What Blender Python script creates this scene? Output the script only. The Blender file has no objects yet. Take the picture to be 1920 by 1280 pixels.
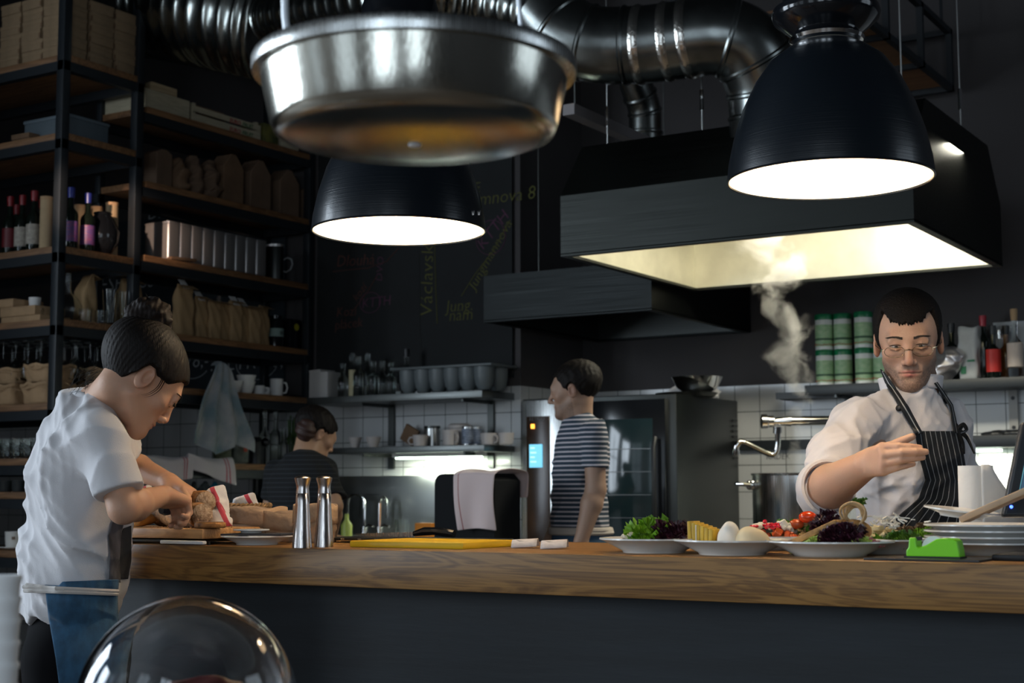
import bpy, bmesh, math, random
import numpy as np
from mathutils import Vector, Matrix, noise as mnoise

# ---------------------------------------------------------------- camera
F = 2780.0                                     # focal length in pixels of the 1920 px frame
def _n(v):
    v = np.array(v, float); return v / np.linalg.norm(v)
_X = -_n([-4490, -293, -F]); _Y = _n([1740, -277, -F])
_Y = _n(_Y - _X * _X.dot(_Y) * .5); _X = _n(_X - _Y * _Y.dot(_X)); _Z = np.cross(_X, _Y)
RW = np.array([_X, _Y, _Z]); CAM = np.array([0, 0, 1.22])
sc = bpy.context.scene
cd = bpy.data.cameras.new('camera'); cam = bpy.data.objects.new('camera', cd); sc.collection.objects.link(cam)
cd.sensor_width = 36; cd.lens = F / 1920 * 36; cd.clip_start = .05; cd.clip_end = 60
mw = Matrix.Identity(4)
for i in range(3):
    for j in range(3): mw[i][j] = RW[i][j]
    mw[i][3] = CAM[i]
cam.matrix_world = mw; sc.camera = cam
cd.dof.use_dof = True; cd.dof.focus_distance = 3.45; cd.dof.aperture_fstop = 6.3
# ---------------------------------------------------------------- world, exposure, window light
wd = bpy.data.worlds.new('world'); sc.world = wd; wd.use_nodes = True
wd.node_tree.nodes['Background'].inputs[0].default_value = (.42, .58, .72, 1)
wd.node_tree.nodes['Background'].inputs[1].default_value = .12
sc.view_settings.view_transform = 'Standard'; sc.view_settings.look = 'None'
sc.view_settings.exposure = 0.12; sc.view_settings.gamma = 1.0; sc.view_settings.use_curve_mapping = False
def area(name, loc, to, sx, sy, power, col, spread=180):
    l = bpy.data.lights.new(name, 'AREA'); l.shape = 'RECTANGLE'; l.size = sx; l.size_y = sy
    l.energy = power; l.color = col; l.spread = math.radians(spread)
    o = bpy.data.objects.new(name, l); sc.collection.objects.link(o); o.location = loc
    o.rotation_euler = (Vector(to) - Vector(loc)).to_track_quat('-Z', 'Y').to_euler(); return o
WIN = [(-6.6, -5.5), (-4.8, -3.7), (-2.5, -1.5), (-.6, .5), (1.3, 2.4)]     # street windows in the front wall
for (a, b), pw in zip(WIN, (10, 10, 14, 42, 40)):
    area('daylight', ((a + b) / 2, -2.55, 2.2), ((a + b) / 2, 3, 1.9), b - a, 3.3, pw, (.74, .87, 1.0))
WINL = [(-2.0, -.6), (.2, 1.7)]                                # windows in the left wall of the guest room
for a, b in WINL: area('daylight', (-7.1, (a + b) / 2, 2.2), (0, 1.6, 1.3), b - a, 3.1, 170, (.76, .88, 1.0))
area('daylight', (4.12, 4.9, 2.75), (-1, 3.4, 2.0), 2.5, 2.7, 34, (.74, .87, 1.0))   # window in the right wall
# spot lamp builder, for the light added on the rack
def spot(name, loc, to, power, col, deg=60, blend=.6, size=.05):
    l = bpy.data.lights.new(name, 'SPOT'); l.energy = power; l.color = col; l.spot_size = math.radians(deg)
    l.spot_blend = blend; l.shadow_soft_size = size
    o = bpy.data.objects.new(name, l); sc.collection.objects.link(o); o.location = loc
    o.rotation_euler = (Vector(to) - Vector(loc)).to_track_quat('-Z', 'Y').to_euler(); return o

# ---------------------------------------------------------------- helpers
def ray(px, py): return RW @ np.array([px - 960, 640 - py, -F]) / F
def at(px, py, x=None, y=None, z=None, d=None):
    r = ray(px, py)
    if d is not None: t = d
    elif x is not None: t = (x - CAM[0]) / r[0]
    elif y is not None: t = (y - CAM[1]) / r[1]
    else: t = (z - CAM[2]) / r[2]
    return Vector(CAM + r * t)
V = Vector
TAU = math.tau
class G:
    def __init__(s): s.b = bmesh.new()
    def _m(s, vs, rot=None, loc=None):
        if rot is not None: bmesh.ops.rotate(s.b, verts=vs, matrix=rot, cent=(0, 0, 0))
        if loc is not None: bmesh.ops.translate(s.b, verts=vs, vec=loc)
    def box(s, x0, y0, z0, x1, y1, z1, bv=0, rot=None, loc=None, seg=2):
        vs = bmesh.ops.create_cube(s.b, size=1)['verts']
        for v in vs: v.co = V(((x0 + x1) / 2 + v.co.x * (x1 - x0), (y0 + y1) / 2 + v.co.y * (y1 - y0), (z0 + z1) / 2 + v.co.z * (z1 - z0)))
        if bv:
            es = {e for v in vs for e in v.link_edges}
            r = bmesh.ops.bevel(s.b, geom=list(es) , offset=bv, segments=seg, affect='EDGES', profile=.5)
            vs = list({v for f in r['faces'] for v in f.verts} | {v for v in vs if v.is_valid})
        s._m(vs, rot, loc); return s
    def lathe(s, prof, seg=24, loc=(0, 0, 0), rot=None, sx=1, sy=1, close=False):
        rings = []
        for r, z in prof:
            if r < 1e-6: rings.append([s.b.verts.new((0, 0, z))])
            else: rings.append([s.b.verts.new((r * math.cos(TAU * i / seg) * sx, r * math.sin(TAU * i / seg) * sy, z)) for i in range(seg)])
        for a, b in zip(rings, rings[1:] + ([rings[0]] if close else [])):
            for i in range(seg):
                j = (i + 1) % seg
                if len(a) == 1 and len(b) == 1: continue
                if len(a) == 1: f = (a[0], b[j], b[i])
                elif len(b) == 1: f = (a[i], a[j], b[0])
                else: f = (a[i], a[j], b[j], b[i])
                try: s.b.faces.new(f)
                except ValueError: pass
        s._m([v for r in rings for v in r], rot, V(loc)); return s
    def cyl(s, p0, p1, r0, r1=None, seg=16, cap=True):
        p0, p1 = V(p0), V(p1); r1 = r0 if r1 is None else r1; L = (p1 - p0).length
        pr = ([(0, 0)] if cap else []) + [(r0, 0), (r1, L)] + ([(0, L)] if cap else [])
        return s.lathe(pr, seg, p0, (p1 - p0).to_track_quat('Z', 'Y').to_matrix())
    def tube(s, pts, r, seg=8, closed=False, cap=True):
        pts = [V(p) for p in pts]; n = len(pts); rs = r if isinstance(r, (list, tuple)) else [r] * n
        up = None; rings = []
        for i, p in enumerate(pts):
            a = pts[(i - 1) % n] if (i or closed) else p; b = pts[(i + 1) % n] if (i < n - 1 or closed) else p
            t = (b - a).normalized()
            if up is None: up = t.orthogonal().normalized()
            up = (up - t * up.dot(t)).normalized(); w = t.cross(up)
            rings.append([s.b.verts.new(p + (up * math.cos(TAU * k / seg) + w * math.sin(TAU * k / seg)) * rs[i]) for k in range(seg)])
        for i in range(n if closed else n - 1):
            a, b = rings[i], rings[(i + 1) % n]
            for k in range(seg): s.b.faces.new((a[k], a[(k + 1) % seg], b[(k + 1) % seg], b[k]))
        if cap and not closed:
            s.b.faces.new(rings[0][::-1]); s.b.faces.new(rings[-1])
        return s
    def sph(s, c, r, u=16, v=10, rot=None):
        r = (r, r, r) if isinstance(r, (int, float)) else r
        vs = bmesh.ops.create_uvsphere(s.b, u_segments=u, v_segments=v, radius=1)['verts']
        for q in vs: q.co = V((q.co.x * r[0], q.co.y * r[1], q.co.z * r[2]))
        s._m(vs, rot, V(c)); return s
    def prism(s, pts, vec):
        a = [s.b.verts.new(p) for p in pts]; b = [s.b.verts.new(V(p) + V(vec)) for p in pts]; n = len(a)
        s.b.faces.new(a[::-1]); s.b.faces.new(b)
        for i in range(n): s.b.faces.new((a[i], a[(i + 1) % n], b[(i + 1) % n], b[i]))
        return s
    def poly(s, pts):
        s.b.faces.new([s.b.verts.new(p) for p in pts]); return s
    def grid(s, fn, nu, nv, closed_u=False):
        g = [[s.b.verts.new(fn(i / (nu if closed_u else nu - 1), j / (nv - 1))) for j in range(nv)] for i in range(nu)]
        for i in range(nu if closed_u else nu - 1):
            for j in range(nv - 1):
                k = (i + 1) % nu; s.b.faces.new((g[i][j], g[k][j], g[k][j + 1], g[i][j + 1]))
        return s
def put(name, g, mat, parent=None, ang=35, solid=0, sub=0, kind=None, recalc=True):
    me = bpy.data.meshes.new(name)
    if recalc: bmesh.ops.recalc_face_normals(g.b, faces=g.b.faces)
    g.b.to_mesh(me); g.b.free()
    for m in (mat if isinstance(mat, (list, tuple)) else [mat]): me.materials.append(m)
    me.shade_smooth(); me.set_sharp_from_angle(angle=math.radians(ang))
    o = bpy.data.objects.new(name, me); sc.collection.objects.link(o); o.parent = parent
    if solid: md = o.modifiers.new('solid', 'SOLIDIFY'); md.thickness = solid; md.offset = 0
    if sub: md = o.modifiers.new('sub', 'SUBSURF'); md.levels = md.render_levels = sub
    if kind: o['kind'] = kind
    return o
def tag(o, label, cat, group=None, kind=None):
    o['label'] = label; o['category'] = cat
    if group: o['group'] = group
    if kind: o['kind'] = kind
    return o
def thing(name, label, cat, loc=(0, 0, 0), rz=0, group=None):
    o = bpy.data.objects.new(name, None); sc.collection.objects.link(o); o.empty_display_size = .05
    o.location = loc; o.rotation_euler = (0, 0, rz); return tag(o, label, cat, group)
def dup(root, loc, rz=0, label=None, group=None, scale=None):
    def cp(o, par):
        c = o.copy(); sc.collection.objects.link(c); c.parent = par
        for ch in KIDS.get(o.name, None) or o.children: cp(ch, c)
        return c
    c = cp(root, None); c.location = loc; c.rotation_euler = (0, 0, rz)
    if label: c['label'] = label
    if group: c['group'] = group
    if scale: c.scale = scale if isinstance(scale, (tuple, list)) else (scale,) * 3
    return c
KIDS = {}
ORD = 'first second third fourth fifth sixth seventh eighth ninth tenth eleventh twelfth thirteenth fourteenth fifteenth sixteenth seventeenth eighteenth nineteenth twentieth'.split()
def arc(c, r, a0, a1, n, ax='xz'):
    o = []
    for i in range(n + 1):
        a = math.radians(a0 + (a1 - a0) * i / n); u, w = r * math.cos(a), r * math.sin(a)
        o.append(V(c) + (V((u, 0, w)) if ax == 'xz' else V((u, w, 0)) if ax == 'xy' else V((0, u, w))))
    return o

# ---------------------------------------------------------------- materials
def mat(name, col, rough=.5, metal=0, bump=0, bscale=200, var=0, vscale=8, stretch=(1, 1, 1), trans=0, ior=1.45, emit=0, alpha=1, sheen=0, sss=0, coat=0, col2=None, spec=None, detail=4, bdist=.002):
    m = bpy.data.materials.new(name); m.use_nodes = True; nt = m.node_tree; p = nt.nodes['Principled BSDF']
    I = p.inputs; I['Base Color'].default_value = (*col, 1); I['Roughness'].default_value = rough; I['Metallic'].default_value = metal
    if trans: I['Transmission Weight'].default_value = trans; I['IOR'].default_value = ior
    if emit: I['Emission Color'].default_value = (*col, 1); I['Emission Strength'].default_value = emit
    if alpha < 1: I['Alpha'].default_value = alpha
    if sheen: I['Sheen Weight'].default_value = sheen; I['Sheen Roughness'].default_value = .4
    if sss: I['Subsurface Weight'].default_value = sss; I['Subsurface Radius'].default_value = (.012, .005, .003); I['Subsurface Scale'].default_value = 1
    if coat: I['Coat Weight'].default_value = coat; I['Coat Roughness'].default_value = .1
    if spec is not None: I['Specular IOR Level'].default_value = spec
    L = nt.links.new
    if bump or var:
        tc = nt.nodes.new('ShaderNodeTexCoord'); mp = nt.nodes.new('ShaderNodeMapping'); mp.inputs['Scale'].default_value = stretch
        L(tc.outputs['Object'], mp.inputs['Vector'])
    if var:
        nz = nt.nodes.new('ShaderNodeTexNoise'); nz.inputs['Scale'].default_value = vscale; nz.inputs['Detail'].default_value = detail
        L(mp.outputs[0], nz.inputs['Vector'])
        cr = nt.nodes.new('ShaderNodeValToRGB'); c2 = col2 or tuple(c * (1 - var) for c in col)
        cr.color_ramp.elements[0].position = .35; cr.color_ramp.elements[1].position = .65
        cr.color_ramp.elements[0].color = (*c2, 1); cr.color_ramp.elements[1].color = (*col, 1)
        L(nz.outputs[0], cr.inputs[0]); L(cr.outputs[0], I['Base Color'])
    if bump:
        nb = nt.nodes.new('ShaderNodeTexNoise'); nb.inputs['Scale'].default_value = bscale; nb.inputs['Detail'].default_value = 3
        L(mp.outputs[0], nb.inputs['Vector'])
        bp = nt.nodes.new('ShaderNodeBump'); bp.inputs['Strength'].default_value = bump; bp.inputs['Distance'].default_value = bdist
        L(nb.outputs[0], bp.inputs['Height']); L(bp.outputs[0], I['Normal'])
    return m
def nodes(m): return m.node_tree, m.node_tree.nodes['Principled BSDF'], m.node_tree.nodes.new, m.node_tree.links.new
def wood(name, light, dark, axis='X', scale=1, rough=.45, knots=True):
    m = mat(name, light, rough); nt, p, N, L = nodes(m)
    tc = N('ShaderNodeTexCoord'); mp = N('ShaderNodeMapping'); s = {'X': (.9, 9, 9), 'Y': (9, .9, 9), 'Z': (9, 9, .9)}[axis]
    mp.inputs['Scale'].default_value = tuple(c * scale for c in s); L(tc.outputs['Object'], mp.inputs[0])
    n1 = N('ShaderNodeTexNoise'); n1.inputs['Scale'].default_value = 1.6; n1.inputs['Detail'].default_value = 5; n1.inputs['Distortion'].default_value = 1.2
    L(mp.outputs[0], n1.inputs['Vector'])
    wv = N('ShaderNodeMath'); wv.operation = 'MULTIPLY'; wv.inputs[1].default_value = 38; L(n1.outputs[0], wv.inputs[0])
    sn = N('ShaderNodeMath'); sn.operation = 'SINE'; L(wv.outputs[0], sn.inputs[0])
    mp2 = N('ShaderNodeMapping'); mp2.inputs['Scale'].default_value = tuple(c * scale * (1 if c < 1 else 9) for c in s); L(tc.outputs['Object'], mp2.inputs[0])
    n2 = N('ShaderNodeTexNoise'); n2.inputs['Scale'].default_value = 3; n2.inputs['Detail'].default_value = 6; L(mp2.outputs[0], n2.inputs['Vector'])
    mx = N('ShaderNodeMath'); mx.operation = 'MULTIPLY_ADD'; mx.inputs[1].default_value = .2; L(sn.outputs[0], mx.inputs[0]); L(n2.outputs[0], mx.inputs[2])
    n3 = N('ShaderNodeTexNoise'); n3.inputs['Scale'].default_value = .7; L(mp.outputs[0], n3.inputs['Vector'])
    ad = N('ShaderNodeMath'); ad.operation = 'MULTIPLY_ADD'; ad.inputs[1].default_value = .6; L(n3.outputs[0], ad.inputs[0]); L(mx.outputs[0], ad.inputs[2])
    cr = N('ShaderNodeValToRGB'); cr.color_ramp.elements[0].position = .45; cr.color_ramp.elements[1].position = 1.0
    cr.color_ramp.elements[0].color = (*dark, 1); cr.color_ramp.elements[1].color = (*light, 1)
    L(ad.outputs[0], cr.inputs[0]); L(cr.outputs[0], p.inputs['Base Color'])
    bp = N('ShaderNodeBump'); bp.inputs['Strength'].default_value = .15; bp.inputs['Distance'].default_value = .001; L(n2.outputs[0], bp.inputs['Height']); L(bp.outputs[0], p.inputs['Normal'])
    return m
def steel(name, col=(.55, .56, .55), rough=.28, axis='Z', amt=.5):
    """brushed steel: fine grain running along one axis"""
    m = mat(name, col, rough, 1); nt, p, N, L = nodes(m)
    tc = N('ShaderNodeTexCoord'); mp = N('ShaderNodeMapping'); mp.inputs['Scale'].default_value = {'X': (2, 400, 400), 'Y': (400, 2, 400), 'Z': (400, 400, 2)}[axis]
    L(tc.outputs['Object'], mp.inputs[0]); nz = N('ShaderNodeTexNoise'); nz.inputs['Scale'].default_value = 1; nz.inputs['Detail'].default_value = 2; L(mp.outputs[0], nz.inputs['Vector'])
    mr = N('ShaderNodeMapRange'); mr.inputs['To Min'].default_value = rough * (1 - amt); mr.inputs['To Max'].default_value = rough * (1 + amt); L(nz.outputs[0], mr.inputs[0]); L(mr.outputs[0], p.inputs['Roughness'])
    n2 = N('ShaderNodeTexNoise'); n2.inputs['Scale'].default_value = 3.0; L(tc.outputs['Object'], n2.inputs['Vector'])
    bp = N('ShaderNodeBump'); bp.inputs['Strength'].default_value = .25; bp.inputs['Distance'].default_value = .0006; L(nz.outputs[0], bp.inputs['Height']); L(bp.outputs[0], p.inputs['Normal'])
    return m
M = {}
M['oak'] = wood('oak_slab', (.30, .150, .040), (.11, .048, .013), 'X', 1.4, .43)
M['shelf_wood_x'] = wood('shelf_wood', (.24, .12, .05), (.12, .056, .022), 'X', 1, .6)
M['shelf_wood_y'] = wood('shelf_wood_y', (.24, .12, .05), (.12, .056, .022), 'Y', 1, .6)
M['board'] = wood('cutting_board_wood', (.55, .30, .12), (.34, .16, .055), 'X', 1.6, .5)
M['crate'] = wood('crate_wood', (.55, .42, .25), (.42, .30, .17), 'Y', 1, .7)
M['plywood'] = wood('plywood', (.30, .15, .07), (.19, .09, .04), 'X', .7, .6)
M['black_steel'] = mat('black_painted_steel', (.012, .016, .02), .45, 0, .1, 60)
M['panel'] = mat('dark_painted_panel', (.009, .0135, .018), .7, 0, .25, 12, .35, 3, (1, 8, 8))
M['steel'] = steel('brushed_steel'); M['steel_x'] = steel('brushed_steel_x', axis='X')
M['steel_d'] = steel('dull_steel', (.085, .09, .087), .38, 'X')
M['steel_hood'] = steel('hood_steel', (.028, .030, .028), .46, 'X')
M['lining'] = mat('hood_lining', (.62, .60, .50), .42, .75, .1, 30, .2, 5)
M['galv'] = mat('galvanised_duct', (.30, .32, .31), .26, 1, .12, 20, .5, 6)
M['galv_d'] = mat('dark_galvanised_duct', (.34, .36, .34), .22, 1, .12, 20, .5, 6)
M['chrome'] = mat('chrome', (.8, .8, .8), .08, 1)
M['white_c'] = mat('white_porcelain', (.78, .77, .74), .18, coat=.3)
M['white_m'] = mat('white_matte', (.75, .74, .72), .6)
M['black_p'] = mat('black_plastic', (.012, .013, .015), .4)
M['black_g'] = mat('black_gloss', (.006, .007, .009), .12)
M['glass'] = mat('clear_glass', (.95, .98, .97), .03, 0, trans=1, ior=1.3)
M['kraft'] = mat('kraft_paper', (.44, .28, .15), .8, 0, .8, 24, .2, 12, bdist=.010)
M['kraft_d'] = mat('dark_kraft_paper', (.19, .11, .06), .85, 0, .5, 30, .25, 10)
M['card'] = mat('cardboard', (.27, .185, .105), .85, 0, .3, 60, .2, 14)
M['terry'] = mat('white_cotton', (.72, .70, .69), .95, 0, .5, 600, .08, 20, sheen=.3)
M['chalk'] = mat('chalk_white', (.60, .62, .63), .95); M['chalk_y'] = mat('chalk_yellow', (.10, .10, .025), .95)
M['chalk_r'] = mat('chalk_red', (.10, .035, .025), .95); M['chalk_p'] = mat('chalk_pink', (.10, .035, .07), .95)
M['chalkboard'] = mat('chalkboard_black', (.007, .009, .010), .8, 0, .1, 30, .4, 3)
def tiled(name, swap, split=1.815):
    """white glazed tiles up to split, dark paint above"""
    m = mat(name, (.5, .5, .5), .2); nt, p, N, L = nodes(m)
    geo = N('ShaderNodeNewGeometry'); sp = N('ShaderNodeSeparateXYZ'); L(geo.outputs['Position'], sp.inputs[0])
    def grid(out, off):
        a = N('ShaderNodeMath'); a.operation = 'ADD'; a.inputs[1].default_value = off; L(out, a.inputs[0])
        b = N('ShaderNodeMath'); b.operation = 'MODULO'; b.inputs[1].default_value = .15; L(a.outputs[0], b.inputs[0])
        c = N('ShaderNodeMath'); c.operation = 'GREATER_THAN'; c.inputs[1].default_value = .004; L(b.outputs[0], c.inputs[0]); return c
    gu = grid(sp.outputs['Y' if swap else 'X'], 30.0 + (.02 if swap else .074)); gv = grid(sp.outputs['Z'], 3.0 - 1.815 + .15 * 10 + .002)
    mu = N('ShaderNodeMath'); mu.operation = 'MULTIPLY'; L(gu.outputs[0], mu.inputs[0]); L(gv.outputs[0], mu.inputs[1])
    up = N('ShaderNodeMath'); up.operation = 'GREATER_THAN'; up.inputs[1].default_value = split; L(sp.outputs['Z'], up.inputs[0])
    c1 = N('ShaderNodeMixRGB'); c1.inputs[1].default_value = (.06, .065, .06, 1); c1.inputs[2].default_value = (.56, .57, .57, 1); L(mu.outputs[0], c1.inputs[0])
    nz = N('ShaderNodeTexNoise'); nz.inputs['Scale'].default_value = 2.2; L(geo.outputs['Position'], nz.inputs['Vector'])
    c3 = N('ShaderNodeMixRGB'); c3.inputs[1].default_value = (.046, .041, .041, 1); c3.inputs[2].default_value = (.062, .056, .056, 1); L(nz.outputs[0], c3.inputs[0])
    c2 = N('ShaderNodeMixRGB'); L(up.outputs[0], c2.inputs[0]); L(c1.outputs[0], c2.inputs[1]); L(c3.outputs[0], c2.inputs[2]); L(c2.outputs[0], p.inputs['Base Color'])
    r = N('ShaderNodeMapRange'); r.inputs['To Min'].default_value = .16; r.inputs['To Max'].default_value = .8; L(up.outputs[0], r.inputs[0]); L(r.outputs[0], p.inputs['Roughness'])
    bp = N('ShaderNodeBump'); bp.inputs['Strength'].default_value = .5; bp.inputs['Distance'].default_value = .002; L(mu.outputs[0], bp.inputs['Height']); L(bp.outputs[0], p.inputs['Normal'])
    return m
M['tile_x'] = tiled('tiles_and_paint', False); M['tile_y'] = tiled('tiles_and_paint_side', True)

# ---------------------------------------------------------------- room
YA, YB, XA = 7.095, 7.813, -4.37              # wall behind the rack, recessed wall behind the ovens, the corner between
paint = mat('dark_wall_paint', (.05, .047, .047), .8, 0, .1, 40, .2, 2)
put('floor', G().box(-9.8, -2.5, -.1, 4, 8, 0), mat('concrete_floor', (.17, .13, .10), .5, 0, .2, 20, .3, 2), kind='structure')
put('ceiling', G().box(-9.8, -2.5, 5.0, 4, 8, 5.1), mat('ceiling_paint', (.018, .019, .02), .9), kind='structure')
put('wall_back', G().box(-9.8, YA, 0, XA, YA + .9, 5.0), M['tile_x'], kind='structure')
put('wall_rear', G().box(XA, YB, 0, 4, YB + .18, 5.0), M['tile_x'], kind='structure')
put('wall_side', G().box(XA - .001, YA - .001, 0, XA + .012, YB, 5.0), M['tile_y'], kind='structure')
g = G(); g.box(4, -2.5, 0, 4.1, 3.6, 5.0); g.box(4, 6.2, 0, 4.1, 8, 5.0); g.box(4, 3.6, 0, 4.1, 6.2, 1.3); g.box(4, 3.6, 4.15, 4.1, 6.2, 5.0)
put('wall_right', g, paint, kind='structure')
g = G(); g.box(-9.9, 2.4, 0, -9.8, 8, 5.0); g.box(-9.8, 2.3, 0, -6.9, 2.4, 5.0); ys = [-2.5, -2.0, -.6, .2, 1.7, 2.3]
for i in range(0, 6, 2): g.box(-7.0, ys[i], 0, -6.9, ys[i + 1], 5.0)
for a, b in WINL: g.box(-7.0, a, 0, -6.9, b, .8); g.box(-7.0, a, 3.8, -6.9, b, 5.0)
put('wall_left', g, paint, kind='structure')
g = G(); xs = [-9.8] + [v for w in WIN for v in w] + [4]
for i in range(0, len(xs), 2): g.box(xs[i], -2.5, 0, xs[i + 1], -2.35, 5.0)
for a, b in WIN: g.box(a, -2.5, 0, b, -2.35, .55); g.box(a, -2.5, 3.9, b, -2.35, 5.0)
put('wall_front', g, mat('guest_wall_paint', (.26, .22, .19), .8), kind='structure')
fr = mat('window_frame_paint', (.02, .02, .022), .4)
for i, (a, b) in enumerate(WIN):
    g = G()
    for u in (a, (a + b) / 2 - .025, b - .05): g.box(u, -2.45, .55, u + .05, -2.39, 3.9)
    for w in (.55, 2.3, 3.85): g.box(a, -2.45, w, b, -2.39, w + .05)
    put('window_%d' % (i + 1), g, fr, kind='structure')
for i, (a, b) in enumerate(WINL):
    g = G()
    for u in (a, (a + b) / 2 - .025, b - .05): g.box(-6.97, u, .8, -6.93, u + .05, 3.8)
    for w in (.8, 2.4, 3.75): g.box(-6.97, a, w, -6.93, b, w + .05)
    put('window_%d' % (i + 6), g, fr, kind='structure')
g = G()
for u in (3.6, 4.87, 6.15): g.box(4.02, u, 1.3, 4.06, u + .05, 4.15)
for w in (1.3, 2.7, 4.1): g.box(4.02, 3.6, w, 4.06, 6.2, w + .05)
put('window_8', g, fr, kind='structure')
# ================================================================ bar counter
ct = thing('bar_counter', 'long oak-topped bar counter with a dark painted front', 'counter', (-1.4, 2.8, 0))
put('countertop', G().box(-1.5, -.3, 1.02, 1.75, .3, 1.10, .003), M['oak'], ct)
put('front_panel', G().box(-1.44, -.24, 0, 1.75, -.21, 1.02), M['panel'], ct)
put('side_panel', G().box(-1.46, -.24, 0, -1.43, .22, 1.02), M['panel'], ct)
put('work_shelf', G().box(-1.43, -.2, .4, 1.75, .22, .43), M['steel_x'], ct)
ct.location = (-1.4, 2.81, 0)

# ================================================================ steel shelving rack (two bays that meet in an L)
XR = -5.85
def rack(name, label, posts, rails, boards, loc):
    t = thing(name, label, 'shelving rack', loc)
    o = V(loc)
    for p in posts:
        put('post', G().box(p[0] - o.x, p[1] - o.y, 0, p[0] + p[2] - o.x, p[1] + p[3] - o.y, 4.25, .003), M['black_steel'], t)
    for b in boards:
        put('shelf_board', G().box(b[0] - o.x, b[1] - o.y, b[4] - .035, b[2] - o.x, b[3] - o.y, b[4], .002), M[b[5]], t)
    g = G()
    for r in rails: g.box(r[0] - o.x, r[1] - o.y, r[4], r[2] - o.x, r[3] - o.y, r[5])
    put('frame', g, M['black_steel'], t); return t
ZL = [3.46, 3.05, 2.465, 2.095, 1.67, 1.395, 1.225, .93]
x1, x0, y0, y1 = XR, -8.6, 5.07, 5.63
rl = []
for z in ZL:
    for (a, b) in ((y0 + .004, y0 + .044), (y1 - .044, y1 - .004)): rl.append((x0, a, x1, b, z - .085, z - .036))
    rl.append((x1 - .044, y0, x1 - .004, y1, z - .085, z - .036))
rack('shelving_rack', 'black steel and wood rack running off the left edge, loaded with wine and pizza boxes',
     [(x1 - .05, y0, .05, .05), (x1 - .05, y1 - .05, .05, .05), (-7.6, y0, .05, .05), (-7.6, y1 - .05, .05, .05)], rl,
     [(x0, y0 + .012, x1 - .002, y1 - .012, z, 'shelf_wood_x') for z in ZL], (-7.0, 5.35, 0))
ZR = [3.31, 2.90, 2.495, 2.09, 1.795, 1.385]
rl = []
for z in ZR:
    rl.append((XR - .044, 5.64, XR - .004, 7.05, z - .085, z - .036)); rl.append((-6.24, 5.64, -6.2, 7.05, z - .085, z - .036)); rl.append((-6.24, 7.0, XR, 7.04, z - .085, z - .036))
rack('shelving_rack', 'black steel and wood rack in the middle, ending at the chalkboard wall', [(XR - .05, 7.03, .05, .05), (-6.24, 7.03, .04, .05), (-6.24, 5.65, .04, .04)], rl,
     [(-6.23, 5.66, XR - .002, 7.03, z, 'shelf_wood_y') for z in ZR], (-6.05, 6.35, 0))

# ================================================================ extractor hoods
def hood(name, label, X0, X1, Y0, Y1, zb, zm, zt, fy, by, mtl, lit):
    cx, cy = (X0 + X1) / 2, (Y0 + Y1) / 2
    t = thing(name, label, 'extractor hood', (cx, cy, zb)); X0 -= cx; X1 -= cx; Y0 -= cy; Y1 -= cy; fy -= cy; by -= cy; zm -= zb; zt -= zb
    prof = [(Y0, 0), (Y0, zm), (fy, zt), (by, zt), (Y1, zm + .02), (Y1, 0)]
    g = G(); th = .012
    for (a, b) in zip(prof, prof[1:]): g.poly([(X0, a[0], a[1]), (X1, a[0], a[1]), (X1, b[0], b[1]), (X0, b[0], b[1])])
    for x in (X0, X1): g.poly([(x, p[0], p[1]) for p in prof])
    o = put('canopy', g, mtl, t, 20)
    g = G(); e = .02
    ip = [(Y0 + e, .004), (Y0 + e, zm - e), (fy + e, zt - e), (by - e, zt - e), (Y1 - e, zm), (Y1 - e, .004)]
    for (a, b) in zip(ip, ip[1:]): g.poly([(X0 + e, a[0], a[1]), (X1 - e, a[0], a[1]), (X1 - e, b[0], b[1]), (X0 + e, b[0], b[1])])
    for x in (X0 + e, X1 - e): g.poly([(x, p[0], p[1]) for p in ip])
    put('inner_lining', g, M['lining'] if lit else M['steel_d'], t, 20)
    g = G(); w = .035
    for (a, b, c, d) in ((X0, Y0, X1, Y0 + w), (X0, Y1 - w, X1, Y1), (X0, Y0 + w, X0 + w, Y1 - w), (X1 - w, Y0 + w, X1, Y1 - w)): g.box(a, b, -.008, c, d, .004)
    put('rim', g, mtl, t)
    if lit:
        g = G(); g.box(X0 + .35, -.12, zt - .1, X1 - .35, .12, zt - .04)
        put('light_fitting', g, M['white_m'], t)
    return t
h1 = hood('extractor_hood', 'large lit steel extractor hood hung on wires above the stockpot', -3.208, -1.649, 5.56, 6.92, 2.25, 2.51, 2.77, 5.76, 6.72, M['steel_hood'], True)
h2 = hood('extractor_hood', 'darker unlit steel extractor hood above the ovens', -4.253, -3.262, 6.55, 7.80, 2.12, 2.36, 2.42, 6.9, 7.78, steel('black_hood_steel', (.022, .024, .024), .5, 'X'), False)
WARM = (1.0, .86, .58)
area('hood_lamp', (-2.0, 6.2, 2.655), (-2.0, 6.2, 0), .75, .22, 30, (1.0, .95, .78))
area('hood_lamp', (-2.8, 6.2, 2.655), (-2.8, 6.2, 0), .5, .22, 7, (1.0, .92, .70))
for i, (p, zt) in enumerate((((1700, 372), 2.5), ((1811, 236), None), ((1312, 256), None), ((1117, 285), None))):
    b = [V((-1.70, 5.62, 2.62)), V((-1.66, 6.32, 2.75)), V((-2.62, 5.77, 2.76)), V((-3.10, 5.80, 2.76))][i]
    w = thing('suspension_wire', ['thin wire holding the front right corner of the lit hood, passing behind the right lamp', 'thin wire holding the rear right side of the lit hood', 'thin wire holding the middle of the lit hood', 'thin wire holding the left end of the lit hood'][i], 'wire', b)
    put('wire', G().cyl((0, 0, 0), (0, 0, 5.0 - b.z), .0035, seg=6), M['steel'], w)
    put('turnbuckle', G().cyl((0, 0, .1), (0, 0, .19), .009, seg=8), M['chrome'], w)
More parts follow.
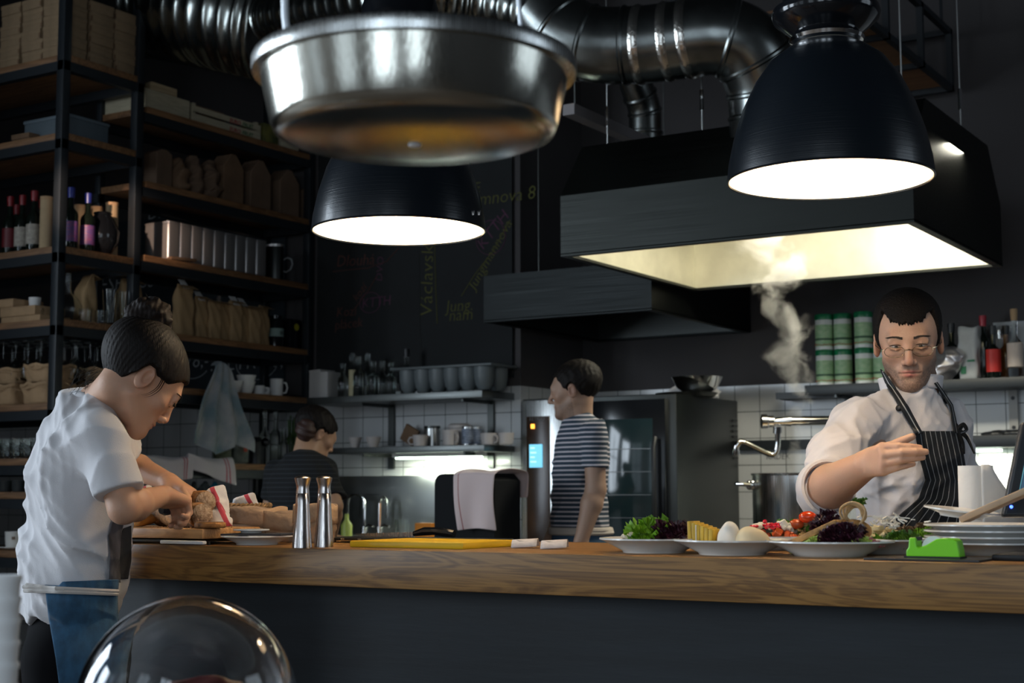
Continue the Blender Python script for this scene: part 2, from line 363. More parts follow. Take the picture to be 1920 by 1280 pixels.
for i, b in enumerate((V((-4.15, 6.95, 2.41)), V((-3.4, 7.0, 2.41)))):
    tag(put('suspension_wire', G().cyl(b, (b.x, b.y, 5.0), .003, seg=6), M['steel_d']), ['dim wire above the left end of the unlit hood', 'dim wire above the right end of the unlit hood'][i], 'wire')
# grey beam above the unlit hood
a, b = at(1066, 207, z=2.93), at(1240, 275, z=2.93)
tag(put('ceiling_rail', G().box(a.x - .03, a.y, 2.91, a.x + .03, 7.75, 2.96), M['steel_d'] if 0 else mat('rail_grey', (.22, .20, .20), .5)), 'light grey rail pointing back above the hoods', 'rail')
tag(put('rail_hanger', G().cyl((a.x, a.y + .06, 2.96), (a.x, a.y + .06, 5.0), .005, seg=6), M['steel_d']), 'thin hanger rod holding the front end of the grey rail', 'rod')

# ================================================================ ducts
def smooth(pts, n=10):
    P = [V(p) for p in pts]; o = []
    for i in range(len(P) - 1):
        a, b, c, d = P[max(i - 1, 0)], P[i], P[i + 1], P[min(i + 2, len(P) - 1)]
        for k in range(n):
            t = k / n; o.append(.5 * ((2 * b) + (c - a) * t + (2 * a - 5 * b + 4 * c - d) * t * t + (3 * b - a - 3 * c + d) * t ** 3))
    return o + [P[-1]]
def duct(name, label, pts, r, m, ribs=0, rr=.012, seams=()):
    t = thing(name, label, 'duct', pts[0]); o = V(pts[0]); n = 12
    sp = [p - o for p in smooth(pts, n)]
    if ribs:
        rs = []; q = []
        L = len(sp) - 1
        for k in range(ribs * 6 + 1):
            u = k / (ribs * 6) * L; i = min(int(u), L - 1); q.append(sp[i].lerp(sp[i + 1], u - i)); rs.append(r + (rr if k % 6 == 0 else rr * .4 if k % 6 in (1, 5) else 0))
        put('tube', G().tube(q, rs, 40), m, t, 60)
    else: put('tube', G().tube(sp, r, 40), m, t, 60)
    for s in seams:
        i = int(s * (len(sp) - 1)); i = min(max(i, 1), len(sp) - 2); dd = (sp[i + 1] - sp[i - 1]).normalized()
        put('joint_ring', G().tube([sp[i] - dd * .012, sp[i] - dd * .004, sp[i] + dd * .004, sp[i] + dd * .012], [r + .001, r + .007, r + .007, r + .001], 40), m, t)
    return t
duct('ribbed_duct', 'wide ribbed metal duct at the top left beside the rack', [at(222, -8, y=7.0), at(258, 0, d=8.7), at(330, 8, d=8.35), at(425, 24, d=8.1), at(520, 44, d=8.0)], .315, M['galv_d'], 20, .009)
duct('ribbed_duct', 'narrower ribbed duct crossing the ceiling behind the hanging pan', [at(512, 36, d=7.75), at(620, 12, d=7.3), at(760, -8, d=6.9), at(900, -2, d=6.9), at(1050, 30, d=6.7)], .13, M['galv_d'], 26, .009)
tp = [at(1018, 20, d=6.5), at(1060, 62, d=6.45), at(1120, 84, d=6.4), at(1200, 84, d=6.35), at(1270, 76, d=6.3), at(1345, 68, d=6.25), at(1400, 90, d=6.25), at(1432, 150, d=6.28), at(1440, 215, d=6.3), at(1440, 262, d=6.3)]
dt = duct('smooth_duct', 'bright smooth galvanised duct bending down to the lit hood', tp, .165, M['galv'], 0, 0, (.1, .2, .3, .6, .72, .82, .9))
tape = mat('crumpled_foil_tape', (.75, .72, .66), .22, 1, 1.0, 60); o = dt.location
sp = [p - o for p in smooth(tp, 12)]
for k, u in enumerate((.34, .42, .48)):
    i = int(u * (len(sp) - 1)); dd = (sp[i + 1] - sp[i]).normalized(); random.seed(k)
    put('foil_tape', G().tube([sp[i] + dd * q for q in (-.02, -.012, 0, .012, .02)], [.166, .170, .173, .169, .166], 48), tape, dt)
duct('small_duct', 'small vertical duct dropping to the unlit hood', [at(1180, 120, d=7.6), at(1195, 165, d=7.65), at(1208, 205, d=7.7), at(1210, 250, d=7.7), V((at(1210, 290, d=7.7).x, at(1210, 290, d=7.7).y, 2.40))], .085, M['galv'], 0, 0, (.35, .55, .75))
# small dark pipe and cable along the ceiling wall
tag(put('conduit', G().tube([at(787, 470, y=YA - .02), at(790, 700, y=YA - .02)], .004, 6), M['steel_d']), 'thin grey conduit running down the chalkboard wall', 'conduit')

# ================================================================ hanging shelf, upper right
hs = thing('hanging_shelf', 'plywood shelf in a black steel frame hanging at the upper right', 'shelf', (-2.48, 6.95, 3.35))
put('shelf_board', G().box(-.40, -.85, -.02, .40, .70, .01), M['plywood'], hs)
g = G()
for s in (-.42, .40): g.box(s, -.9, -.045, s + .03, .75, -.015); g.box(s, -.9, .26, s + .03, .75, .29)
for yv in (-.9, -.35, .2, .72):
    g.box(-.42, yv, -.045, .43, yv + .03, -.02)
    for s in (-.42, .40): g.box(s, yv, -.04, s + .03, yv + .03, .29)
g.box(-.42, .72, .26, .43, .75, .29)
for s in (-.405, .415):
    for yv in (-.8, .6): g.cyl((s, yv, .28), (s, yv, 1.65), .008, seg=8)
put('frame', g, M['black_steel'], hs)

# ================================================================ pendant lamps over the counter
lampblack = mat('lamp_enamel', (.006, .009, .013), .30, 0, .12, 1, coat=.15, spec=.4)
nt, p, N, L = nodes(lampblack)
tc = N('ShaderNodeTexCoord'); mp = N('ShaderNodeMapping'); mp.inputs['Scale'].default_value = (4, 4, 420); L(tc.outputs['Object'], mp.inputs[0])
nz = N('ShaderNodeTexNoise'); nz.inputs['Scale'].default_value = 1; L(mp.outputs[0], nz.inputs['Vector']); bp = N('ShaderNodeBump'); bp.inputs['Strength'].default_value = .35; bp.inputs['Distance'].default_value = .0008
L(nz.outputs[0], bp.inputs['Height']); L(bp.outputs[0], p.inputs['Normal'])
lampwhite = mat('lamp_inner_white', (.88, .80, .68), .6)
bulbm = mat('bulb_glow', (1, .86, .66), .5, emit=8)
def pendant(label, c, tx=0):
    t = thing('pendant_lamp', label, 'lamp', c); R = .21
    pr = [(R, 0), (.207, .035), (.195, .09), (.176, .15), (.150, .205), (.118, .25), (.085, .275), (.068, .285)]
    put('shade', G().lathe(pr, 64), lampblack, t, 60)
    put('shade_lining', G().lathe([(r - .004, z + .001 if i == 0 else z - .003) for i, (r, z) in enumerate(pr)] + [(0, .281)], 64), lampwhite, t, 60)
    put('rim', G().tube(arc((0, 0, 0), R - .001, 0, 355, 71, 'xy'), .0026, 6, True), lampblack, t)
    g = G().lathe([(.062, .283), (.075, .291), (.078, .298), (.07, .303), (.058, .303)], 48)
    put('collar_ring', g, M['chrome'], t)
    put('lamp_head', G().lathe([(.066, .302), (.085, .318), (.108, .338), (.112, .35), (.109, .362), (.09, .372), (.088, .39), (.094, .40), (.094, .55), (.088, .57), (.03, .58), (0, .58)], 48), M['black_g'], t)
    put('bulb', G().sph((0, 0, .13), (.035, .035, .055)), bulbm, t)
    put('cable', G().cyl((0, 0, .57), (0, 0, 4.98 - c[2]), .006, seg=8), M['black_p'], t)
    l = bpy.data.lights.new('pendant_light', 'POINT'); l.energy = 17; l.color = (1.0, .80, .56); l.shadow_soft_size = .05
    lo = bpy.data.objects.new('pendant_light', l); sc.collection.objects.link(lo); lo.location = (c[0], c[1], c[2] + .1)
    return t
LR = (-1.033, 2.903, 1.858); LL = (-2.099, 2.857, 1.846)
pl = pendant('black bell pendant lamp at the right, fully visible and switched on', LR)
pr_ = pendant('black bell pendant lamp partly hidden behind the hanging steel pan', LL)
# white crown mark near the rim of the left lamp
g = G(); 
for dx in (0, .011):
    a0 = at(887 + dx * 1000, 400, d=3.42)
    for q in (-1, 0, 1):
        g.poly([a0 + V((q * .0015 - .001, 0, -.004)), a0 + V((q * .0015 + .001, 0, -.004)), a0 + V((q * .0035, 0, .007))])
cm = put('printed_mark', g, M['white_m'], None)
cm.parent = pr_; cm.matrix_parent_inverse = Matrix.Translation(-V(LL))
# ================================================================ smooth solid modelling (signed distance -> mesh)
def nr(v): v = np.array(v, float); return v / max(np.linalg.norm(v), 1e-9)
def rotm(fwd, up=(0, 0, 1), roll=0):
    """columns: right, forward, up"""
    f = nr(fwd); r = nr(np.cross(f, up)); u = np.cross(r, f)
    if roll: c, s_ = math.cos(roll), math.sin(roll); r, u = r * c + u * s_, u * c - r * s_
    return np.array([r, f, u]).T
def smin(a, b, k):
    if k <= 0: return np.minimum(a, b)
    h = np.maximum(k - np.abs(a - b), 0) / k; return np.minimum(a, b) - h * h * k * .25
class S:
    def __init__(s): s.ops = []
    def cone(s, a, b, ra, rb=None, k=.01, m=1, flat=None):
        a, b = np.array(a, float), np.array(b, float); rb = ra if rb is None else rb; ab = b - a; L = max(ab.dot(ab), 1e-12)
        def f(P):
            q = P - a; t = np.clip(q @ ab / L, 0, 1); d = q - t[:, None] * ab
            return np.sqrt((d * d).sum(1)) - (ra + (rb - ra) * t)
        s.ops.append((f, k, m, (a + b) / 2, math.sqrt(L) / 2 + max(ra, rb))); return s
    def ell(s, c, r, R=None, k=.01, m=1):
        c = np.array(c, float); r = np.array(r, float)
        def f(P):
            q = P - c
            if R is not None: q = q @ R
            k0 = np.sqrt(((q / r) ** 2).sum(1)); k1 = np.sqrt(((q / (r * r)) ** 2).sum(1)) + 1e-9
            return k0 * (k0 - 1) / k1
        s.ops.append((f, k, m, c, float(r.max()))); return s
    def box(s, c, h, rad=.005, R=None, k=.0, m=1):
        c = np.array(c, float); h = np.array(h, float) - rad
        def f(P):
            q = P - c
            if R is not None: q = q @ R
            q = np.abs(q) - h
            return np.sqrt((np.maximum(q, 0) ** 2).sum(1)) + np.minimum(q.max(1), 0) - rad
        s.ops.append((f, k, m)); return s
    def group(s, o, R, t, k=.01, m=1, sc_=1.0):
        t = np.array(t, float)
        s.ops.append((lambda P: o.ev((P - t) @ R / sc_) * sc_, k, m, t, .22)); return s
    def fn(s, f, k=0, m=1): s.ops.append((f, k, m)); return s
    def warp(s, f): s.ops.append((f, 0, 2)); return s       # adds a displacement
    def ev(s, P):
        v = None; cull = 0 < len(P) < 20000 and len(P) > 500
        if cull: lo_, hi_ = P.min(0), P.max(0); pc = (lo_ + hi_) / 2; pr = np.linalg.norm(hi_ - lo_) / 2
        for q in s.ops:
            f, k, m = q[:3]
            if cull and m == 1 and len(q) > 3 and np.linalg.norm(pc - q[3]) - pr - q[4] > .10:
                if v is None: v = np.full(len(P), .5)
                continue
            d = f(P)
            if v is None: v = d
            elif m == 1: v = smin(v, d, k)
            elif m == -1: v = -smin(-v, d, k)
            elif m == 3: v = -smin(-v, -d, k)       # intersection
            else: v = v + d
        return v
def s_mesh(s, lo, hi, h):
    lo = np.array(lo, float); hi = np.array(hi, float); B = 12
    n = np.ceil((hi - lo) / h / B).astype(int); N = n * B
    bi = np.stack(np.meshgrid(*[np.arange(q) for q in n], indexing='ij'), -1).reshape(-1, 3)
    cen = lo + (bi * B + (B - 1) / 2) * h; cv = s.ev(cen); act = np.abs(cv) < B * h * 1.15 + .012
    vol = np.zeros(tuple(n) + (B, B, B), np.float32); vol[...] = np.where(cv > 0, 1, -1).reshape(tuple(n) + (1, 1, 1))
    off = np.stack(np.meshgrid(*[np.arange(B)] * 3, indexing='ij'), -1).reshape(-1, 3)
    ids = bi[act]
    for c in range(0, len(ids), 4):
        idc = ids[c:c + 4]; P = (lo + (idc[:, None, :] * B + off[None]) * h).reshape(-1, 3)
        vol[idc[:, 0], idc[:, 1], idc[:, 2]] = s.ev(P).astype(np.float32).reshape(-1, B, B, B)
    f = vol.transpose(0, 3, 1, 4, 2, 5).reshape(tuple(N))
    ins = f < 0
    a = ins[:-1, :-1, :-1]; cnt = np.zeros(a.shape, np.int8)
    for dx in (0, 1):
        for dy in (0, 1):
            for dz in (0, 1): cnt += ins[dx:N[0] - 1 + dx, dy:N[1] - 1 + dy, dz:N[2] - 1 + dz]
    cells = np.argwhere((cnt > 0) & (cnt < 8)); idx = -np.ones(a.shape, np.int64); idx[tuple(cells.T)] = np.arange(len(cells))
    acc = np.zeros((len(cells), 3)); w = np.zeros(len(cells)); C8 = [(x, y, z) for x in (0, 1) for y in (0, 1) for z in (0, 1)]
    vals = {c: f[cells[:, 0] + c[0], cells[:, 1] + c[1], cells[:, 2] + c[2]] for c in C8}
    for p in C8:
        for ax in range(3):
            if p[ax] == 0:
                q = list(p); q[ax] = 1; q = tuple(q); u, v = vals[p], vals[q]; mk = (u < 0) != (v < 0)
                t = np.where(mk, u / np.where(mk, u - v, 1), 0); e = np.array(p, float)[None].repeat(len(cells), 0); e[:, ax] = t
                acc += e * mk[:, None]; w += mk
    verts = lo + (cells + acc / w[:, None]) * h; faces = []
    for ax in range(3):
        sl0 = [slice(None)] * 3; sl1 = [slice(None)] * 3; sl0[ax] = slice(0, -1); sl1[ax] = slice(1, None)
        A, Bq = ins[tuple(sl0)], ins[tuple(sl1)]; e = np.argwhere(A != Bq); u, v = (ax + 1) % 3, (ax + 2) % 3
        ok = (e[:, u] > 0) & (e[:, v] > 0) & (e[:, u] < N[u] - 1) & (e[:, v] < N[v] - 1); e = e[ok]
        def gi(du, dv):
            q = e.copy(); q[:, u] -= du; q[:, v] -= dv; return idx[tuple(q.T)]
        q = np.stack([gi(0, 0), gi(1, 0), gi(1, 1), gi(0, 1)], 1); fl = A[tuple(e.T)]
        q[~fl] = q[~fl][:, ::-1]; faces.append(q)
    faces = np.concatenate(faces); return verts, faces[(faces >= 0).all(1)]
def s_put(name, s, lo, hi, h, mt, parent=None, origin=None, col=None, smooth_it=1, kind=None):
    v, f = s_mesh(s, lo, hi, h)
    nv = len(v)
    for _ in range(smooth_it):                 # light relaxation of grid steps
        acc = np.zeros_like(v); c = np.zeros(nv)
        for k in range(4):
            np.add.at(acc, f[:, k], v[f[:, (k + 1) % 4]]); np.add.at(c, f[:, k], 1)
            np.add.at(acc, f[:, k], v[f[:, (k + 3) % 4]]); np.add.at(c, f[:, k], 1)
        v = v * .5 + acc / np.maximum(c, 1)[:, None] * .5
    me = bpy.data.meshes.new(name); o0 = np.array(origin if origin is not None else (0, 0, 0), float)
    me.vertices.add(nv); me.vertices.foreach_set('co', (v - o0).astype(np.float32).ravel())
    me.loops.add(len(f) * 4); me.loops.foreach_set('vertex_index', f.astype(np.int32).ravel())
    me.polygons.add(len(f)); me.polygons.foreach_set('loop_start', np.arange(0, len(f) * 4, 4, dtype=np.int32)); me.polygons.foreach_set('loop_total', np.full(len(f), 4, np.int32))
    me.update(); me.validate()
    if col is not None:
        c = col(v); at_ = me.color_attributes.new('Col', 'FLOAT_COLOR', 'POINT'); at_.data.foreach_set('color', np.concatenate([c, np.ones((nv, 1))], 1).astype(np.float32).ravel())
    me.materials.append(mt); me.shade_smooth()
    o = bpy.data.objects.new(name, me); sc.collection.objects.link(o); o.parent = parent
    if kind: o['kind'] = kind
    return o
def bounds(pts, m):
    a = np.array([list(p) for p in pts]); return a.min(0) - m, a.max(0) + m
def colmat(name, rough=.5, sss=.0, bump=.15, bs=300, sheen=0):
    m = mat(name, (1, 1, 1), rough, bump=bump, bscale=bs, sss=sss, sheen=sheen); nt, p, N, L = nodes(m)
    a = N('ShaderNodeAttribute'); a.attribute_name = 'Col'; L(a.outputs['Color'], p.inputs['Base Color']); return m
M['skin'] = colmat('skin', .56, .12, .2, 260)
M['hair'] = mat('dark_hair', (.006, .004, .003), .62, 0, .6, 1, stretch=(260, 260, 20), spec=.18)
M['hair_s'] = mat('short_dark_hair', (.007, .0045, .003), .7, 0, 1.0, 420, spec=.2)

def head_sdf(fem=False, bald=False):
    h = S(); w = .94 if fem else 1.0
    h.ell((0, -.018, .040), (.076 * w, .097, .082))
    h.ell((0, .012, .015), (.069 * w, .085, .072), k=.025)
    h.ell((0, .036, -.036), (.050 * w, .052, .068), k=.025)
    for x in (-1, 1):
        h.cone((x * .047 * w, .0, -.048), (x * .016, .070, -.092), .018, .017, k=.022)          # jaw line
        h.ell((x * .043 * w, .060, -.020), (.019, .019, .018), k=.022)                          # cheekbone
    h.ell((0, .077, -.098), (.020, .017, .017), k=.022)                                         # chin
    h.cone((-.034, .085, .020), (.034, .085, .020), .010 if not fem else .007, k=.022)          # brow ridge
    for x in (-1, 1): h.ell((x * .030, .103, .002), (.018, .016, .0125), k=.012, m=-1)          # eye sockets
    for x in (-1, 1):
        h.ell((x * .030, .080, .001), (.0140, .0130, .0130), k=.003)                            # eyeballs under lids
        h.cone((x * .044, .0865, .0055), (x * .031, .0935, .0075), .0030, k=.003); h.cone((x * .031, .0935, .0075), (x * .017, .0905, .0045), .0030, k=.003); h.cone((x * .044, .0870, .0120), (x * .018, .0915, .0125), .0050, k=.006)  # upper lid
        h.cone((x * .043, .0865, -.0050), (x * .030, .0925, -.0068), .0026, k=.004); h.cone((x * .030, .0925, -.0068), (x * .018, .0900, -.0035), .0026, k=.004)             # lower lid
    ny = .114 if not fem else .108; h.cone((0, .090, .012), (0, ny, -.030), .0075, .0095 if not fem else .0075, k=.014)        # nose
    h.ell((0, ny - .002, -.036), (.0105, .010, .009) if not fem else (.009, .008, .008), k=.008)
    for x in (-1, 1):
        h.ell((x * .0125, .100, -.039), (.0075, .010, .0075), k=.006)
        h.ell((x * .0065, .106, -.0465), (.0035, .005, .003), k=.003, m=-1)
    h.ell((0, .080, -.064), (.029, .012, .017), k=.018)                                         # muzzle
    for x in (-1, 1):
        h.cone((x * .0235, .0835, -.0660), (x * .006, .0935, -.0610), .0026, .0042, k=.004); h.cone((x * .006, .0935, -.0610), (0, .0935, -.0622), .0042, .0040, k=.003)
        h.cone((x * .0210, .0840, -.0690), (0, .0925, -.0718), .0030, .0052, k=.004)
    for x in (-1, 1): h.cone((0, .0972, -.0662), (x * .026, .0860, -.0668), .0019, k=.002, m=-1)
    h.ell((0, .098, -.080), (.016, .006, .005), k=.008, m=-1)
    for x in (-1, 1):                                                                           # ears
        R = rotm((x * .35, 1, 0))
        h.ell((x * .0775 * w, -.010, -.006), (.0085, .020, .032), R, k=.006)
        h.ell((x * .0865 * w, -.005, -.003), (.0085, .0115, .020), R, k=.003, m=-1)
        h.ell((x * .0795 * w, .002, -.012), (.004, .005, .008), R, k=.004)
    return h
def skin_col(R, t, tone, stubble=0, fem=False):
    tone = np.array(tone); t = np.array(t)
    def f(v):
        q = (v - t) @ R; n = len(v); c = np.tile(tone, (n, 1)).astype(float)
        def blob(cx, r): return np.exp(-(((q - np.array(cx)) / np.array(r)) ** 2).sum(1))[:, None]
        lip = np.clip(1.25 * np.maximum(blob((0, .095, -.0625), (.020, .014, .0036)), blob((0, .093, -.0708), (.018, .014, .0044))), 0, 1)
        red = np.clip(blob((0, .115, -.034), (.014, .02, .014)) + .6 * blob((.04, .07, -.025), (.02, .03, .02)) + .6 * blob((-.04, .07, -.025), (.02, .03, .02)) + .8 * (blob((.082, -.01, -.005), (.014, .03, .04)) + blob((-.082, -.01, -.005), (.014, .03, .04))), 0, 1)
        c = c * (1 - red * np.array([0, .16, .16]))
        c = c * (1 - lip) + lip * np.array([.42, .15, .12] if not fem else [.42, .13, .11])
        if stubble:
            sb = np.clip((-.042 - q[:, 2:3] - .25 * q[:, 1:2] + .012) / .016, 0, 1) * (q[:, 1:2] > .0) * (q[:, 2:3] > -.135)
            sb = np.maximum(sb, blob((0, .10, -.052), (.024, .02, .006)) * .9); sb = sb * (1 - np.clip(lip * 2, 0, 1)) * (.45 + .55 * np.random.RandomState(1).rand(n, 1))
            c = c * (1 - stubble * sb) + stubble * sb * np.array([.07, .045, .035])
        return np.clip(c, 0, 1)
    return f
def hand(s, w, d, across, side, curl=(.5, .8, .5), fan=.02, th=(.5, .35), sc_=1.0, k=.006, fcurl=None):
    """w wrist, d knuckle direction, across: pinky -> index; fingers bend towards n = palm side"""
    w = np.array(w, float); d = nr(d); a = nr(np.array(across) - d * np.dot(across, d)); n = np.cross(d, a) * side
    def pt(x, y, z): return w + (a * x + d * y + n * z) * sc_
    for x, y in ((.026, .082), (.009, .088), (-.008, .084), (-.023, .077)):
        s.cone(pt(x * .45, .0, 0), pt(x, y, 0), .0165 * sc_, .0125 * sc_, k=.012)
    s.ell(pt(.018, .035, .008), np.array((.018, .030, .014)) * sc_, np.array([a, d, n]).T, k=.012)
    L = [(.040, .024, .021), (.044, .028, .022), (.041, .026, .021), (.032, .020, .019)]
    for j, (x, y) in enumerate(((.028, .084), (.0095, .090), (-.009, .086), (-.0255, .078))):
        c = fcurl[j] if fcurl else curl; p = pt(x, y, 0); ang = 0; sx = (1.2 - j) * fan
        for q in range(3):
            ang += c[q]; v = d * math.cos(ang) + n * math.sin(ang) + a * sx; v = v / np.linalg.norm(v); e = p + v * L[j][q] * sc_
            s.cone(p, e, (.0098 - .0008 * q - (.001 if j == 3 else 0)) * sc_, (.0090 - .0009 * q - (.001 if j == 3 else 0)) * sc_, k=.003 if q == 0 else .002); p = e
    p = pt(.018, .018, .006); o, c2 = th
    v = nr(a * math.cos(o) * .8 + d * .75 + n * math.sin(o)); e = p + v * .044 * sc_; s.cone(p, e, .0150 * sc_, .0115 * sc_, k=.012)
    v2 = nr(v + n * c2 + d * .35); e2 = e + v2 * .033 * sc_; s.cone(e, e2, .0112 * sc_, .0098 * sc_, k=.003)
    v3 = nr(v2 + n * c2 * .5); e3 = e2 + v3 * .026 * sc_; s.cone(e2, e3, .0098 * sc_, .0080 * sc_, k=.002)
    return s
def folds(P, amp, sc_=1.0, seed=0, dirs=None):
    """soft irregular cloth creases"""
    r = np.random.RandomState(seed); v = np.zeros(len(P))
    q = P + .018 * np.stack([np.sin(P[:, 1] * 31 + seed) + np.sin(P[:, 2] * 17), np.sin(P[:, 2] * 27 + 1), np.sin(P[:, 0] * 23 + 2)], 1)
    for i in range(6):
        d = r.randn(3) if dirs is None else np.array(dirs) + r.randn(3) * .35
        d = nr(d) * (38 + 30 * r.rand()) * sc_; v += (1 - np.abs(np.sin(q @ d * .5 + r.rand() * 6))) ** 2 * (.6 + .4 * r.rand())
    m = .55 + .45 * np.sin(P @ (r.randn(3) * 9) + 1) * np.sin(P @ (r.randn(3) * 7))
    return -amp * (v / 3 - .5) * m
def arm_skin(s, sh, el, wr, r=(.048, .040, .044, .027), k=.015):
    sh, el, wr = (np.array(q, float) for q in (sh, el, wr)); m = el + (wr - el) * .28
    s.cone(sh, el, r[0], r[1], k=k); s.cone(el, m, r[1], r[2], k=k); s.cone(m, wr, r[2], r[3], k=k); return s
def project(s, p, d, off, tmax=1.6, t0=0):
    """march from p along d to the surface of s, stop at distance off"""
    P = np.array(p, float).copy(); d = nr(d) if d is not None else (P - CAM) / np.linalg.norm(P - CAM, axis=1)[:, None]; t = np.full(len(P), t0, float)
    for _ in range(40): 
        v = s.ev(P + t[:, None] * d) - off; t = np.minimum(t + v * .8, tmax)
    return P + t[:, None] * d
def drape(name, s, poly, d, off, mt, parent, origin, nu=40, nv=40, thick=.003, mats=None):
    """grid between left and right borders (lists of px points with depth) pressed on the surface of s"""
    Lp, Rp = poly; Lp = [np.array(p) for p in Lp]; Rp = [np.array(p) for p in Rp]
    def lerp(c, t):
        t = t * (len(c) - 1); i = min(int(t), len(c) - 2); return c[i] * (1 - t + i) + c[i + 1] * (t - i)
    pts = np.array([lerp(Lp, j / (nv - 1)) * (1 - i / (nu - 1)) + lerp(Rp, j / (nv - 1)) * (i / (nu - 1)) for i in range(nu) for j in range(nv)])
    pts = project(s, pts, d, off).reshape(nu, nv, 3) - np.array(origin)
    g = G(); g.grid(lambda u, v: V(pts[round(u * (nu - 1))][round(v * (nv - 1))]), nu, nv)
    uv = None
    o = put(name, g, mt, parent, 80, solid=thick, recalc=False); me = o.data
    ul = me.uv_layers.new(name='UVMap')
    for l in me.loops:
        i, j = divmod(l.vertex_index, nv); ul.data[l.index].uv = (i / (nu - 1), j / (nv - 1))
    return o
def legs(s, hipL, hipR, z0, fwd, r=.085, spread=.02):
    for h_, sg in ((hipL, -1), (hipR, 1)):
        h_ = np.array(h_, float); kn = np.array([h_[0], h_[1], (h_[2] + z0) * .52]) + np.array(fwd) * .02; an = np.array([h_[0], h_[1], z0 + .08])
        s.cone(h_, kn, r, .058, k=.05); s.cone(kn, an, .058, .042, k=.03)
def shoes(parent, origin, feet, fwd):
    g = G(); R = Matrix(rotm(fwd).tolist())
    for f in feet: 
        g.sph((f[0] - origin[0] + fwd[0] * .06, f[1] - origin[1] + fwd[1] * .06, .04), (.045, .13, .042), rot=R)
        g.sph((f[0] - origin[0], f[1] - origin[1], .06), (.04, .05, .05), rot=R)
    put('shoes', g, M['black_p'], parent)
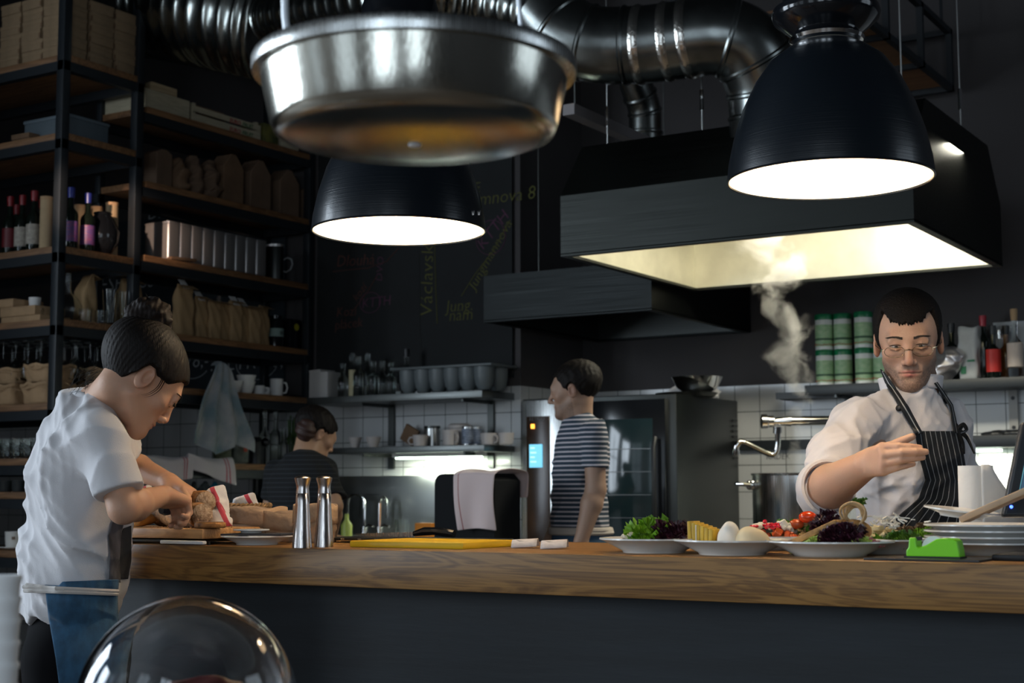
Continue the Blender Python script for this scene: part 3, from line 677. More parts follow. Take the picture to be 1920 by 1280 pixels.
# ================================================================ chef behind the counter
def A3(px, py, d): return np.array(at(px, py, d=d))
VR = nr(RW @ np.array([1, 0, 0])); VB = nr([RW[0, 2], RW[1, 2], 0])       # image right, and from scene towards the camera
def chef():
    ho = A3(1703, 640, 3.72); td = nr([-ho[0], -ho[1], 0]); right = np.cross([0, 0, 1], td)      # image right while facing the camera
    fw = nr(td * math.cos(.23) - np.array([0, 0, 1]) * math.sin(.23)); Rh = rotm(fw, roll=-.02)
    org = V((ho[0], ho[1], 0)); t = thing('chef', 'bearded chef in white jacket and striped apron, looking over his glasses and seasoning the plates', 'person', org)
    neck = A3(1708, 724, 3.74); chest = A3(1708, 815, 3.74); belly = A3(1712, 925, 3.76); pelv = A3(1722, 1020, 3.80)
    shR = A3(1604, 788, 3.60); shL = A3(1776, 774, 3.88); elR = A3(1536, 925, 3.40); wrR = A3(1622, 872, 3.20); elL = A3(1802, 905, 3.98); wrL = A3(1850, 965, 3.74)
    sk = S(); sk.group(head_sdf(), Rh, ho, 0)
    sk.cone(ho + Rh @ np.array([0, -.022, -.05]), neck, .056, .062, k=.02); sk.cone(neck, chest, .06, .06, k=.03); sk.cone(chest, pelv, .06, .06, k=.03)
    sk.cone(chest, shR + (elR - shR) * .3 - [0, 0, .01], .03, .035, k=.02); sk.cone(chest, shL + (elL - shL) * .3, .03, .03, k=.02)
    arm_skin(sk, shR + (elR - shR) * .3 - [0, 0, .01], elR, wrR, (.040, .043, .048, .031)); arm_skin(sk, shL + (elL - shL) * .3, elL, wrL, (.036, .036, .040, .027))
    dv = nr(wrR - elR); dh = nr(A3(1668, 858, 3.10) - wrR)
    hand(sk, wrR, dh, [0, 0, 1], -1, fan=-.10, th=(1.0, .05), sc_=.97, fcurl=[(.5, .55, .3), (.5, .55, .35), (.55, .6, .35), (.65, .6, .4)])
    hand(sk, wrL, nr(wrL - elL), [0, 0, 1], 1)
    lo, hi = bounds([ho + [0, 0, .14], pelv, elR, wrR, shL, elL, wrL, A3(1720, 850, 3.0)], .11)
    s_put('body', sk, lo, hi, .0024, M['skin'], t, org, skin_col(Rh, ho, (.52, .31, .21), .8))
    # jacket
    j = S(); up = np.array([0, 0, 1.0]); tr = nr(shL - shR)
    Rt = np.array([nr([tr[0], tr[1], 0]), nr(np.cross([0, 0, 1], [tr[0], tr[1], 0])), [0, 0, 1]]).T
    j.ell(chest + [0, 0, -.02], (.172, .120, .13), Rt, k=.05); j.ell(belly, (.165, .14, .17), Rt, k=.06); j.ell(pelv, (.17, .14, .15), Rt, k=.06)
    j.cone(neck - [0, 0, .035], shR + [0, 0, -.012], .050, .056, k=.045); j.cone(neck - [0, 0, .035], shL - [0, 0, .012], .050, .054, k=.045)
    mR = shR + (elR - shR) * .55
    j.cone(shR - [0, 0, .012], mR, .058, .066, k=.035); j.cone(mR, elR + (wrR - elR) * .05, .066, .064, k=.04)
    j.cone(shL - [0, 0, .012], elL, .056, .058, k=.03); j.cone(elL, elL + (wrL - elL) * .5, .058, .05, k=.02)
    j.warp(lambda P: folds(P, .050, .8, 3) + folds(P, .016, 1.6, 8))
    # open the cuff: cut by a plane past the elbow
    cd_ = nr(wrR - elR); cp = elR + cd_ * .045; cn = nr(cd_ + nr(elR - shR) * .15)
    j.fn(lambda P: np.maximum((cp - P) @ cn * -1 * -1, 0) * 0 + np.where(np.linalg.norm(P - (cp + cd_ * .1), axis=1) < .115, (cp - P) @ cn, 1.0), k=.004, m=-1)
    nb = ho + Rh @ np.array([0, -.02, -.085])
    lo, hi = bounds([neck + [0, 0, .06], pelv - [0, 0, .1], elR, shL, elL, shR], .13)
    jk = s_put('jacket', j, lo, hi, .0042, mat('chef_jacket_cotton', (.72, .69, .70), .85, 0, .25, 500, .04, 20, sheen=.2), t, org, smooth_it=1)
    # rolled cuff
    g = G(); ax = Matrix(np.array([nr(np.cross(cn, up)), np.cross(cn, nr(np.cross(cn, up))), cn]).T.tolist())
    g.lathe([(.064, -.03), (.068, -.02), (.069, 0), (.066, .010), (.060, .012), (.055, .004), (.054, -.03)], 32, V(cp - np.array(org) - cd_ * .004), ax)
    put('cuff', g, jk.data.materials[0], t)
    # stand collar
    cn2 = nr(ho + Rh @ np.array([0, -.03, -.06]) - (neck + [0, 0, -.02])); u_ = nr(np.cross(cn2, td)); w_ = np.cross(u_, cn2)
    def col_pt(u, v):
        a = math.radians(100 + u * 340); rr = .073 + .006 * v
        return V(neck + [0, 0, .0] + u_ * math.cos(a) * rr + w_ * math.sin(a) * rr * .95 + cn2 * (v * .034 - .012 - .006 * math.cos(a - 1.57)) - np.array(org))
    put('collar', G().grid(col_pt, 48, 5), jk.data.materials[0], t, 80, solid=.004, recalc=False)
    # apron bib, skirt and straps pressed onto the jacket
    am = mat('apron_black', (.010, .012, .015), .8, 0, .2, 400); nt, p, N, L = nodes(am)
    uv = N('ShaderNodeUVMap'); sp = N('ShaderNodeSeparateXYZ'); L(uv.outputs[0], sp.inputs[0])
    m1 = N('ShaderNodeMath'); m1.operation = 'MULTIPLY'; m1.inputs[1].default_value = 8.6; L(sp.outputs[0], m1.inputs[0])
    fr_ = N('ShaderNodeMath'); fr_.operation = 'FRACT'; L(m1.outputs[0], fr_.inputs[0]); gt = N('ShaderNodeMath'); gt.operation = 'GREATER_THAN'; gt.inputs[1].default_value = .88; L(fr_.outputs[0], gt.inputs[0])
    mx = N('ShaderNodeMixRGB'); mx.inputs[1].default_value = (.010, .012, .015, 1); mx.inputs[2].default_value = (.34, .35, .36, 1); L(gt.outputs[0], mx.inputs[0]); L(mx.outputs[0], p.inputs['Base Color'])
    def pr(*q): return [A3(x, y, 3.0) for x, y in q]
    away = None
    drape('apron', j, (pr((1716, 808), (1722, 850), (1736, 900), (1722, 935), (1660, 988), (1640, 1040), (1640, 1120)), pr((1796, 808), (1806, 850), (1814, 900), (1818, 935), (1822, 988), (1826, 1040), (1830, 1120))), away, .007, am, t, org, 60, 70)
    sm_ = mat('strap_black', (.010, .012, .014), .7); nt, p, N, L = nodes(sm_)
    uv = N('ShaderNodeUVMap'); sp = N('ShaderNodeSeparateXYZ'); L(uv.outputs[0], sp.inputs[0])
    c1 = N('ShaderNodeMath'); c1.operation = 'COMPARE'; c1.inputs[1].default_value = .5; c1.inputs[2].default_value = .07; L(sp.outputs[0], c1.inputs[0])
    mx = N('ShaderNodeMixRGB'); mx.inputs[1].default_value = (.010, .012, .015, 1); mx.inputs[2].default_value = (.5, .5, .5, 1); L(c1.outputs[0], mx.inputs[0]); L(mx.outputs[0], p.inputs['Base Color'])
    both = S(); both.fn(j.ev); both.fn(sk.ev)
    drape('neck_strap', both, (pr((1651, 692), (1662, 722), (1688, 765), (1716, 812)), pr((1660, 700), (1676, 722), (1703, 762), (1730, 812))), away, .010, sm_, t, org, 8, 40)
    drape('neck_strap', both, (pr((1752, 718), (1765, 738), (1781, 762), (1790, 812)), pr((1757, 716), (1771, 736), (1787, 760), (1797, 812))), away, .008, sm_, t, org, 6, 30)
    bt = [project(j, np.array([A3(x, y, 3.0)]), away, .004)[0] for x, y in ((1685, 765), (1774, 751), (1791, 798))]
    for b in bt: put('button', G().sph(V(b) - org, (.008, .005, .008), 12, 8), M['black_p'], t)
    b = project(j, np.array([A3(1796, 806, 3.0)]), away, .008)[0]; g = G()
    for q in ((1808, 815), (1816, 826), (1827, 850)), ((1800, 818), (1806, 832), (1808, 850)), ((1806, 796), (1812, 806), (1800, 812)):
        pts = [V(b)] + [at(x, y, d=3.68 - .02 * i) for i, (x, y) in enumerate(q)]; sm = smooth(pts, 6)
        g.tube([x_ - org for x_ in sm], [.008 - .006 * i / len(sm) for i in range(len(sm))], 6)
    put('apron_bow', g, M['black_p'], t)
    # trousers and shoes
    tz = S(); legs(tz, pelv - [.09, 0, .05], pelv + [.09, 0, -.05], 0, td); lo, hi = bounds([pelv, [pelv[0], pelv[1], .05]], .22)
    s_put('trousers', tz, lo, hi, .012, mat('black_trousers', (.012, .012, .014), .9), t, org); shoes(t, org, [pelv - [.09, 0, 0], pelv + [.09, 0, 0]], td)
    # hair cap with ragged short fringe
    hd = head_sdf(); hs = S()
    hs.fn(lambda P: S.ev(hd, P) - (.0025 + .005 * np.clip((P[:, 2] - .0) / .06, 0, 1)))
    hs.ell((0, -.02, .066), (.075, .094, .064), k=.02)
    def cut(P):      # positive where hair is allowed
        x, y, z = P[:, 0], P[:, 1], P[:, 2]; jag = .004 * np.sin(x * 420) * np.sin(x * 173 + 1) + .003 * np.sin(x * 900)
        front = z - (.066 - .012 * np.cos(np.clip(x / .055, -1.6, 1.6) * 1.6) * (np.abs(x) < .05) + jag + np.clip((np.abs(x) - .038), 0, .02) * .8)
        sideb = np.where(np.abs(x) > .056, np.maximum(front, (.030 - y) + np.clip(z - .0, -1, .03) * .3), front)
        low = z - np.interp(y, [-.06, -.03, -.012, 0, .012, .03], [-.055, -.03, .022, .0, -.016, -.012])
        back = np.where(y < .036, low, front); return np.where(y < .030, np.minimum(low, 1), np.minimum(sideb, 1))
    hs.fn(lambda P: -cut(P) * .8, k=.006, m=3)
    hs.warp(lambda P: .0013 * np.sin(P[:, 0] * 700 + 3 * np.sin(P[:, 2] * 200)) * np.sin(P[:, 1] * 620) * np.sin(P[:, 2] * 540))
    ears = S()
    for x in (-1, 1): ears.ell((x * .088, -.008, -.004), (.015, .025, .037), k=0)
    hs.fn(ears.ev, k=.002, m=-1)
    hw = S().group(hs, Rh, ho, 0)
    s_put('hair', hw, ho - .125, ho + .15, .0028, M['hair_s'], t, org, smooth_it=0)
    eyes_brows(t, org, Rh, ho, (.03, .02, .012), down=.0, lidded=True)
    # rimless glasses sitting low on the nose
    g = G(); gl = G()
    for x in (-1, 1):
        c = np.array((x * .033, .108, -.010)); pts = []
        for a in range(0, 360, 12):
            ca, sa = math.cos(math.radians(a)), math.sin(math.radians(a)); pts.append(c + [ca * .0245, -abs(ca * x + .3) * .004, max(min(sa * .0145, .0105), -.0135)])
        P = [V(Rh @ q + ho) - org for q in pts]; g.tube(P[0:16] if 0 else P, .0007, 5, True)
        gl.poly(P)
        g.tube([V(Rh @ np.array(q) + ho) - org for q in ((x * .0575, .104, -.004), (x * .068, .094, -.003), (x * .079, .04, -.001), (x * .081, -.012, .004))], .0011, 5)
    g.tube([V(Rh @ np.array(q) + ho) - org for q in ((-.0095, .108, -.007), (0, .113, -.004), (.0095, .108, -.007))], .0011, 5)
    f = put('glasses_frame', g, mat('thin_gold_metal', (.75, .6, .38), .25, 1), t)
    put('lens', gl, mat('spectacle_lens', (.95, .95, .93), .02, trans=1, ior=1.05), f, solid=.0008)
    return t
def eyes_brows(t, org, R, o, bc, down=0, lidded=True, only=None):
    w = lambda q: V(R @ np.array(q, float) + o) - org
    sk_ = mat('eye_white', (.34, .31, .29), .3); ir = mat('iris_dark', (.03, .022, .016), .15); bm_ = mat('brow_hair', bc, .8)
    hd = head_sdf()
    for x in ((-1, 1) if only is None else (only,)):
        g = G(); g.sph(w((x * .030, .0820, .0008)), .0124, 20, 14); e = put('eye', g, sk_, t)
        g = G(); g.sph(w((x * .0295, .0902, -.0003 - down)), .0056, 12, 8); put('iris', g, ir, e)
        g = G(); rr = np.random.RandomState(5); U = rr.rand(150)
        q0 = np.stack([x * (.013 + .036 * U), np.full(150, .2), .0195 + .0065 * np.sin(U * 2.3 + .2) - .002 * U + (rr.rand(150) - .5) * .005 * (1.1 - U)], 1)
        q0 = project(hd, q0, (0, -1, 0), .0004)
        for a_ in q0: g.tube([w(a_), w(a_ + [x * .0055, .0006, .0012])], [.0011, .0005], 4)
        put('eyebrow', g, bm_, t)
        g = G(); g.tube([w((x * a_, b_, c_)) for a_, b_, c_ in ((.0165, .0925, .0025), (.023, .0955, .0052), (.031, .0965, .0060), (.039, .0930, .0045), (.045, .0890, .0020))], .0009, 5); put('eyelashes', g, bm_, t)
chef()
# ================================================================ woman slicing bread
def cloth_person(t, org, j, lo, hi, h, mt, name='shirt', sm=1): return s_put(name, j, lo, hi, h, mt, t, org, smooth_it=sm)
def hair_shell(hd, th, cutf, extra=None, amp=.0012):
    hs = S(); hs.fn(lambda P: S.ev(hd, P) - th)
    if extra: extra(hs)
    hs.fn(lambda P: -cutf(P) * .8, k=.008, m=3)
    return hs
def woman():
    ho = A3(264, 712, 3.30); yaw = math.radians(30); hor = nr(VR * math.cos(yaw) - VB * math.sin(yaw)); pit = math.radians(40)
    fw = nr(hor * math.cos(pit) - np.array([0, 0, 1]) * math.sin(pit)); Rh = rotm(fw)
    org = V((float(A3(150, 900, 3.3)[0]), float(A3(150, 900, 3.3)[1]), 0)); hs_ = .93
    t = thing('woman', 'woman with a dark hair bun and white t-shirt slicing bread at the counter', 'person', org)
    neck = A3(190, 762, 3.36); chest = A3(163, 845, 3.34); belly = A3(150, 960, 3.33); pelv = A3(140, 1085, 3.33)
    shN = A3(186, 812, 3.18); shF = A3(205, 800, 3.50); elN = A3(232, 953, 3.13); wrN = A3(306, 928, 3.33); elF = A3(236, 868, 3.72); wrF = A3(318, 903, 3.62)
    sk = S(); hd = head_sdf(True); sk.group(hd, Rh, ho, 0, sc_=hs_)
    sk.cone(ho + Rh @ np.array([0, -.030, -.045]), neck, .045, .050, k=.025); sk.cone(neck, chest, .05, .06, k=.03); sk.cone(chest, pelv, .06, .07, k=.03)
    sk.cone(chest, shN, .035, .035, k=.02); sk.cone(chest, shF, .035, .035, k=.02)
    arm_skin(sk, shN, elN, wrN, (.040, .031, .034, .021)); arm_skin(sk, shF, elF, wrF, (.038, .030, .033, .021))
    hd1 = nr(A3(340, 943, 3.41) - wrN)
    hand(sk, wrN, hd1, nr([0, 0, -.22] - VB * .9), -1, th=(-.35, -.1), sc_=.92, fan=-.04, fcurl=[(.7, 1.25, .8), (.8, 1.3, .8), (.9, 1.35, .8), (1.0, 1.35, .8)])
    hand(sk, wrF, nr(A3(352, 921, 3.58) - wrF), nr(VB * 1.), 1, sc_=.88, curl=(.35, .4, .3))
    lo, hi = bounds([ho, pelv, elN, wrN, shF, elF, wrF, A3(360, 930, 3.3), ho + Rh @ np.array([0, .1, -.1])], .12)
    s_put('body', sk, lo, hi, .0027, M['skin'], t, org, skin_col(Rh, ho, (.52, .29, .185), 0, True))
    # t-shirt
    j = S(); ax = nr(shF - shN); Rt = np.array([nr([ax[0], ax[1], 0]), nr(np.cross([0, 0, 1], [ax[0], ax[1], 0])), [0, 0, 1]]).T
    j.ell(A3(158, 848, 3.34), (.170, .100, .14), Rt, k=.05); j.ell(A3(148, 945, 3.33), (.165, .108, .18), Rt, k=.08); j.ell(A3(142, 1075, 3.33), (.175, .116, .19), Rt, k=.06)
    j.cone(A3(172, 780, 3.36), shN - [0, 0, .008], .045, .050, k=.05); j.cone(A3(172, 780, 3.36), shF - [0, 0, .008], .045, .048, k=.05)
    cN = shN + (elN - shN) * .80; cF = shF + (elF - shF) * .62
    j.cone(shN, cN, .056, .064, k=.04); j.cone(shF, cF, .050, .058, k=.04)
    j.cone(A3(92, 1080, 3.33), A3(60, 1150, 3.33), .06, .055, k=.05); j.cone(A3(200, 1060, 3.34), A3(214, 1085, 3.34), .05, .03, k=.05)
    j.warp(lambda P: folds(P, .060, .7, 11, (.6, .2, .35)) + folds(P, .018, 1.6, 4, (.5, .3, .6)))
    for c, e in ((cN, elN - shN), (cF, elF - shF)):
        e = nr(e); e0 = c
        j.fn(lambda P, e0=e0, e=e: np.where(np.linalg.norm(P - (e0 + e * .08), axis=1) < .105, -((P - e0) @ e), .2), k=.004, m=-1)
    lo, hi = bounds([neck, pelv - [0, 0, .14], shN, shF, cN, cF, A3(50, 1100, 3.3)], .10)
    ts = mat('tshirt_cotton', (.66, .65, .67), .9, 0, .3, 500, .04, 20, sheen=.2)
    j.fn(lambda P: (pelv[2] - .085) - P[:, 2] + .012 * np.sin(P[:, 0] * 60), k=.004, m=3)
    cloth_person(t, org, j, lo, hi, .0040, ts, 't_shirt')
    ctr = A3(180, 775, 3.37); cn = nr(np.array([0, 0, 1.]) + hor * .55); u_ = nr(np.cross(cn, VB)); w_ = np.cross(cn, u_)
    put('neckband', G().grid(lambda u, v: V(ctr + (u_ * math.cos(u * TAU) * .072 + w_ * math.sin(u * TAU) * .080) * (1 - .03 * v) + cn * (v * .022 - .004) - np.array(org)), 48, 4), ts, t, 80, solid=.003, recalc=False)
    def pr(*q): return [A3(x, y, 2.8) for x, y in q]
    pm = mat('shirt_print_grey', (.16, .15, .165), .85, 0, .2, 300, .75, 28, (1, 1, .35)); pm2 = mat('shirt_print_black', (.022, .024, .028), .85)
    drape('shirt_print', j, (pr((216, 962), (203, 1004), (206, 1050), (204, 1088)), pr((236, 958), (228, 1000), (224, 1050), (226, 1092))), None, .0035, pm, t, org, 16, 40, .001)
    drape('shirt_print', j, (pr((232, 990), (222, 1012), (219, 1050), (223, 1085)), pr((246, 985), (246, 1012), (246, 1050), (240, 1085))), None, .0030, pm2, t, org, 12, 30, .001)
    # denim apron, ties, trousers
    b = S(); Rb = np.array([hor, nr(np.cross([0, 0, 1], hor)), [0, 0, 1]]).T
    z1 = pelv[2] - .02
    b.ell(pelv - [0, 0, .09], (.085, .14, .10), Rb); b.ell([pelv[0], pelv[1], .84], (.095, .165, .15), Rb, k=.05); legs(b, pelv + VB * .085 - [0, 0, .17], pelv - VB * .085 - [0, 0, .17], 0, hor, .082)
    lo, hi = bounds([pelv, [pelv[0], pelv[1], .05]], .24)
    s_put('trousers', b, lo, hi, .009, mat('black_jeans', (.004, .004, .005), .9, spec=.1), t, org)
    den = mat('denim', (.030, .105, .20), .9, 0, .5, 900, .35, 60, (1, 1, .6), sheen=.2)
    bb = S(); bb.fn(b.ev); bb.fn(j.ev)
    drape('apron', bb, (pr((84, 1096), (92, 1160), (104, 1230), (112, 1290), (120, 1420)), pr((220, 1102), (221, 1160), (220, 1230), (221, 1290), (223, 1420))), None, .012, den, t, org, 40, 60, .003)
    drape('apron_band', bb, (pr((118, 1090), (112, 1096), (108, 1104)), pr((222, 1086), (222, 1094), (221, 1104))), None, .012, den, t, org, 40, 10, .004)
    cr = mat('apron_tie_cotton', (.55, .52, .49), .9, 0, .3, 300)
    for k, (q1, q2, q3) in enumerate((((44, 1100), (120, 1103), (221, 1108)), ((46, 1107), (110, 1109), (219, 1113)), ((50, 1096), (80, 1100), (120, 1105)))):
        pts = smooth([A3(*q1, 2.8), A3(*q2, 2.8), A3(*q3, 2.8)], 12); P = project(bb, np.array([list(p) for p in pts]), None, .017)
        put('apron_tie', G().tube([V(p) - org for p in P], .0045, 6), cr, t)
    shoes(t, org, [pelv + VB * .09, pelv - VB * .09], hor)
    # hair: swept up into a bun
    hS = S(); hS.fn(lambda P: hd.ev(P) - .011); hS.ell((0, -.045, .055), (.083, .088, .078), k=.03)
    def cut(P):
        x, y, z = P[:, 0], P[:, 1], P[:, 2]
        line = np.interp(y, [-.12, -.09, -.05, -.02, .01, .045, .07, .10], [-.075, -.078, -.055, .024, .016, .020, .052, .066]); return z - line
    hS.fn(lambda P: -cut(P) * .8, k=.010, m=3)
    ears = S(); [ears.ell((x * .084, -.006, -.006), (.020, .024, .033), k=0) for x in (-1, 1)]; hS.fn(ears.ev, k=.004, m=-1)
    hS.warp(lambda P: .0006 * np.sin(np.arctan2(P[:, 0], P[:, 1] + .03) * 46 + P[:, 2] * 40) + .0005 * np.sin(np.arctan2(P[:, 0], P[:, 1] + .03) * 95 + 2))
    hw = S().group(hS, Rh, ho, 0, sc_=hs_)
    s_put('hair', hw, ho - .16, ho + .16, .0028, M['hair'], t, org, smooth_it=0)
    bc = A3(276, 598, 3.33); bn = S()
    def swirl(P):
        q = P - bc; a = np.arctan2(q @ VR, q @ np.array(VB)); return .0025 * np.sin(a * 4 + q[:, 2] * 150) + .0022 * np.sin(q[:, 2] * 210 - a * 5) + .001 * np.sin(q @ VR * 600)
    bn.ell(bc + [0, 0, .0], (.055, .052, .045)); bn.ell(bc + VR * .004 + [0, 0, .012], (.047, .045, .036), k=.01); bn.cone(bc - [0, 0, .02], bc - [0, 0, .085], .034, .055, k=.03); bn.warp(swirl)
    s_put('hair_bun', bn, bc - .12, bc + .09, .003, mat('bun_hair', (.010, .006, .0045), .65, 0, .5, 1, stretch=(200, 200, 60), spec=.18), t, org, smooth_it=0)
    g = G(); rr = random.Random(3)
    for _ in range(46):
        a0 = ho + Rh @ np.array([-.055 - rr.random() * .02, -.04 - rr.random() * .05, -.03 - rr.random() * .03]) * hs_; e = a0 + VR * (-.02 - .035 * rr.random()) + np.array([0, 0, -.01 - .03 * rr.random()]); m = (a0 + e) / 2 + VR * -.008 + np.array([0, 0, rr.uniform(-.012, .012)])
        g.tube([V(q) - org for q in smooth([a0, m, e], 4)], .0005, 3)
    for dy in (0, .004, .009):
        q = [Rh @ np.array(c) * hs_ + ho for c in ((.076, .022 + dy, .02), (.0765, .027 + dy, -.005), (.073, .022 + dy, -.028), (.068, .012 + dy, -.042))]; g.tube([V(c) - org for c in smooth(q, 6)], [.0012 * (1 - i / 20) for i in range(19)], 4)
    for _ in range(30):
        a0 = bc + np.array([rr.gauss(0, 1), rr.gauss(0, 1), rr.gauss(0, 1)]) * .028; d_ = nr(a0 - bc); g.tube([V(c) - org for c in (bc + d_ * .035, bc + d_ * .05, bc + d_ * .052 + np.array([rr.uniform(-.01, .01), 0, .008]))], .0004, 3)
    put('stray_hair', g, M['hair'], t, kind='stuff')
    eyes_fem(t, org, Rh, ho, hs_)
    return t, sk, wrN, hd1
def eyes_fem(t, org, R, o, s_):
    class _R: pass
    w = lambda q: V(R @ (np.array(q, float) * s_) + o) - org
    g = G(); hd = head_sdf(True); bm_ = mat('brow_hair_dark', (.02, .012, .008), .8)
    for x in (-1, 1):
        rr = np.random.RandomState(5); U = rr.rand(110)
        q0 = np.stack([x * (.012 + .036 * U), np.full(110, .2), .019 + .007 * np.sin(U * 2.4) - .002 * U + (rr.rand(110) - .5) * .003 * (1.1 - U)], 1)
        q0 = project(hd, q0, (0, -1, 0), .0004)
        for a_ in q0: g.tube([w(a_), w(a_ + [x * .005, .0006, .001])], [.0009, .0004], 4)
        g.tube([w((x * a_, b_, c_)) for a_, b_, c_ in ((.0165, .0935, .000), (.023, .0975, .001), (.031, .0985, .001), (.039, .0950, .000), (.046, .0900, .001))], .0016, 5)
        g.sph(w((x * .030, .0825, -.0005)), .0122 * s_, 14, 10)
    put('eyebrows_and_lashes', g, bm_, t)
WOMAN = woman()
# ================================================================ two cooks further back
def stripes(name, base, line, step, frac, rough=.9):
    m = mat(name, base, rough, 0, .2, 300); nt, p, N, L = nodes(m); tc = N('ShaderNodeTexCoord'); sp = N('ShaderNodeSeparateXYZ'); L(tc.outputs['Object'], sp.inputs[0])
    a = N('ShaderNodeMath'); a.operation = 'DIVIDE'; a.inputs[1].default_value = step; L(sp.outputs['Z'], a.inputs[0]); f = N('ShaderNodeMath'); f.operation = 'FRACT'; L(a.outputs[0], f.inputs[0])
    c = N('ShaderNodeMath'); c.operation = 'LESS_THAN'; c.inputs[1].default_value = frac; L(f.outputs[0], c.inputs[0]); mx = N('ShaderNodeMixRGB'); mx.inputs[1].default_value = (*base, 1); mx.inputs[2].default_value = (*line, 1)
    L(c.outputs[0], mx.inputs[0]); L(mx.outputs[0], p.inputs['Base Color']); return m
def cook(name, label, ho, fw, neck, chest, belly, pelv, sh, el, wr, cw, cdp, shirt, slv, fem, tone, bottom, hairfn, apron=None, hdown=True, seed=1):
    Rh = rotm(fw); org = V((pelv[0], pelv[1], 0)); s_ = .93 if fem else 1.0; t = thing(name, label, 'person', org); hd = head_sdf(fem)
    sk = S(); sk.group(hd, Rh, ho, 0, sc_=s_); sk.cone(ho + Rh @ np.array([0, -.028, -.05]), neck, .048, .055, k=.03); sk.cone(neck, chest, .055, .06, k=.03); sk.cone(chest, pelv, .06, .06, k=.03)
    for i in (0, 1):
        sk.cone(chest, sh[i], .04, .04, k=.02); arm_skin(sk, sh[i], el[i], wr[i], (.043, .038, .040, .026) if fem else (.048, .042, .045, .029))
        d_ = nr(wr[i] - el[i]); hand(sk, wr[i], d_, nr(np.cross(d_, sh[1] - sh[0])) * (1 if i else 1), 1 if i == 0 else -1, curl=(.3, .35, .25), sc_=.9 if fem else 1)
    lo, hi = bounds([ho, pelv, *sh, *el, *wr], .20); s_put('body', sk, lo, hi, .005, M['skin'], t, org, skin_col(Rh, ho, tone, 0 if fem else .5, fem))
    ax = nr(sh[1] - sh[0]); a2 = nr([ax[0], ax[1], 0]); Rt = np.array([a2, nr(np.cross([0, 0, 1], a2)), [0, 0, 1]]).T; j = S()
    j.ell(chest, (cw, cdp, .15), Rt, k=.05); j.ell(belly, (cw * .95, cdp * 1.05, .18), Rt, k=.07); j.ell(pelv + [0, 0, .06], (cw * .93, cdp * 1.05, .13), Rt, k=.05)
    for i in (0, 1):
        j.cone(neck - [0, 0, .04], sh[i] - [0, 0, .01], .048, .052, k=.05); c = sh[i] + (el[i] - sh[i]) * slv; e = nr(el[i] - sh[i]); j.cone(sh[i], c, .055, .058, k=.035)
        j.fn(lambda P, c=c, e=e: np.where(np.linalg.norm(P - (c + e * .08), axis=1) < .1, -((P - c) @ e), .2), k=.004, m=-1)
    j.warp(lambda P: folds(P, .035, .8, seed)); lo, hi = bounds([neck + [0, 0, .03], pelv - [0, 0, .1], *sh, *[(a + b) / 2 for a, b in zip(sh, el)]], .16)
    s_put('shirt', j, lo, hi, .0065, shirt, t, org)
    b = S(); b.ell(pelv - [0, 0, .03], (cw * .98, cdp * 1.1, .13), Rt); f3 = nr([fw[0], fw[1], 0]); sd = np.cross([0, 0, 1], f3)
    legs(b, pelv + sd * .085 - [0, 0, .1], pelv - sd * .085 - [0, 0, .1], 0, f3, .088); lo, hi = bounds([pelv, [pelv[0], pelv[1], .05]], .26); s_put('trousers', b, lo, hi, .011, bottom, t, org); shoes(t, org, [pelv + sd * .09, pelv - sd * .09], f3)
    if apron:
        g = G()
        for dz in (0, .012): 
            P = np.array([pelv + [0, 0, apron[0] + dz] + Rt @ np.array([math.cos(a) * .4, math.sin(a) * .4, 0]) for a in np.linspace(0, TAU, 40, endpoint=False)]); ctr = pelv + [0, 0, apron[0] + dz]
            bj = S(); bj.fn(j.ev); bj.fn(b.ev); q = np.array([project(bj, p[None], ctr - p, .008)[0] for p in P]); g.tube([V(c) - org for c in q], .011, 6, True)
        put('apron_tie', g, apron[1], t)
    hs = S(); hs.fn(lambda P: hd.ev(P) - (.010 if fem else .008)); hs.ell((0, -.03, .055), (.08, .095, .078), k=.02)
    hs.warp(lambda P: .0022 * np.sin(P[:, 0] * 210 + 2 * np.sin(P[:, 2] * 90)) * np.sin(P[:, 1] * 180 + P[:, 2] * 120)); hs.fn(lambda P: -(hairfn(P) + .004 * np.sin(P[:, 1] * 260)) * .8, k=.008, m=3); ears = S(); [ears.ell((x * .087, -.006, -.004), (.017, .024, .035), k=0) for x in (-1, 1)]; hs.fn(ears.ev, k=.003, m=-1)
    s_put('hair', S().group(hs, Rh, ho, 0, sc_=s_), ho - .16, ho + .17, .005, M['hair'], t, org, smooth_it=0)
    return t, Rh, org
fwS = nr(-VR * .95 - VB * .28 - np.array([0, 0, .10])); q = lambda x, y, d: A3(x, y, d)
cook('man', 'man in a navy and white striped t-shirt standing side-on by the oven', q(1077, 733, 6.4), fwS, q(1084, 776, 6.4), q(1092, 842, 6.4), q(1086, 920, 6.4), q(1090, 1004, 6.4),
     [q(1114, 812, 6.22), q(1078, 812, 6.58)], [q(1117, 918, 6.18), q(1062, 915, 6.65)], [q(1090, 1012, 6.12), q(1040, 990, 6.5)], .150, .118,
     stripes('striped_jersey', (.022, .042, .065), (.50, .47, .50), .0195, .36), .62, False, (.36, .22, .15), mat('blue_jeans', (.035, .085, .15), .9),
     lambda P: P[:, 2] - np.interp(P[:, 1], [-.12, -.09, -.04, -.012, .012, .035, .06, .085], [-.07, -.06, -.02, .022, -.005, .02, .060, .070]), (.015, mat('apron_tie_beige', (.50, .44, .38), .9)), seed=5)
fwB = nr(VR * .78 - VB * .5 - np.array([0, 0, .42]))
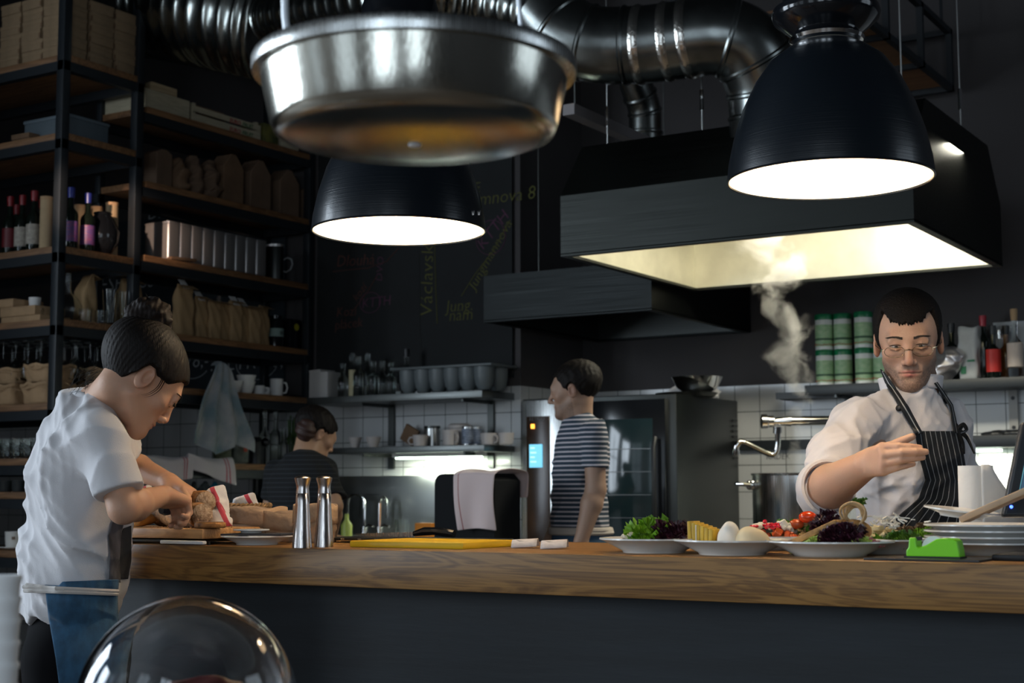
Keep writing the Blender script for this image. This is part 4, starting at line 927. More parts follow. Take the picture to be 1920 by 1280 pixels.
t_, R_, o_ = cook('woman', 'woman in a dark striped top working at the sink with her back turned', q(592, 815, 6.7), fwB, q(575, 852, 6.65), q(568, 905, 6.6), q(566, 965, 6.6), q(566, 1040, 6.6),
     [q(612, 880, 6.6), q(520, 884, 6.7)], [q(626, 948, 6.5), q(508, 952, 6.7)], [q(620, 1010, 6.75), q(530, 1005, 6.95)], .160, .112,
     stripes('dark_striped_top', (.004, .005, .006), (.022, .026, .030), .02, .18), .80, True, (.40, .23, .14), mat('dark_skirt', (.01, .01, .012), .9),
     lambda P: P[:, 2] - np.interp(P[:, 1], [-.12, -.09, -.05, -.02, .01, .045, .07, .10], [-.085, -.09, -.055, .024, .016, .020, .050, .066]), seed=9)
bn = S(); bc = q(573, 806, 6.62); bn.ell(bc, (.045, .045, .05)); bn.warp(lambda P: .003 * np.sin(P[:, 2] * 200 + P[:, 0] * 90))
s_put('hair_bun', bn, bc - .08, bc + .08, .005, mat('auburn_hair', (.035, .014, .010), .6), t_, o_)
# ================================================================ back wall: chalkboards and lettering
def text(s, size, mtl, parent, loc, rz=0, rx=90, roll=0, name='lettering', thick=.001, align='LEFT', shear=.12, off=.0):
    c = bpy.data.curves.new('t', 'FONT'); c.body = s; c.size = size; c.extrude = thick / 2; c.align_x = align; c.shear = shear; c.resolution_u = 2; c.offset = off - .0012 * size / .1
    o = bpy.data.objects.new('t', c); me = bpy.data.meshes.new_from_object(o); bpy.data.objects.remove(o); bpy.data.curves.remove(c)
    M4 = Matrix.Translation(V(loc)) @ Matrix.Rotation(rz, 4, 'Z') @ Matrix.Rotation(math.radians(rx), 4, 'X') @ Matrix.Rotation(roll, 4, 'Z'); me.transform(M4)
    me.materials.clear(); me.materials.append(mtl); o = bpy.data.objects.new(name, me); sc.collection.objects.link(o); o.parent = parent; return o
YB0 = YA - .022
def chalkline(name, mtl, parent, org, *pts, r=.0022, y=None):
    yy = y if y is not None else YB0 - .002
    return put(name, G().tube([at(px, py, y=yy) - org for px, py in pts], r, 4), mtl, parent)
org = V((-7.0, YB0 + .009, 1.86)); cb = thing('chalkboard', 'coffee menu chalkboard behind the rack with espresso and filter prices', 'chalkboard', org)
put('board', G().box(-.95, -.009, 0, .92, .009, 1.2), mat('menu_board', (.030, .041, .050), .8, 0, .1, 20, .4, 2), cb)
def wr(s, px, py, size, m_, y=YB0 - .001, **k):
    p = at(px, py, y=y); return text(s, size, m_, cb, p - org, **k)
wr('ESPRESSO / CAPPUCCINO', 186, 548, .15, M['chalk'], off=-.001); wr('DOPPIO', 190, 592, .14, M['chalk'], off=-.001); wr('COLTAS 60,-', 448, 562, .10, M['chalk'])
wr('.FILTR 50,-', 393, 696, .15, M['chalk'], off=-.001); wr('78,-', 345, 690, .14, M['chalk'], off=-.001); wr('Dnes', 276, 412, .13, M['chalk']); wr('Latte', 395, 425, .09, M['chalk']); wr('káva', 488, 442, .09, M['chalk'])
a = arc((0, 0, 0), 1, 0, 360, 30, 'xz'); c = at(481, 682, y=YB0 - .002) - org
put('chalk_ring', G().tube([c + V((q.x * .17, 0, q.z * .10)) for q in a], .0022, 4), M['chalk'], cb); c = at(362, 678, y=YB0 - .002) - org
put('chalk_ring', G().tube([c + V((q.x * .15, 0, q.z * .11)) for q in a[14:28]], .0022, 4), M['chalk'], cb)
org2 = V((-5.1, YB0 + .009, 1.86)); cm = thing('chalkboard', 'black chalkboard with a hand-drawn street map above the sink shelves', 'chalkboard', org2)
put('board', G().box(-.72, -.009, 0, .70, .009, 1.5), M['chalkboard'], cm)
def wm(s, px, py, size, m_, roll=0): return text(s, size, m_, cm, at(px, py, y=YB0 - .001) - org2, roll=math.radians(roll))
wm('Dlouhá', 630, 500, .10, M['chalk_r'], -2); wm('Kozí', 630, 594, .085, M['chalk_r']); wm('plácek', 627, 618, .085, M['chalk_r'], 2); wm('kozí', 668, 566, .07, M['chalk_r'], 45); wm('KTTH', 678, 578, .085, M['chalk_p'], 2)
wm('DVO', 716, 528, .07, M['chalk_p'], 85); wm('Václavské nám.', 810, 594, .125, M['chalk_y'], 89); wm('Jung.', 836, 585, .10, M['chalk_y']); wm('nám', 841, 602, .10, M['chalk_y'])
wm('Jungmannova', 890, 545, .085, M['chalk_y'], 55); wm('KTTH', 905, 470, .10, M['chalk_p'], 45); wm('mnova 8', 898, 385, .11, M['chalk_y']); wm('E', 888, 362, .09, M['chalk_y'])
for m_, pts in (('chalk_r', ((624, 509), (690, 502), (725, 490), (748, 464))), ('chalk_r', ((664, 580), (690, 545), (706, 518))), ('chalk_y', ((820, 606), (817, 540), (815, 455))), ('chalk_y', ((865, 555), (890, 515), (925, 470), (957, 412)))):
    chalkline('chalk_line', M[m_], cm, org2, *pts)
for px, py, rx_, rz_ in ((694, 567, .078, .062), (920, 445, .10, .10)):
    c = at(px, py, y=YB0 - .002) - org2; put('chalk_ring', G().tube([c + V((q.x * rx_, 0, q.z * rz_)) for q in a], .002, 4), M['chalk_p'], cm)

# ================================================================ steel shelves above the sink
def wall_shelf(name, label, X0, X1, y0, y1, z, th, mt, brk=(), bz=.2, cat='shelf'):
    cx = (X0 + X1) / 2; t = thing(name, label, cat, (cx, y1, z)); put('shelf_plate', G().box(X0 - cx, y0 - y1, -th, X1 - cx, 0, 0, .002), mt, t)
    for b in brk:
        g = G(); g.box(b - .02 - cx, -.02, -bz, b + .02 - cx, -.002, .0); g.box(b - .006 - cx, y0 - y1 + .03, -th - .018, b + .006 - cx, -.02, -th); o = put('bracket', g, M['steel_d'], t)
    return t
SH_ = steel('shelf_steel', (.17, .18, .175), .42, 'X')
US = wall_shelf('steel_shelf', 'upper brushed steel wall shelf holding bottles and a cup tray', -5.63, -4.40, 6.76, YA, 1.772, .04, SH_, (-5.25, -4.55), .28)
LS = wall_shelf('steel_shelf', 'lower brushed steel wall shelf holding mugs and bowls over the lamp', -5.5, -4.40, 6.78, YA, 1.475, .035, SH_, (-5.25, -4.55), .12)
lt = thing('under_shelf_lamp', 'lit tube lamp under the lower steel shelf above the sink', 'lamp', (-4.93, 6.97, 1.43))
a0, a1 = at(744, 843, y=6.93), at(900, 839, y=6.93); tubem = mat('tube_glow', (.80, 1.0, .84), .5, emit=9)
put('housing', G().box(a0.x + 4.93 - .02, -.06, -.012, a1.x + 4.93 + .02, .0, .010), M['white_m'], lt); put('tube', G().box(a0.x + 4.93, -.055, -.022, a1.x + 4.93, -.01, -.013, .003), tubem, lt)
area('tube_light', ((a0.x + a1.x) / 2, 6.96, 1.395), ((a0.x + a1.x) / 2, 7.05, 1.0), abs(a1.x - a0.x), .04, 5, (.93, 1.0, .80))
bs = at(640, 1000, y=6.45)
wt = thing('sink_worktop', 'steel sink worktop along the tiled wall', 'worktop', (-5.05, 6.8, 0)); put('top', G().box(-.8, -.38, .93, .68, .29, .97, .004), M['steel_x'], wt)
g = G(); g.box(-.78, -.35, 0, .66, .28, .93); put('cabinet', g, M['steel_d'], wt); put('basin', G().box(-.2, -.25, .965, .25, .15, .972, .002), M['steel_d'], wt)
put('backsplash', G().box(-.8, .275, .97, .68, .29, 1.315, .002), steel('splash_steel', (.34, .36, .36), .35, 'X'), wt)
def gooseneck(label, px, py0, w, h, d, flip=1):
    t = thing('tap', label, 'tap', at(px, py0, y=6.98)); t.location.z = .97; pts = [V((0, 0, 0)), V((0, 0, h - .04))] + [V((flip * (.05 - .05 * math.cos(a_)) * w, 0, h - .04 + .04 * math.sin(a_))) for a_ in [math.radians(x) for x in (30, 60, 90, 120, 150)]] + [V((flip * .1 * w, 0, h - .06)), V((flip * .1 * w, 0, h * .45))]
    put('spout', G().tube(pts, .009, 10), M['chrome'], t); g = G(); g.cyl((0, 0, 0), (0, 0, .05), .02); g.tube([(0, 0, .04), (.05, -.02, .06), (.09, -.03, .05)], .008, 8); put('lever', g, M['chrome'], t); return t
gooseneck('chrome gooseneck tap at the steel sink', 683, 1003, 1.25, .235, 7.6, -1)
gooseneck('second thin chrome tap, right of the gooseneck one', 712, 1000, .5, .22, 7.8, 1)

# ---------------------------------------------------------------- things on the steel shelves
def bottle(name, label, loc, h, r, m_, neck=.33, nr_=.013, cap=None, lab=None, labz=(.2, .5), group=None, sh=.12, seg=20, fill=None):
    t = thing(name, label, 'bottle', loc, 0, group); s1 = h * (1 - neck - sh)
    put('body', G().lathe([(0, .002), (r * .9, 0), (r, .008), (r, s1), (r * .92, s1 + h * sh * .4), (nr_ * 1.15, h * (1 - neck)), (nr_, h * (1 - neck * .9)), (nr_, h - .006), (nr_ * 1.2, h - .005), (nr_ * 1.2, h)], seg), m_, t)
    if cap: put('cap', G().lathe([(0, h + .004), (nr_ * 1.25, h + .003), (nr_ * 1.3, h - .012), (nr_ * 1.12, h - h * .16), (nr_ * 1.02, h - h * .16)], seg), cap, t)
    if lab: put('label', G().lathe([(r + .0012, h * labz[0]), (r + .0012, h * labz[1])], seg), lab, t)
    return t
def mug(name, label, loc, r, h, m_, rz=0, handle=True, taper=.9, group=None, cat='mug', seg=24):
    t = thing(name, label, cat, loc, rz, group)
    put('bowl', G().lathe([(0, .002), (r * taper * .85, 0), (r * taper, .006), (r, h), (r - .004, h), (r * taper - .004, .01), (0, .008)], seg), m_, t)
    if handle: put('handle', G().tube([(r * .95, 0, h * .8), (r * 1.4, 0, h * .78), (r * 1.62, 0, h * .5), (r * 1.4, 0, h * .22), (r * .93, 0, h * .2)], .005, 8), m_, t)
    return t
zU, zL = 1.772, 1.475
def on(px, z, y): p = at(px, 700, y=y); return V((p.x, y, z))
t = thing('box', 'white box at the left end of the upper steel shelf', 'box', on(611, zU, 6.88)); g = G(); g.box(-.07, -.07, 0, .07, .07, .155, .003); g.prism([(-.07, -.07, .155), (.02, -.07, .155), (.01, -.07, .17), (-.07, -.07, .165)], (0, .14, 0)); put('carton', g, mat('white_carton', (.42, .40, .38), .8), t)
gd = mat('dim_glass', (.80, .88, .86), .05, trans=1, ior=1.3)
for i, (px, y_, h, r, lab) in enumerate(((643, 6.85, .20, .03, 'tall clear bottle, leftmost of the cluster on the upper steel shelf'), (660, 6.95, .27, .032, 'tall clear bottle with a pale paper inside, second of the cluster'), (672, 6.84, .235, .03, 'clear bottle, third from the left of the cluster'), (689, 6.93, .26, .03, 'clear bottle, fourth from the left of the cluster'), (700, 6.84, .20, .034, 'short wide clear jar standing in the middle of the cluster'), (717, 6.94, .21, .03, 'clear bottle right of the short wide jar'), (733, 6.86, .19, .03, 'clear bottle just left of the tallest one'), (762, 6.95, .27, .034, 'tall ribbed clear bottle beside the cup tray'))):
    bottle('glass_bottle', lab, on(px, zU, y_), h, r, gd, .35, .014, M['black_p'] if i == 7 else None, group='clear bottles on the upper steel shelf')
tag(put('paper_roll', G().cyl(on(661, zU + .001, 6.86), on(661, zU + .16, 6.86), .022), mat('pale_yellow_paper', (.48, .42, .26), .8)), 'pale yellow paper roll standing among the clear bottles', 'paper roll')
# grey tray with rounded cups
tr = thing('cup_tray', 'grey plastic tray with rounded cups on the right of the upper steel shelf', 'tray', on(850, zU, 6.92)); gp = mat('grey_plastic', (.13, .15, .155), .45); p0, p1 = at(753, 697, y=6.80), at(945, 697, y=6.80); w = (p1.x - p0.x) / 2
put('rim', G().box(-w, -.14, .135, w, .14, .150, .006), gp, tr)
for i in range(6):
    for yv in (-.07, .07): put('cup', G().lathe([(0, .005), (.03, .008), (.048, .035), (.056, .08), (.058, .136)], 20, (-w + .09 + i * (2 * w - .16) / 5.2, yv, 0)), gp, tr)
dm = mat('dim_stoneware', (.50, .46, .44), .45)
for i, (px, r, h, hd_, nm, lab) in enumerate(((667, .040, .062, False, 'bowl', 'small white bowl at the left of the lower steel shelf'), (701, .046, .062, False, 'bowl', 'white bowl with a rounded foot beside the left bracket'), (789, .045, .065, True, 'mug', 'white mug left of the metal canister on the lower steel shelf'), (845, .046, .088, True, 'mug', 'taller patterned white mug in the middle of the lower steel shelf'), (917, .048, .065, True, 'mug', 'white mug right of the blue and white cans'), (949, .044, .065, False, 'bowl', 'straight-sided white bowl at the right end of the lower steel shelf'))):
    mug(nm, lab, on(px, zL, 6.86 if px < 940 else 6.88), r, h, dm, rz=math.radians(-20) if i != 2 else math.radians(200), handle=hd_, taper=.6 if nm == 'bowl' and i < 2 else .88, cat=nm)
t = thing('tin_can', 'dark metal canister with bright edges behind the mugs', 'canister', on(811, zL, 6.97)); put('can', G().lathe([(0, 0), (.045, 0), (.045, .115), (0, .115)], 24), M['steel'], t); put('lid', G().lathe([(.047, .105), (.047, .12), (0, .122)], 24), M['steel_d'], t)
t = thing('lidded_pot', 'round pale pot with a lid behind the taller mug', 'pot', on(862, zL, 6.99)); put('pot', G().lathe([(0, 0), (.06, 0), (.062, .10), (.058, .105)], 24), dm, t); put('lid', G().lathe([(.066, .104), (.066, .118), (.05, .13), (0, .132)], 24), dm, t)
for i, (px, lab) in enumerate(((877, 'blue and white tin can, left one of the pair on the lower steel shelf'), (893, 'blue and white tin can, right one of the pair on the lower steel shelf'))):
    t = thing('tin_can', lab, 'can', on(px, zL, 6.90 + .05 * i)); put('can', G().lathe([(0, 0), (.033, 0), (.033, .105), (.03, .108), (0, .107)], 20), M['steel'], t); put('label', G().lathe([(.0338, .01), (.0338, .095)], 20), mat('blue_white_label', (.30, .36, .48), .6, var=.7, vscale=40, stretch=(1, 1, 8)), t)
t = thing('folded_box', 'dark folded carton leaning behind the left mug', 'box', on(763, zL, 7.02)); put('carton', G().box(-.05, -.01, 0, .05, .01, .10, .002, Matrix.Rotation(.5, 3, 'Y'), V((0, 0, .03))), M['kraft_d'], t)
# sink side bits
o = on(582, .97, 6.8)
t = thing('drinking_glass', 'empty tumbler on the sink worktop', 'glass', V((at(754, 990, y=6.6).x, 6.6, .97))); put('glass', G().lathe([(0, 0), (.036, 0), (.04, .10), (.037, .10), (.034, .008), (0, .006)], 20), M['glass'], t)
tag(put('sponge_box', G().box(-.055, -.03, 0, .055, .03, .085, .006, loc=V((at(799, 990, y=6.5).x, 6.5, .971))), mat('orange_sponge', (.75, .25, .02), .7, 0, .6, 200)), 'orange sponge box on the sink worktop beside the black cabinet', 'sponge')
t = thing('dish_bottle', 'small yellow-green detergent bottle beside the sink', 'bottle', V((at(650, 990, y=6.5).x, 6.5, .97))); put('bottle', G().lathe([(0, 0), (.03, 0), (.032, .07), (.012, .10), (.012, .13), (0, .13)], 16), mat('detergent_green', (.35, .42, .08), .4), t)

# ================================================================ black cabinet with draped towel
p = at(900, 1005, d=6.25)
bk = thing('black_cabinet', 'black cabinet with rounded top corners behind the counter', 'cabinet', (p.x, p.y, 0)); zt = at(905, 888, d=6.25).z; w = .150
prof = [V((-w, -.12, 0)), V((-w, -.12, zt - .04))] + [V((-w + .04 - .04 * math.cos(a_), -.12, zt - .04 + .04 * math.sin(a_))) for a_ in (.4, .8, 1.2, 1.57)] + [V((w - .03, -.12, zt)), V((w, -.12, zt - .03)), V((w, -.12, 0))]
put('body', G().prism(prof, (0, .2, 0)), mat('matte_black_sheet', (.006, .007, .008), .8, spec=.2), bk)
def towel(name, label, fn, nu, nv, mt, org, sub=1, thick=.004, lines=None):
    g = G(); g.grid(fn, nu, nv); o = put(name, g, mt, None, 80, solid=thick, sub=sub, recalc=False); o.location = org; tag(o, label, 'towel')
    me = o.data; ul = me.uv_layers.new(name='UVMap')
    for l in me.loops:
        i, j = divmod(l.vertex_index, nv); ul.data[l.index].uv = (i / (nu - 1), j / (nv - 1))
    return o
def towel_mat(name, base, line, axis='X', pos=(.12,), wd=.012, uvm=True):
    m = mat(name, base, .95, 0, .35, 500, sheen=.3); nt, p, N, L = nodes(m); uv = N('ShaderNodeUVMap'); sp = N('ShaderNodeSeparateXYZ'); L(uv.outputs[0], sp.inputs[0]); acc = None
    for q_ in pos:
        c = N('ShaderNodeMath'); c.operation = 'COMPARE'; c.inputs[1].default_value = q_; c.inputs[2].default_value = wd; L(sp.outputs[axis], c.inputs[0])
        if acc is None: acc = c
        else: mx = N('ShaderNodeMath'); mx.operation = 'MAXIMUM'; L(acc.outputs[0], mx.inputs[0]); L(c.outputs[0], mx.inputs[1]); acc = mx
    mx = N('ShaderNodeMixRGB'); mx.inputs[1].default_value = (*base, 1); mx.inputs[2].default_value = (*line, 1); L(acc.outputs[0], mx.inputs[0]); L(mx.outputs[0], p.inputs['Base Color']); return m
TW = towel_mat('pink_striped_towel', (.66, .53, .51), (.32, .09, .08), 'X', (.13,), .010)
def drp(u, v):
    x = -.02 + .19 * u + .012 * math.sin(v * 5) ; s_ = v * .5; L1 = .10
    if s_ < .2: y, z = .14 + .01, zt - .2 + s_ + .006
    elif s_ < .2 + .26 * .0 + .28: k = (s_ - .2) / .28; y = .15 - k * .29; z = zt + .010 + .02 * math.sin(k * math.pi) * (.5 + .5 * math.sin(u * 9))
    else: y, z = -.14, zt
    return V((x, y, z))
def drp2(u, v):
    if v < .2: k = v / .2; y = .10; z = zt - .10 * (1 - k)
    elif v < .45: k = (v - .2) / .25; y = .10 - .24 * k; z = zt + .008 + .012 * math.sin(u * 7 + 1) * math.sin(k * 3.1)
    else: k = (v - .45) / .55; y = -.145 - .012 * math.sin(u * 8 + 2 * k) * k - .012; z = zt - .235 * k + .01 * math.sin(u * 3)
    return V((-.05 + .225 * u + .045 * v * (1 - u) + .006 * math.sin(v * 7), y, z))
towel('towel', 'pinkish towel with a red line draped over the black cabinet', drp2, 24, 40, TW, bk.location)
# ================================================================ combi oven and stand
ov = thing('combi_oven', 'tall stainless combi oven with a lit blue touch screen', 'oven', (-3.82, 7.39, 0)); ox, oy = -3.82, 7.39
B_ = lambda g, a, b, c, d, e, f, bv=0: g.box(a - ox, b - oy, c, d - ox, e - oy, f, bv)
g = G(); B_(g, -4.29, 7.0, .62, -3.35, 7.80, 1.728, .006); put('body', g, M['steel_d'], ov)
g = G(); B_(g, -4.28, 6.975, .64, -4.02, 7.0, 1.72, .004); pn = put('control_panel', g, M['steel'], ov)
g = G(); B_(g, -4.245, 6.968, .66, -4.10, 6.976, 1.63, .002); put('dark_panel', g, mat('panel_dark_brown', (.035, .018, .010), .25), pn)
a0, a1 = at(993, 833, y=6.966), at(1017, 876, y=6.966); g = G(); B_(g, a0.x, 6.962, a1.z, a1.x, 6.969, a0.z); put('screen', g, mat('screen_blue', (.16, .55, .75), .3, emit=1.0), pn)
for k in range(4):
    g = G(); z_ = a0.z - .02 - k * .025; B_(g, a0.x + .008, 6.9605, z_ - .003, a0.x + .035 + .01 * (k % 2), 6.9615, z_ + .003); put('icon', g, mat('screen_icon', (.5, .8, .95), .3, emit=1.2), pn)
a0, a1 = at(996, 795, y=6.966), at(1002, 803, y=6.966); g = G(); B_(g, a0.x, 6.962, a1.z, a1.x, 6.969, a0.z); put('indicator', g, mat('indicator_orange', (1, .36, .03), .3, emit=3), pn)
text('RETIGO', .028, mat('panel_letter', (.12, .12, .12), .5), pn, (at(992, 792, y=6.965).x - ox, 6.966 - oy, at(992, 789, y=6.965).z), shear=0)
g = G(); B_(g, -4.01, 6.965, .70, -3.40, 7.0, 1.70, .004); dr = put('door', g, M['black_g'], ov)
g = G(); B_(g, -3.93, 6.960, .95, -3.47, 6.966, 1.60, .002); put('window', g, mat('oven_glass', (.015, .03, .035), .08), dr)
for zz in (1.08, 1.2, 1.32, 1.44): g = G(); B_(g, -3.92, 6.957, zz, -3.48, 6.961, zz + .004); put('rack_line', g, M['steel_d'], dr)
g = G(); g.tube([(-3.44 - ox, 6.93 - oy, 1.0), (-3.44 - ox, 6.91 - oy, 1.05), (-3.44 - ox, 6.91 - oy, 1.45), (-3.44 - ox, 6.93 - oy, 1.5)], .012, 10); put('handle', g, M['black_p'], dr)
g = G()
for k in range(8): B_(g, -3.349, 7.72, 1.40 + k * .03, -3.343, 7.78, 1.41 + k * .03)
put('vent_slots', g, M['black_p'], ov)
g = G()
for a_ in (-4.26, -3.42):
    for b_ in (7.02, 7.72): B_(g, a_, b_, 0, a_ + .05, b_ + .05, .62)
B_(g, -4.26, 7.02, .2, -3.37, 7.77, .23); put('stand', g, M['steel_d'], ov)
def bowlp(r, h): return [(0, .003), (r * .5, 0), (r * .8, h * .35), (r, h), (r - .003, h), (r * .78, h * .4), (r * .45, .006), (0, .006)]
zO = 1.728
p = at(1300, 735, y=7.3); t = thing('metal_bowl', 'shiny metal bowl on top of the oven', 'bowl', (p.x, 7.35, zO + .022)); put('bowl', G().lathe(bowlp(.14, .085), 32), M['chrome'], t)
t = thing('metal_dish', 'flat dark metal dish under the shiny bowl on the oven', 'dish', (p.x - .05, 7.32, zO)); put('dish', G().lathe([(0, 0), (.15, 0), (.17, .02), (.165, .02), (.14, .008), (0, .008)], 32), M['steel_d'], t)
def heap(name, label, c, r, mt, seed=0, n=7, cat='cloth'):
    s = S(); rr = np.random.RandomState(seed); c = np.array(c, float); r = np.array(r, float)
    for i in range(n): o_ = rr.uniform(-.6, .6, 3) * r; o_[2] = abs(o_[2]) * .7; s.ell(c + o_, r * rr.uniform(.3, .6), k=float(r.min()) * .4)
    s.warp(lambda P: folds(P, float(r.min()) * .6, 1.6, seed)); s.fn(lambda P: c[2] - P[:, 2], k=.002, m=3)
    o = s_put(name, s, c - r * 1.4, c + r * 1.5, float(min(r)) / 10, mt, None, c, smooth_it=1); o.location = V(c); return tag(o, label, cat)
heap('cloth', 'crumpled white cloth heap on the right of the oven top', (-3.50, 7.55, zO), (.13, .10, .09), M['terry'], 4)
t = thing('flat_tray', 'round dark tray seen on the oven top at the left', 'tray', (-3.95, 7.4, zO)); put('tray', G().lathe([(0, .02), (.15, .012), (.16, 0), (0, 0)], 32), M['steel_d'], t)

# ================================================================ stove, stockpot, pot filler, steam
st = thing('stove', 'steel stove standing under the lit hood', 'stove', (-2.45, 6.9, 0)); g = G(); g.box(-.8, -.45, 0, .8, .55, .86, .005); put('body', g, M['steel_d'], st)
put('hob', G().box(-.8, -.45, .86, .8, .55, .88, .003), M['black_p'], st)
g = G(); [g.cyl((x, -.46, .78), (x, -.5, .78), .022) for x in (-.5, -.3, -.1, .1, .3, .5)]; put('knobs', g, M['black_p'], st)
pc = at(1501, 887, d=7.0); pt = thing('stockpot', 'big steel stockpot steaming on the stove', 'stockpot', (pc.x, pc.y, .88)); R_ = .226; H_ = pc.z - .88
put('pot', G().lathe([(0, 0), (R_ - .01, 0), (R_, .01), (R_, H_ - .012), (R_ + .004, H_ - .01), (R_ + .006, H_), (R_ - .003, H_), (R_ - .004, .02), (0, .015)], 64), steel('pot_steel', (.62, .62, .60), .24, 'Z'), pt, 50)
put('broth', G().lathe([(0, H_ - .08), (R_ - .006, H_ - .08)], 32), mat('broth', (.25, .16, .06), .2), pt)
hx, hy = -VR[0], -VR[1]
for sgn in (1, -1):
    ex = V((hx, hy, 0)) * sgn; sd = V((-hy, hx, 0)); zz = H_ - .055
    for o_ in (-.045, .045): put('handle_bracket', G().sph(ex * (R_ + .008) + sd * o_ + V((0, 0, zz)), (.018, .018, .024), 12, 8), M['chrome'], pt)
    put('handle', G().tube([ex * (R_ + .005) + sd * -.05 + V((0, 0, zz)), ex * (R_ + .05) + sd * -.05 + V((0, 0, zz + .004)), ex * (R_ + .075) + sd * -.03 + V((0, 0, zz + .006)), ex * (R_ + .075) + sd * .03 + V((0, 0, zz + .006)), ex * (R_ + .05) + sd * .05 + V((0, 0, zz + .004)), ex * (R_ + .005) + sd * .05 + V((0, 0, zz))], .009, 10), M['chrome'], pt)
pf = thing('pot_filler_tap', 'chrome wall tap with a long swinging spout over the stockpot', 'tap', at(1458, 788, d=7.35)); o = pf.location; D = 7.35
Q = lambda x, y, d=D: at(x, y, d=d) - o
g = G(); e_ = Q(1572, 788); g.tube([Q(1478, 789), e_, e_ + V((.03, .04, 0)), V((e_.x + .04, YB - o.y, e_.z))], .024, 16); put('supply_pipe', g, M['chrome'], pf)
g = G(); g.tube([Q(1428, 790), Q(1438, 790)], .036, 12); g.tube([Q(1440, 790), Q(1450, 790)], .03, 16); g.tube([Q(1450, 790), Q(1482, 789)], [.018, .028], 16); put('valve', g, M['chrome'], pf)
g = G(); g.tube([Q(1458, 800), Q(1458, 812)], .022, 16); g.tube(smooth([Q(1458, 810), Q(1458, 835), Q(1452, 850), Q(1440, 850), Q(1400, 831), Q(1388, 829), Q(1381, 836), Q(1380, 846)], 6), .0145, 12); put('spout', g, M['chrome'], pf); put('nozzle', G().tube([Q(1380, 844), Q(1380, 853)], .018, 12), M['chrome'], pf)
a0, a1 = at(1385, 823, y=YB - .02), at(1660, 836, y=YB - .02)
tag(put('rail', G().box(a0.x, YB - .03, a1.z - .01, a1.x, YB - .004, a1.z + .045), M['black_steel']), 'dark rail screwed to the tiles behind the stockpot', 'rail')
a0 = at(1472, 733, y=YB - .02); tag(put('wall_shelf_short', G().box(a0.x, YB - .16, 1.72, a0.x + .38, YB - .003, 1.755), M['black_steel']), 'short dark shelf under the left end of the jar shelf', 'shelf')
text('RADEK', .045, mat('marker_ink', (.05, .05, .06), .6), None, (at(1436, 861, y=YB - .004).x, YB - .0025, at(1436, 861, y=YB - .004).z), name='tile_writing'); tag(bpy.data.objects['tile_writing'], 'small dark handwriting on the tiles behind the pot tap', 'writing')

# ================================================================ right wall shelves
RS = wall_shelf('wall_shelf', 'dark wall shelf carrying green-lidded jars and bottles', -2.86, -1.0, 7.56, YB, 1.782, .05, M['black_steel'], (-2.7, -1.2), .2)
RL = wall_shelf('wall_shelf', 'lower dark shelf right of the chef with black cloth on it', -2.06, -1.3, 7.56, YB, 1.495, .06, M['black_steel'], ())
wp = thing('shelf_upright', 'pale slotted upright fixed to the tiles at the right edge', 'shelf upright', (at(1900, 765, y=YB - .02).x, YB - .012, 1.5)); put('bar', G().box(-.022, -.01, .0, .022, .01, .24), mat('upright_paint', (.34, .33, .31), .5), wp)
put('holes', G().cyl((0, -.012, .04), (0, -.008, .04), .010).cyl((0, -.012, .19), (0, -.008, .19), .010), M['black_p'], wp)
t = thing('under_shelf_lamp', 'small lit lamp under the lower dark shelf right of the chef', 'lamp', (-1.93, 7.68, 1.42)); put('tube', G().box(-.12, -.02, -.004, .06, .02, .008), tubem, t); area('tube_light', (-1.93, 7.70, 1.40), (-1.93, 7.76, 1.0), .2, .05, 3.2, (.95, 1.0, .78))
jar_w = mat('jar_white', (.66, .68, .66), .35); jar_l = mat('jar_label_green', (.24, .42, .22), .5, var=.55, vscale=26, col2=(.36, .50, .30), stretch=(1, 1, 2)); jar_c = mat('jar_lid_green', (.005, .16, .06), .35)
def jar(label, loc, rz=0):
    t = thing('spice_jar', label, 'jar', loc, rz, 'green-lidded jars on the dark shelf'); r = .047
    put('tub', G().lathe([(0, 0), (r, 0), (r, .165), (r - .002, .17), (0, .17)], 28), jar_w, t); put('label', G().lathe([(r + .0008, .018), (r + .0008, .135)], 28), jar_l, t)
    put('lid', G().lathe([(r + .002, .162), (r + .003, .186), (r, .192), (0, .192)], 28), jar_c, t); put('label_print', G().lathe([(r + .0012, .05), (r + .0012, .062)], 28), mat('jar_print', (.04, .10, .05), .6), t)
    g = G(); rr = random.Random(2)
    for i in range(34): a_ = TAU * i / 34; g.sph(((r + .0005) * math.cos(a_), (r + .0005) * math.sin(a_), .024 + rr.random() * .006), .0035, 5, 4)
    put('berry_print', g, mat('print_red', (.35, .04, .02), .6), t); return t
j0 = None; row = ('leftmost', 'middle', 'rightmost full')
for k, (px, y_) in enumerate(((1547, 7.66), (1582, 7.68), (1621, 7.66))):
    for lv in (0, 1):
        lab = '%s green-lidded jar in the %s row' % (('left', 'middle', 'right')[k], ('bottom', 'top')[lv]) + ', beside the steam' * (k == 0)
        L_ = V((at(px, 700, y=y_).x, y_, 1.782 + .1935 * lv))
        if j0 is None: j0 = jar(lab, L_)
        else: dup(j0, L_, .7 * k + lv, lab)
dup(j0, V((at(1655, 700, y=7.66).x, 7.66, 1.782)), 1, "green-lidded jar half hidden behind the chef's ear")
dup(j0, V((at(1690, 700, y=7.7).x, 7.7, 1.782)), 2, "green-lidded jar hidden behind the chef's head")
wg = mat('dark_wine_glass', (.006, .010, .007), .08); zS = 1.782
ons = lambda px, y_: V((at(px, 700, y=y_).x, y_, zS))
bottle('wine_bottle', 'dark wine bottle behind the foil bag', ons(1786, 7.72), .30, .04, wg, .35, .014, M['black_p'])
